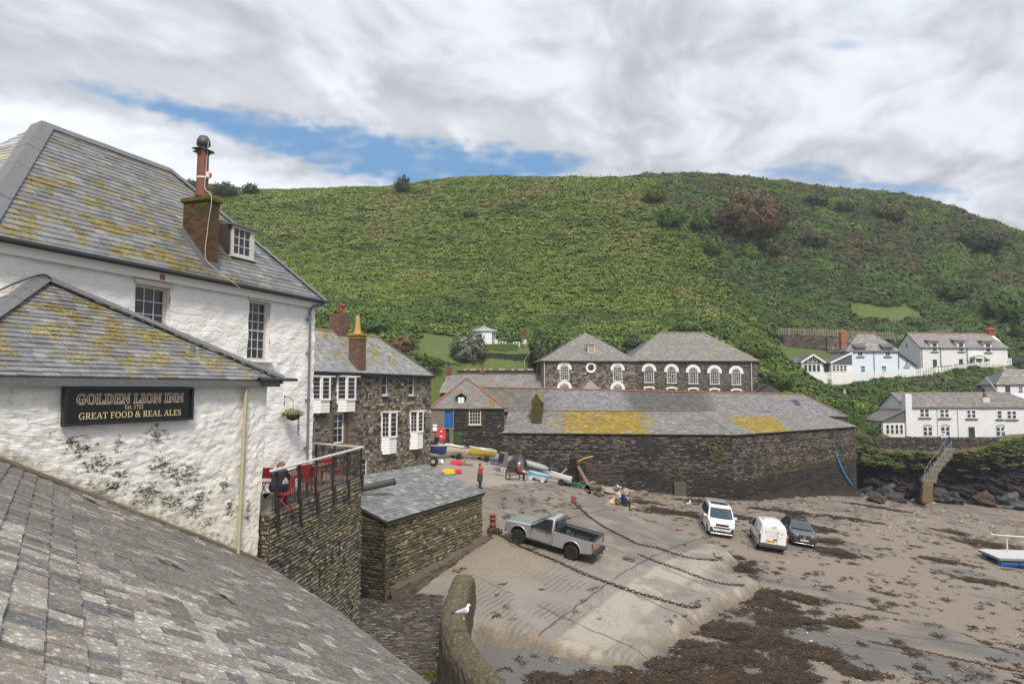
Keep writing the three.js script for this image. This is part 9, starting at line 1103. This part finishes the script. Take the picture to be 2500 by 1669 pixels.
function person(label,J,o){// J: joints in local metres, y up, facing +x
const t=thing('person',label,'person'),skin=mat(o.skin||[0.5,0.3,0.21],0.6),B=[],S=[],T=[],F=[],sides=['L','R'],c=J.pelvis,pl=J.pelvis,chs=J.chest;
const add=(l,a,b,r0,r1,f=0)=>{B.push([a,b,r0,r1]);if(l)l.push([a,b,r0+f,r1+f]);};
add(S,pl.clone().add(v3(0,0.04,0)),chs,0.135,0.15,0.018);add(S,chs.clone().add(v3(0,0,0.1)),chs.clone().add(v3(0,0,-0.1)),0.11,0.11,0.016);add(null,chs,J.neck,0.07,0.052);T.push([pl.clone().add(v3(0,0.03,0.05)),pl.clone().add(v3(0,0.03,-0.05)),0.155,0.155]);add(null,J.neck,J.head.clone().add(v3(-0.02,-0.03,0)),0.052,0.058);
for(const s of sides){add(S,chs.clone().lerp(J['sh' + s],0.6),J['sh' + s],0.075,0.068,0.014);add(o.bare?null:S,J['sh' + s],J['el' + s],0.052,0.042,0.014);if(o.bare)S.push([J['sh' + s],J['sh' + s].clone().lerp(J['el' + s],0.45),0.068,0.066]);add(o.bare?null:S,J['el' + s],J['wr' + s],0.041,0.029,0.012);add(T,J['hi' + s],J['kn' + s],0.088,0.062,0.015);add(T,J['kn' + s],J['an' + s],0.06,0.04,0.02);const toe=J['an' + s].clone().add((J['toe' + s]||v3(0.17,-0.05,0)));B.push([J['an' + s],toe,0.035,0.03]);F.push([J['an' + s].clone().add(v3(-0.03,-0.04,0)),toe,0.052,0.042]);}
const lo=v3(1e9,1e9,1e9),hi=v3(-1e9,-1e9,-1e9);for(const b of B)for(const q of[b[0],b[1]]){lo.min(q);hi.max(q);}const mid=lo.clone().add(hi).multiplyScalar(0.5),half=Math.max(hi.x-lo.x,hi.y-lo.y,hi.z-lo.z)/ 2+0.2,res=64;
const H=J.head,fd=(o.look||v3(1,0,0)).clone().normalize(),up=v3(0,1,0).addScaledVector(fd,-fd.y).normalize(),sd=fd.clone().cross(up),hp=(f,u,s)=>H.clone().addScaledVector(fd,f).addScaledVector(up,u).addScaledVector(sd,s);
const headG=fieldMesh([[hp(-0.02,0.04,0),hp(0.0,0.03,0),0.088,0.088],[hp(0.03,-0.03,0),hp(0.055,-0.075,0),0.062,0.035],[hp(0.075,0.0,0),hp(0.1,-0.03,0),0.012,0.014],[hp(-0.01,-0.01,0.083),hp(-0.015,0.02,0.086),0.016,0.018],[hp(-0.01,-0.01,-0.083),hp(-0.015,0.02,-0.086),0.016,0.018],[hp(-0.02,-0.06,0),hp(-0.03,-0.16,0),0.055,0.055]],0.02,H.clone().add(v3(0,-0.02,0)),0.19,40);
const hands=sides.flatMap((s)=>handGeo(J['wr' + s],J['ha' + s]||J['wr' + s].clone().sub(J['el' + s]),J['pa' + s]||v3(0,-1,0.2)));part('body',[fieldMesh(B,0.035,mid,half,res),headG,...hands],skin,t);
part('eyes',[ball(0.011,...hp(0.078,0.012,0.032).toArray()),ball(0.011,...hp(0.078,0.012,-0.032).toArray())],M.dark,t);part('mouth',bar(hp(0.085,-0.068,0.02),hp(0.085,-0.068,-0.02),0.008,0.008),mat([0.3,0.1,0.08],0.6),t);
part(o.top||'shirt',fieldMesh(S,0.05,mid,half,res),mat(o.shirt,0.9),t);part('trousers',fieldMesh(T,0.05,mid,half,res),mat(o.trousers,0.9),t);part('shoes',fieldMesh(F,0.02,mid,half,res),mat(o.shoes||[0.03,0.03,0.03],0.7),t);
const hb=[[hp(-0.035,0.06,0),hp(0.0,0.075,0),0.095,0.085],[hp(-0.06,0.0,0),hp(-0.06,-0.03,0),0.08,0.07]];if(o.long)hb.push([hp(-0.07,0,0.03),hp(-0.06,-0.3,0.05),0.075,0.05],[hp(-0.07,0,-0.03),hp(-0.05,-0.3,-0.05),0.075,0.05],[hp(-0.0,0.0,0.075),hp(0.02,-0.25,0.09),0.035,0.03]);part('hair',fieldMesh(hb,0.03,H.clone().add(v3(-0.03,o.long?-0.1:0,0)),o.long?0.36:0.22,40),mat(o.hair,0.8),t);return t;
}
const standing=()=>({pelvis:v3(0,0.93,0),chest:v3(0.01,1.3,0),neck:v3(0.01,1.5,0),head:v3(0.04,1.63,0),shL:v3(0.01,1.42,-0.18),shR:v3(0.01,1.42,0.18),elL:v3(0,1.14,-0.22),elR:v3(0,1.14,0.22),wrL:v3(0.06,0.9,-0.22),wrR:v3(0.06,0.9,0.22),hiL:v3(0,0.9,-0.09),hiR:v3(0,0.9,0.09),knL:v3(0.02,0.49,-0.1),knR:v3(0.02,0.49,0.1),anL:v3(0,0.09,-0.1),anR:v3(0,0.09,0.1)});
const seated=(h=0.47)=>({pelvis:v3(0,h+0.1,0),chest:v3(-0.02,h+0.47,0),neck:v3(0.02,h+0.66,0),head:v3(0.06,h+0.79,0),shL:v3(0,h+0.58,-0.18),shR:v3(0,h+0.58,0.18),elL:v3(0.06,h+0.31,-0.23),elR:v3(0.06,h+0.31,0.23),wrL:v3(0.27,h+0.24,-0.12),wrR:v3(0.27,h+0.24,0.12),hiL:v3(0.02,h+0.08,-0.1),hiR:v3(0.02,h+0.08,0.1),knL:v3(0.42,h+0.08,-0.11),knR:v3(0.42,h+0.08,0.11),anL:v3(0.44,0.09,-0.1),anR:v3(0.44,0.09,0.1)});
const pose=(o,p,turn,drop=0)=>{o.position.copy(p);o.position.y -=drop;o.rotation.y=turn;return o;};
{
// red shirt, arms raised with a camera
const J=standing();J.elL.set(0.24,1.3,-0.2);J.wrL.set(0.38,1.52,-0.06);J.elR.set(0.28,1.52,0.26);J.wrR.set(0.42,1.66,0.1);J.haL=v3(0.1,0.9,0.3);J.haR=v3(0.4,0.5,-0.5);J.paL=v3(1,0,0.2);J.paR=v3(0.6,-0.6,0);
const a=person('person in a red top with a dark jacket round the waist raising a camera',J,{shirt:[0.55,0.03,0.035],trousers:[0.02,0.03,0.065],hair:[0.035,0.025,0.018],bare:true,top:'top',look:v3(1,0.1,0)});part('waist_jacket',fieldMesh([[v3(0,0.98,0),v3(-0.02,0.62,0),0.19,0.2],[v3(0,0.98,0.06),v3(0,0.98,-0.06),0.16,0.16]],0.05,v3(0,0.8,0),0.5,44),mat([0.035,0.045,0.04],0.95),a);pose(a,gS(1172,1192),0.35);
const cm=tag(part('camera',[rb(0.09,0.09,0.14,0.02),rod(v3(0.04,0,0),v3(0.12,0,0),0.035,0.04,12)],M.black),'small black camera held up by the person in red','camera');cm.position.copy(a.localToWorld(v3(0.46,1.7,0.02)));cm.rotation.y=0.35;
// white haired man on the bench
const b=person('white haired person in a red and black jacket sitting on the dark bench',seated(0.46),{shirt:[0.3,0.02,0.03],trousers:[0.012,0.012,0.014],hair:[0.62,0.6,0.57],top:'jacket'});pose(b,gS(1266,1172),-0.1);part('jacket_back',fieldMesh([[v3(-0.07,0.62,0),v3(-0.09,1.0,0),0.14,0.15]],0.05,v3(-0.08,0.8,0),0.4,36),mat([0.012,0.012,0.014],0.9),b);
const lb=tag(part('pale_bag',fieldMesh([[v3(0,0,-0.1),v3(0.1,0.02,0.1),0.11,0.12]],0.05,v3(0.05,0,0),0.35,32),mat([0.45,0.42,0.36],0.9)),'pale bag on the lap of the white haired person','bag');lb.position.copy(b.localToWorld(v3(0.32,0.66,0)));
// couple and dog on the rocks
const J2=seated(0.42);J2.wrL.set(0.3,0.72,0.02);J2.wrR.set(0.26,0.74,0.02);const c=person('person in a pale pink and white top and blue jeans sitting beside the dog',J2,{shirt:[0.6,0.52,0.52],trousers:[0.08,0.16,0.3],hair:[0.06,0.03,0.02]});pose(c,gS(1511,1236),0.0);const d=person('person in a navy jumper and dark jeans sitting right of the pale pink top',seated(0.4),{shirt:[0.02,0.028,0.085],trousers:[0.014,0.018,0.03],hair:[0.3,0.24,0.18],shoes:[0.2,0.11,0.07]});pose(d,gS(1523,1240),-0.25);
const dg=thing('golden_dog','golden dog sitting at the side of the person in the pale pink top','dog'),fur=mat([0.5,0.34,0.18],0.95);part('body',fieldMesh([[v3(-0.28,0.17,0),v3(0.12,0.42,0),0.15,0.13],[v3(0.12,0.42,0),v3(0.24,0.58,0),0.11,0.085],[v3(0.27,0.66,0),v3(0.3,0.66,0),0.085,0.08],[v3(0.33,0.64,0),v3(0.44,0.61,0),0.05,0.038],[v3(0.14,0.36,0.08),v3(0.17,0.03,0.08),0.06,0.032],[v3(0.14,0.36,-0.08),v3(0.17,0.03,-0.08),0.06,0.032],[v3(-0.26,0.14,0.12),v3(-0.02,0.14,0.15),0.1,0.06],[v3(-0.26,0.14,-0.12),v3(-0.02,0.14,-0.15),0.1,0.06],[v3(-0.02,0.14,0.15),v3(-0.1,0.03,0.15),0.05,0.03],[v3(-0.02,0.14,-0.15),v3(-0.1,0.03,-0.15),0.05,0.03],[v3(-0.1,0.03,0.15),v3(0.04,0.025,0.15),0.03,0.027],[v3(-0.1,0.03,-0.15),v3(0.04,0.025,-0.15),0.03,0.027],[v3(-0.38,0.1,0),v3(-0.62,0.06,0.1),0.045,0.025]],0.05,v3(-0.06,0.36,0),0.64,70),fur,dg);part('ears',[ball(0.05,0.25,0.66,0.085,0.7,1.2,0.3),ball(0.05,0.25,0.66,-0.085,0.7,1.2,0.3)],mat([0.42,0.26,0.12],0.95),dg);part('nose',ball(0.018,0.475,0.615,0),M.dark,dg);pose(dg,gS(1499,1231),0.3);
// long haired person at the terrace table
const J3=seated(0.46);J3.chest.set(0.14,0.9,0);J3.neck.set(0.27,1.04,0);J3.head.set(0.34,1.13,0);J3.shL.set(0.2,1.0,-0.18);J3.shR.set(0.2,1.0,0.18);J3.elL.set(0.38,0.8,-0.24);J3.elR.set(0.38,0.8,0.24);J3.wrL.set(0.58,0.8,-0.08);J3.wrR.set(0.58,0.8,0.1);const e=person('long haired person in a dark shirt bending over the terrace table',J3,{shirt:[0.03,0.03,0.045],trousers:[0.02,0.022,0.04],hair:[0.2,0.085,0.035],long:true,look:v3(0.85,-0.5,0)});const ep=atY(692,1150,TF+1.0);pose(e,v3(ep.x-0.12,TF,ep.z+0.3),FT.turn);
// two small walkers behind the hedge at the right
const w1=person('person in a light blue top stooping among the bushes right of the picket fence',(()=>{const q=standing();q.chest.set(0.28,1.18,0);q.neck.set(0.42,1.28,0);q.head.set(0.52,1.32,0);q.shL.set(0.36,1.24,-0.18);q.shR.set(0.36,1.24,0.18);q.elL.set(0.5,0.98,-0.2);q.elR.set(0.5,0.98,0.2);q.wrL.set(0.68,0.84,-0.1);q.wrR.set(0.68,0.84,0.1);return q;})(),{shirt:[0.22,0.4,0.6],trousers:[0.03,0.03,0.04],hair:[0.2,0.17,0.13]});pose(w1,at(2464,921,119),-0.2);
const w2=person('pale haired person standing left of the stooping one in light blue',standing(),{shirt:[0.5,0.42,0.4],trousers:[0.05,0.05,0.06],hair:[0.55,0.46,0.36]});pose(w2,at(2454,919,120),0.4);const w3=person('fair haired walker half hidden in the hedge above the fish cellars roof',standing(),{shirt:[0.5,0.35,0.33],trousers:[0.05,0.05,0.06],hair:[0.55,0.46,0.36]});pose(w3,at(2063,978,104),0.5);
}
{// herring gulls
const W=mat([0.72,0.72,0.7],0.8),G=mat([0.34,0.35,0.38],0.8),K=M.dark;function gull(label){const t=thing('herring_gull',label,'gull',v3(),0,'herring gulls about the harbour');part('body',fieldMesh([[v3(-0.13,0.2,0),v3(0.08,0.23,0),0.055,0.082],[v3(0.1,0.25,0),v3(0.14,0.35,0),0.058,0.038],[v3(0.15,0.375,0),v3(0.165,0.375,0),0.042,0.04],[v3(-0.14,0.2,0),v3(-0.27,0.17,0),0.035,0.012]],0.035,v3(-0.03,0.26,0),0.3,52),W,t);for(const s of[-1,1]){part('wing',grid(10,6,(u,v)=>{const k=v*2-1,w=0.07*Math.sin(Math.min(1,u*1.3+0.1)*PI)**0.6+0.004;return[lerp(0.1,-0.3,u),lerp(0.265,0.19,u)+ k*w*0.9,s*(0.082-0.02*k*k+0.008*Math.sin(u*PI)- 0.055*u*u-0.035*Math.max(0,k))];}),G,t);part('wing_tip',bar(v3(-0.24,0.195,s*0.035),v3(-0.36,0.175,s*0.012),0.012,0.035),K,t);part('leg',[rod(v3(-0.01,0.0,s*0.035),v3(-0.01,0.17,s*0.035),0.007),bx(0.06,0.008,0.05,0.015,0.004,s*0.035)],mat([0.55,0.3,0.26],0.7),t);}part('beak',[new THREE.ConeGeometry(0.013,0.07,6).rotateZ(-PI/2).translate(0.225,0.368,0)],mat([0.65,0.42,0.06],0.6),t);part('eyes',[ball(0.006,0.19,0.385,0.032),ball(0.006,0.19,0.385,-0.032)],K,t);return t;}
const g0=gull('herring gull standing on the old curving wall');g0.userData.big=undefined;delete g0.userData.big;const wp=at(1131,1510,22.4);g0.position.copy(wp);g0.rotation.y=0.25;g0.scale.setScalar(1.1);
const cp=(px,py,turn,label,s=1.25)=>{const o=copyOf(g0,onLand(px,py),turn,label);o.scale.setScalar(s);return o;};cp(1512,1196,2.6,'herring gull on the rocks behind the seated couple');cp(1682,1236,0.6,'herring gull on the shingle below the concrete pillar');cp(2229,1226,0.3,'herring gull on the sand left of the bottom cliff step',1.3);cp(2281,1233,2.8,'herring gull on the sand right of the bottom cliff step',1.3);
}
renderer.render(scene,camera);
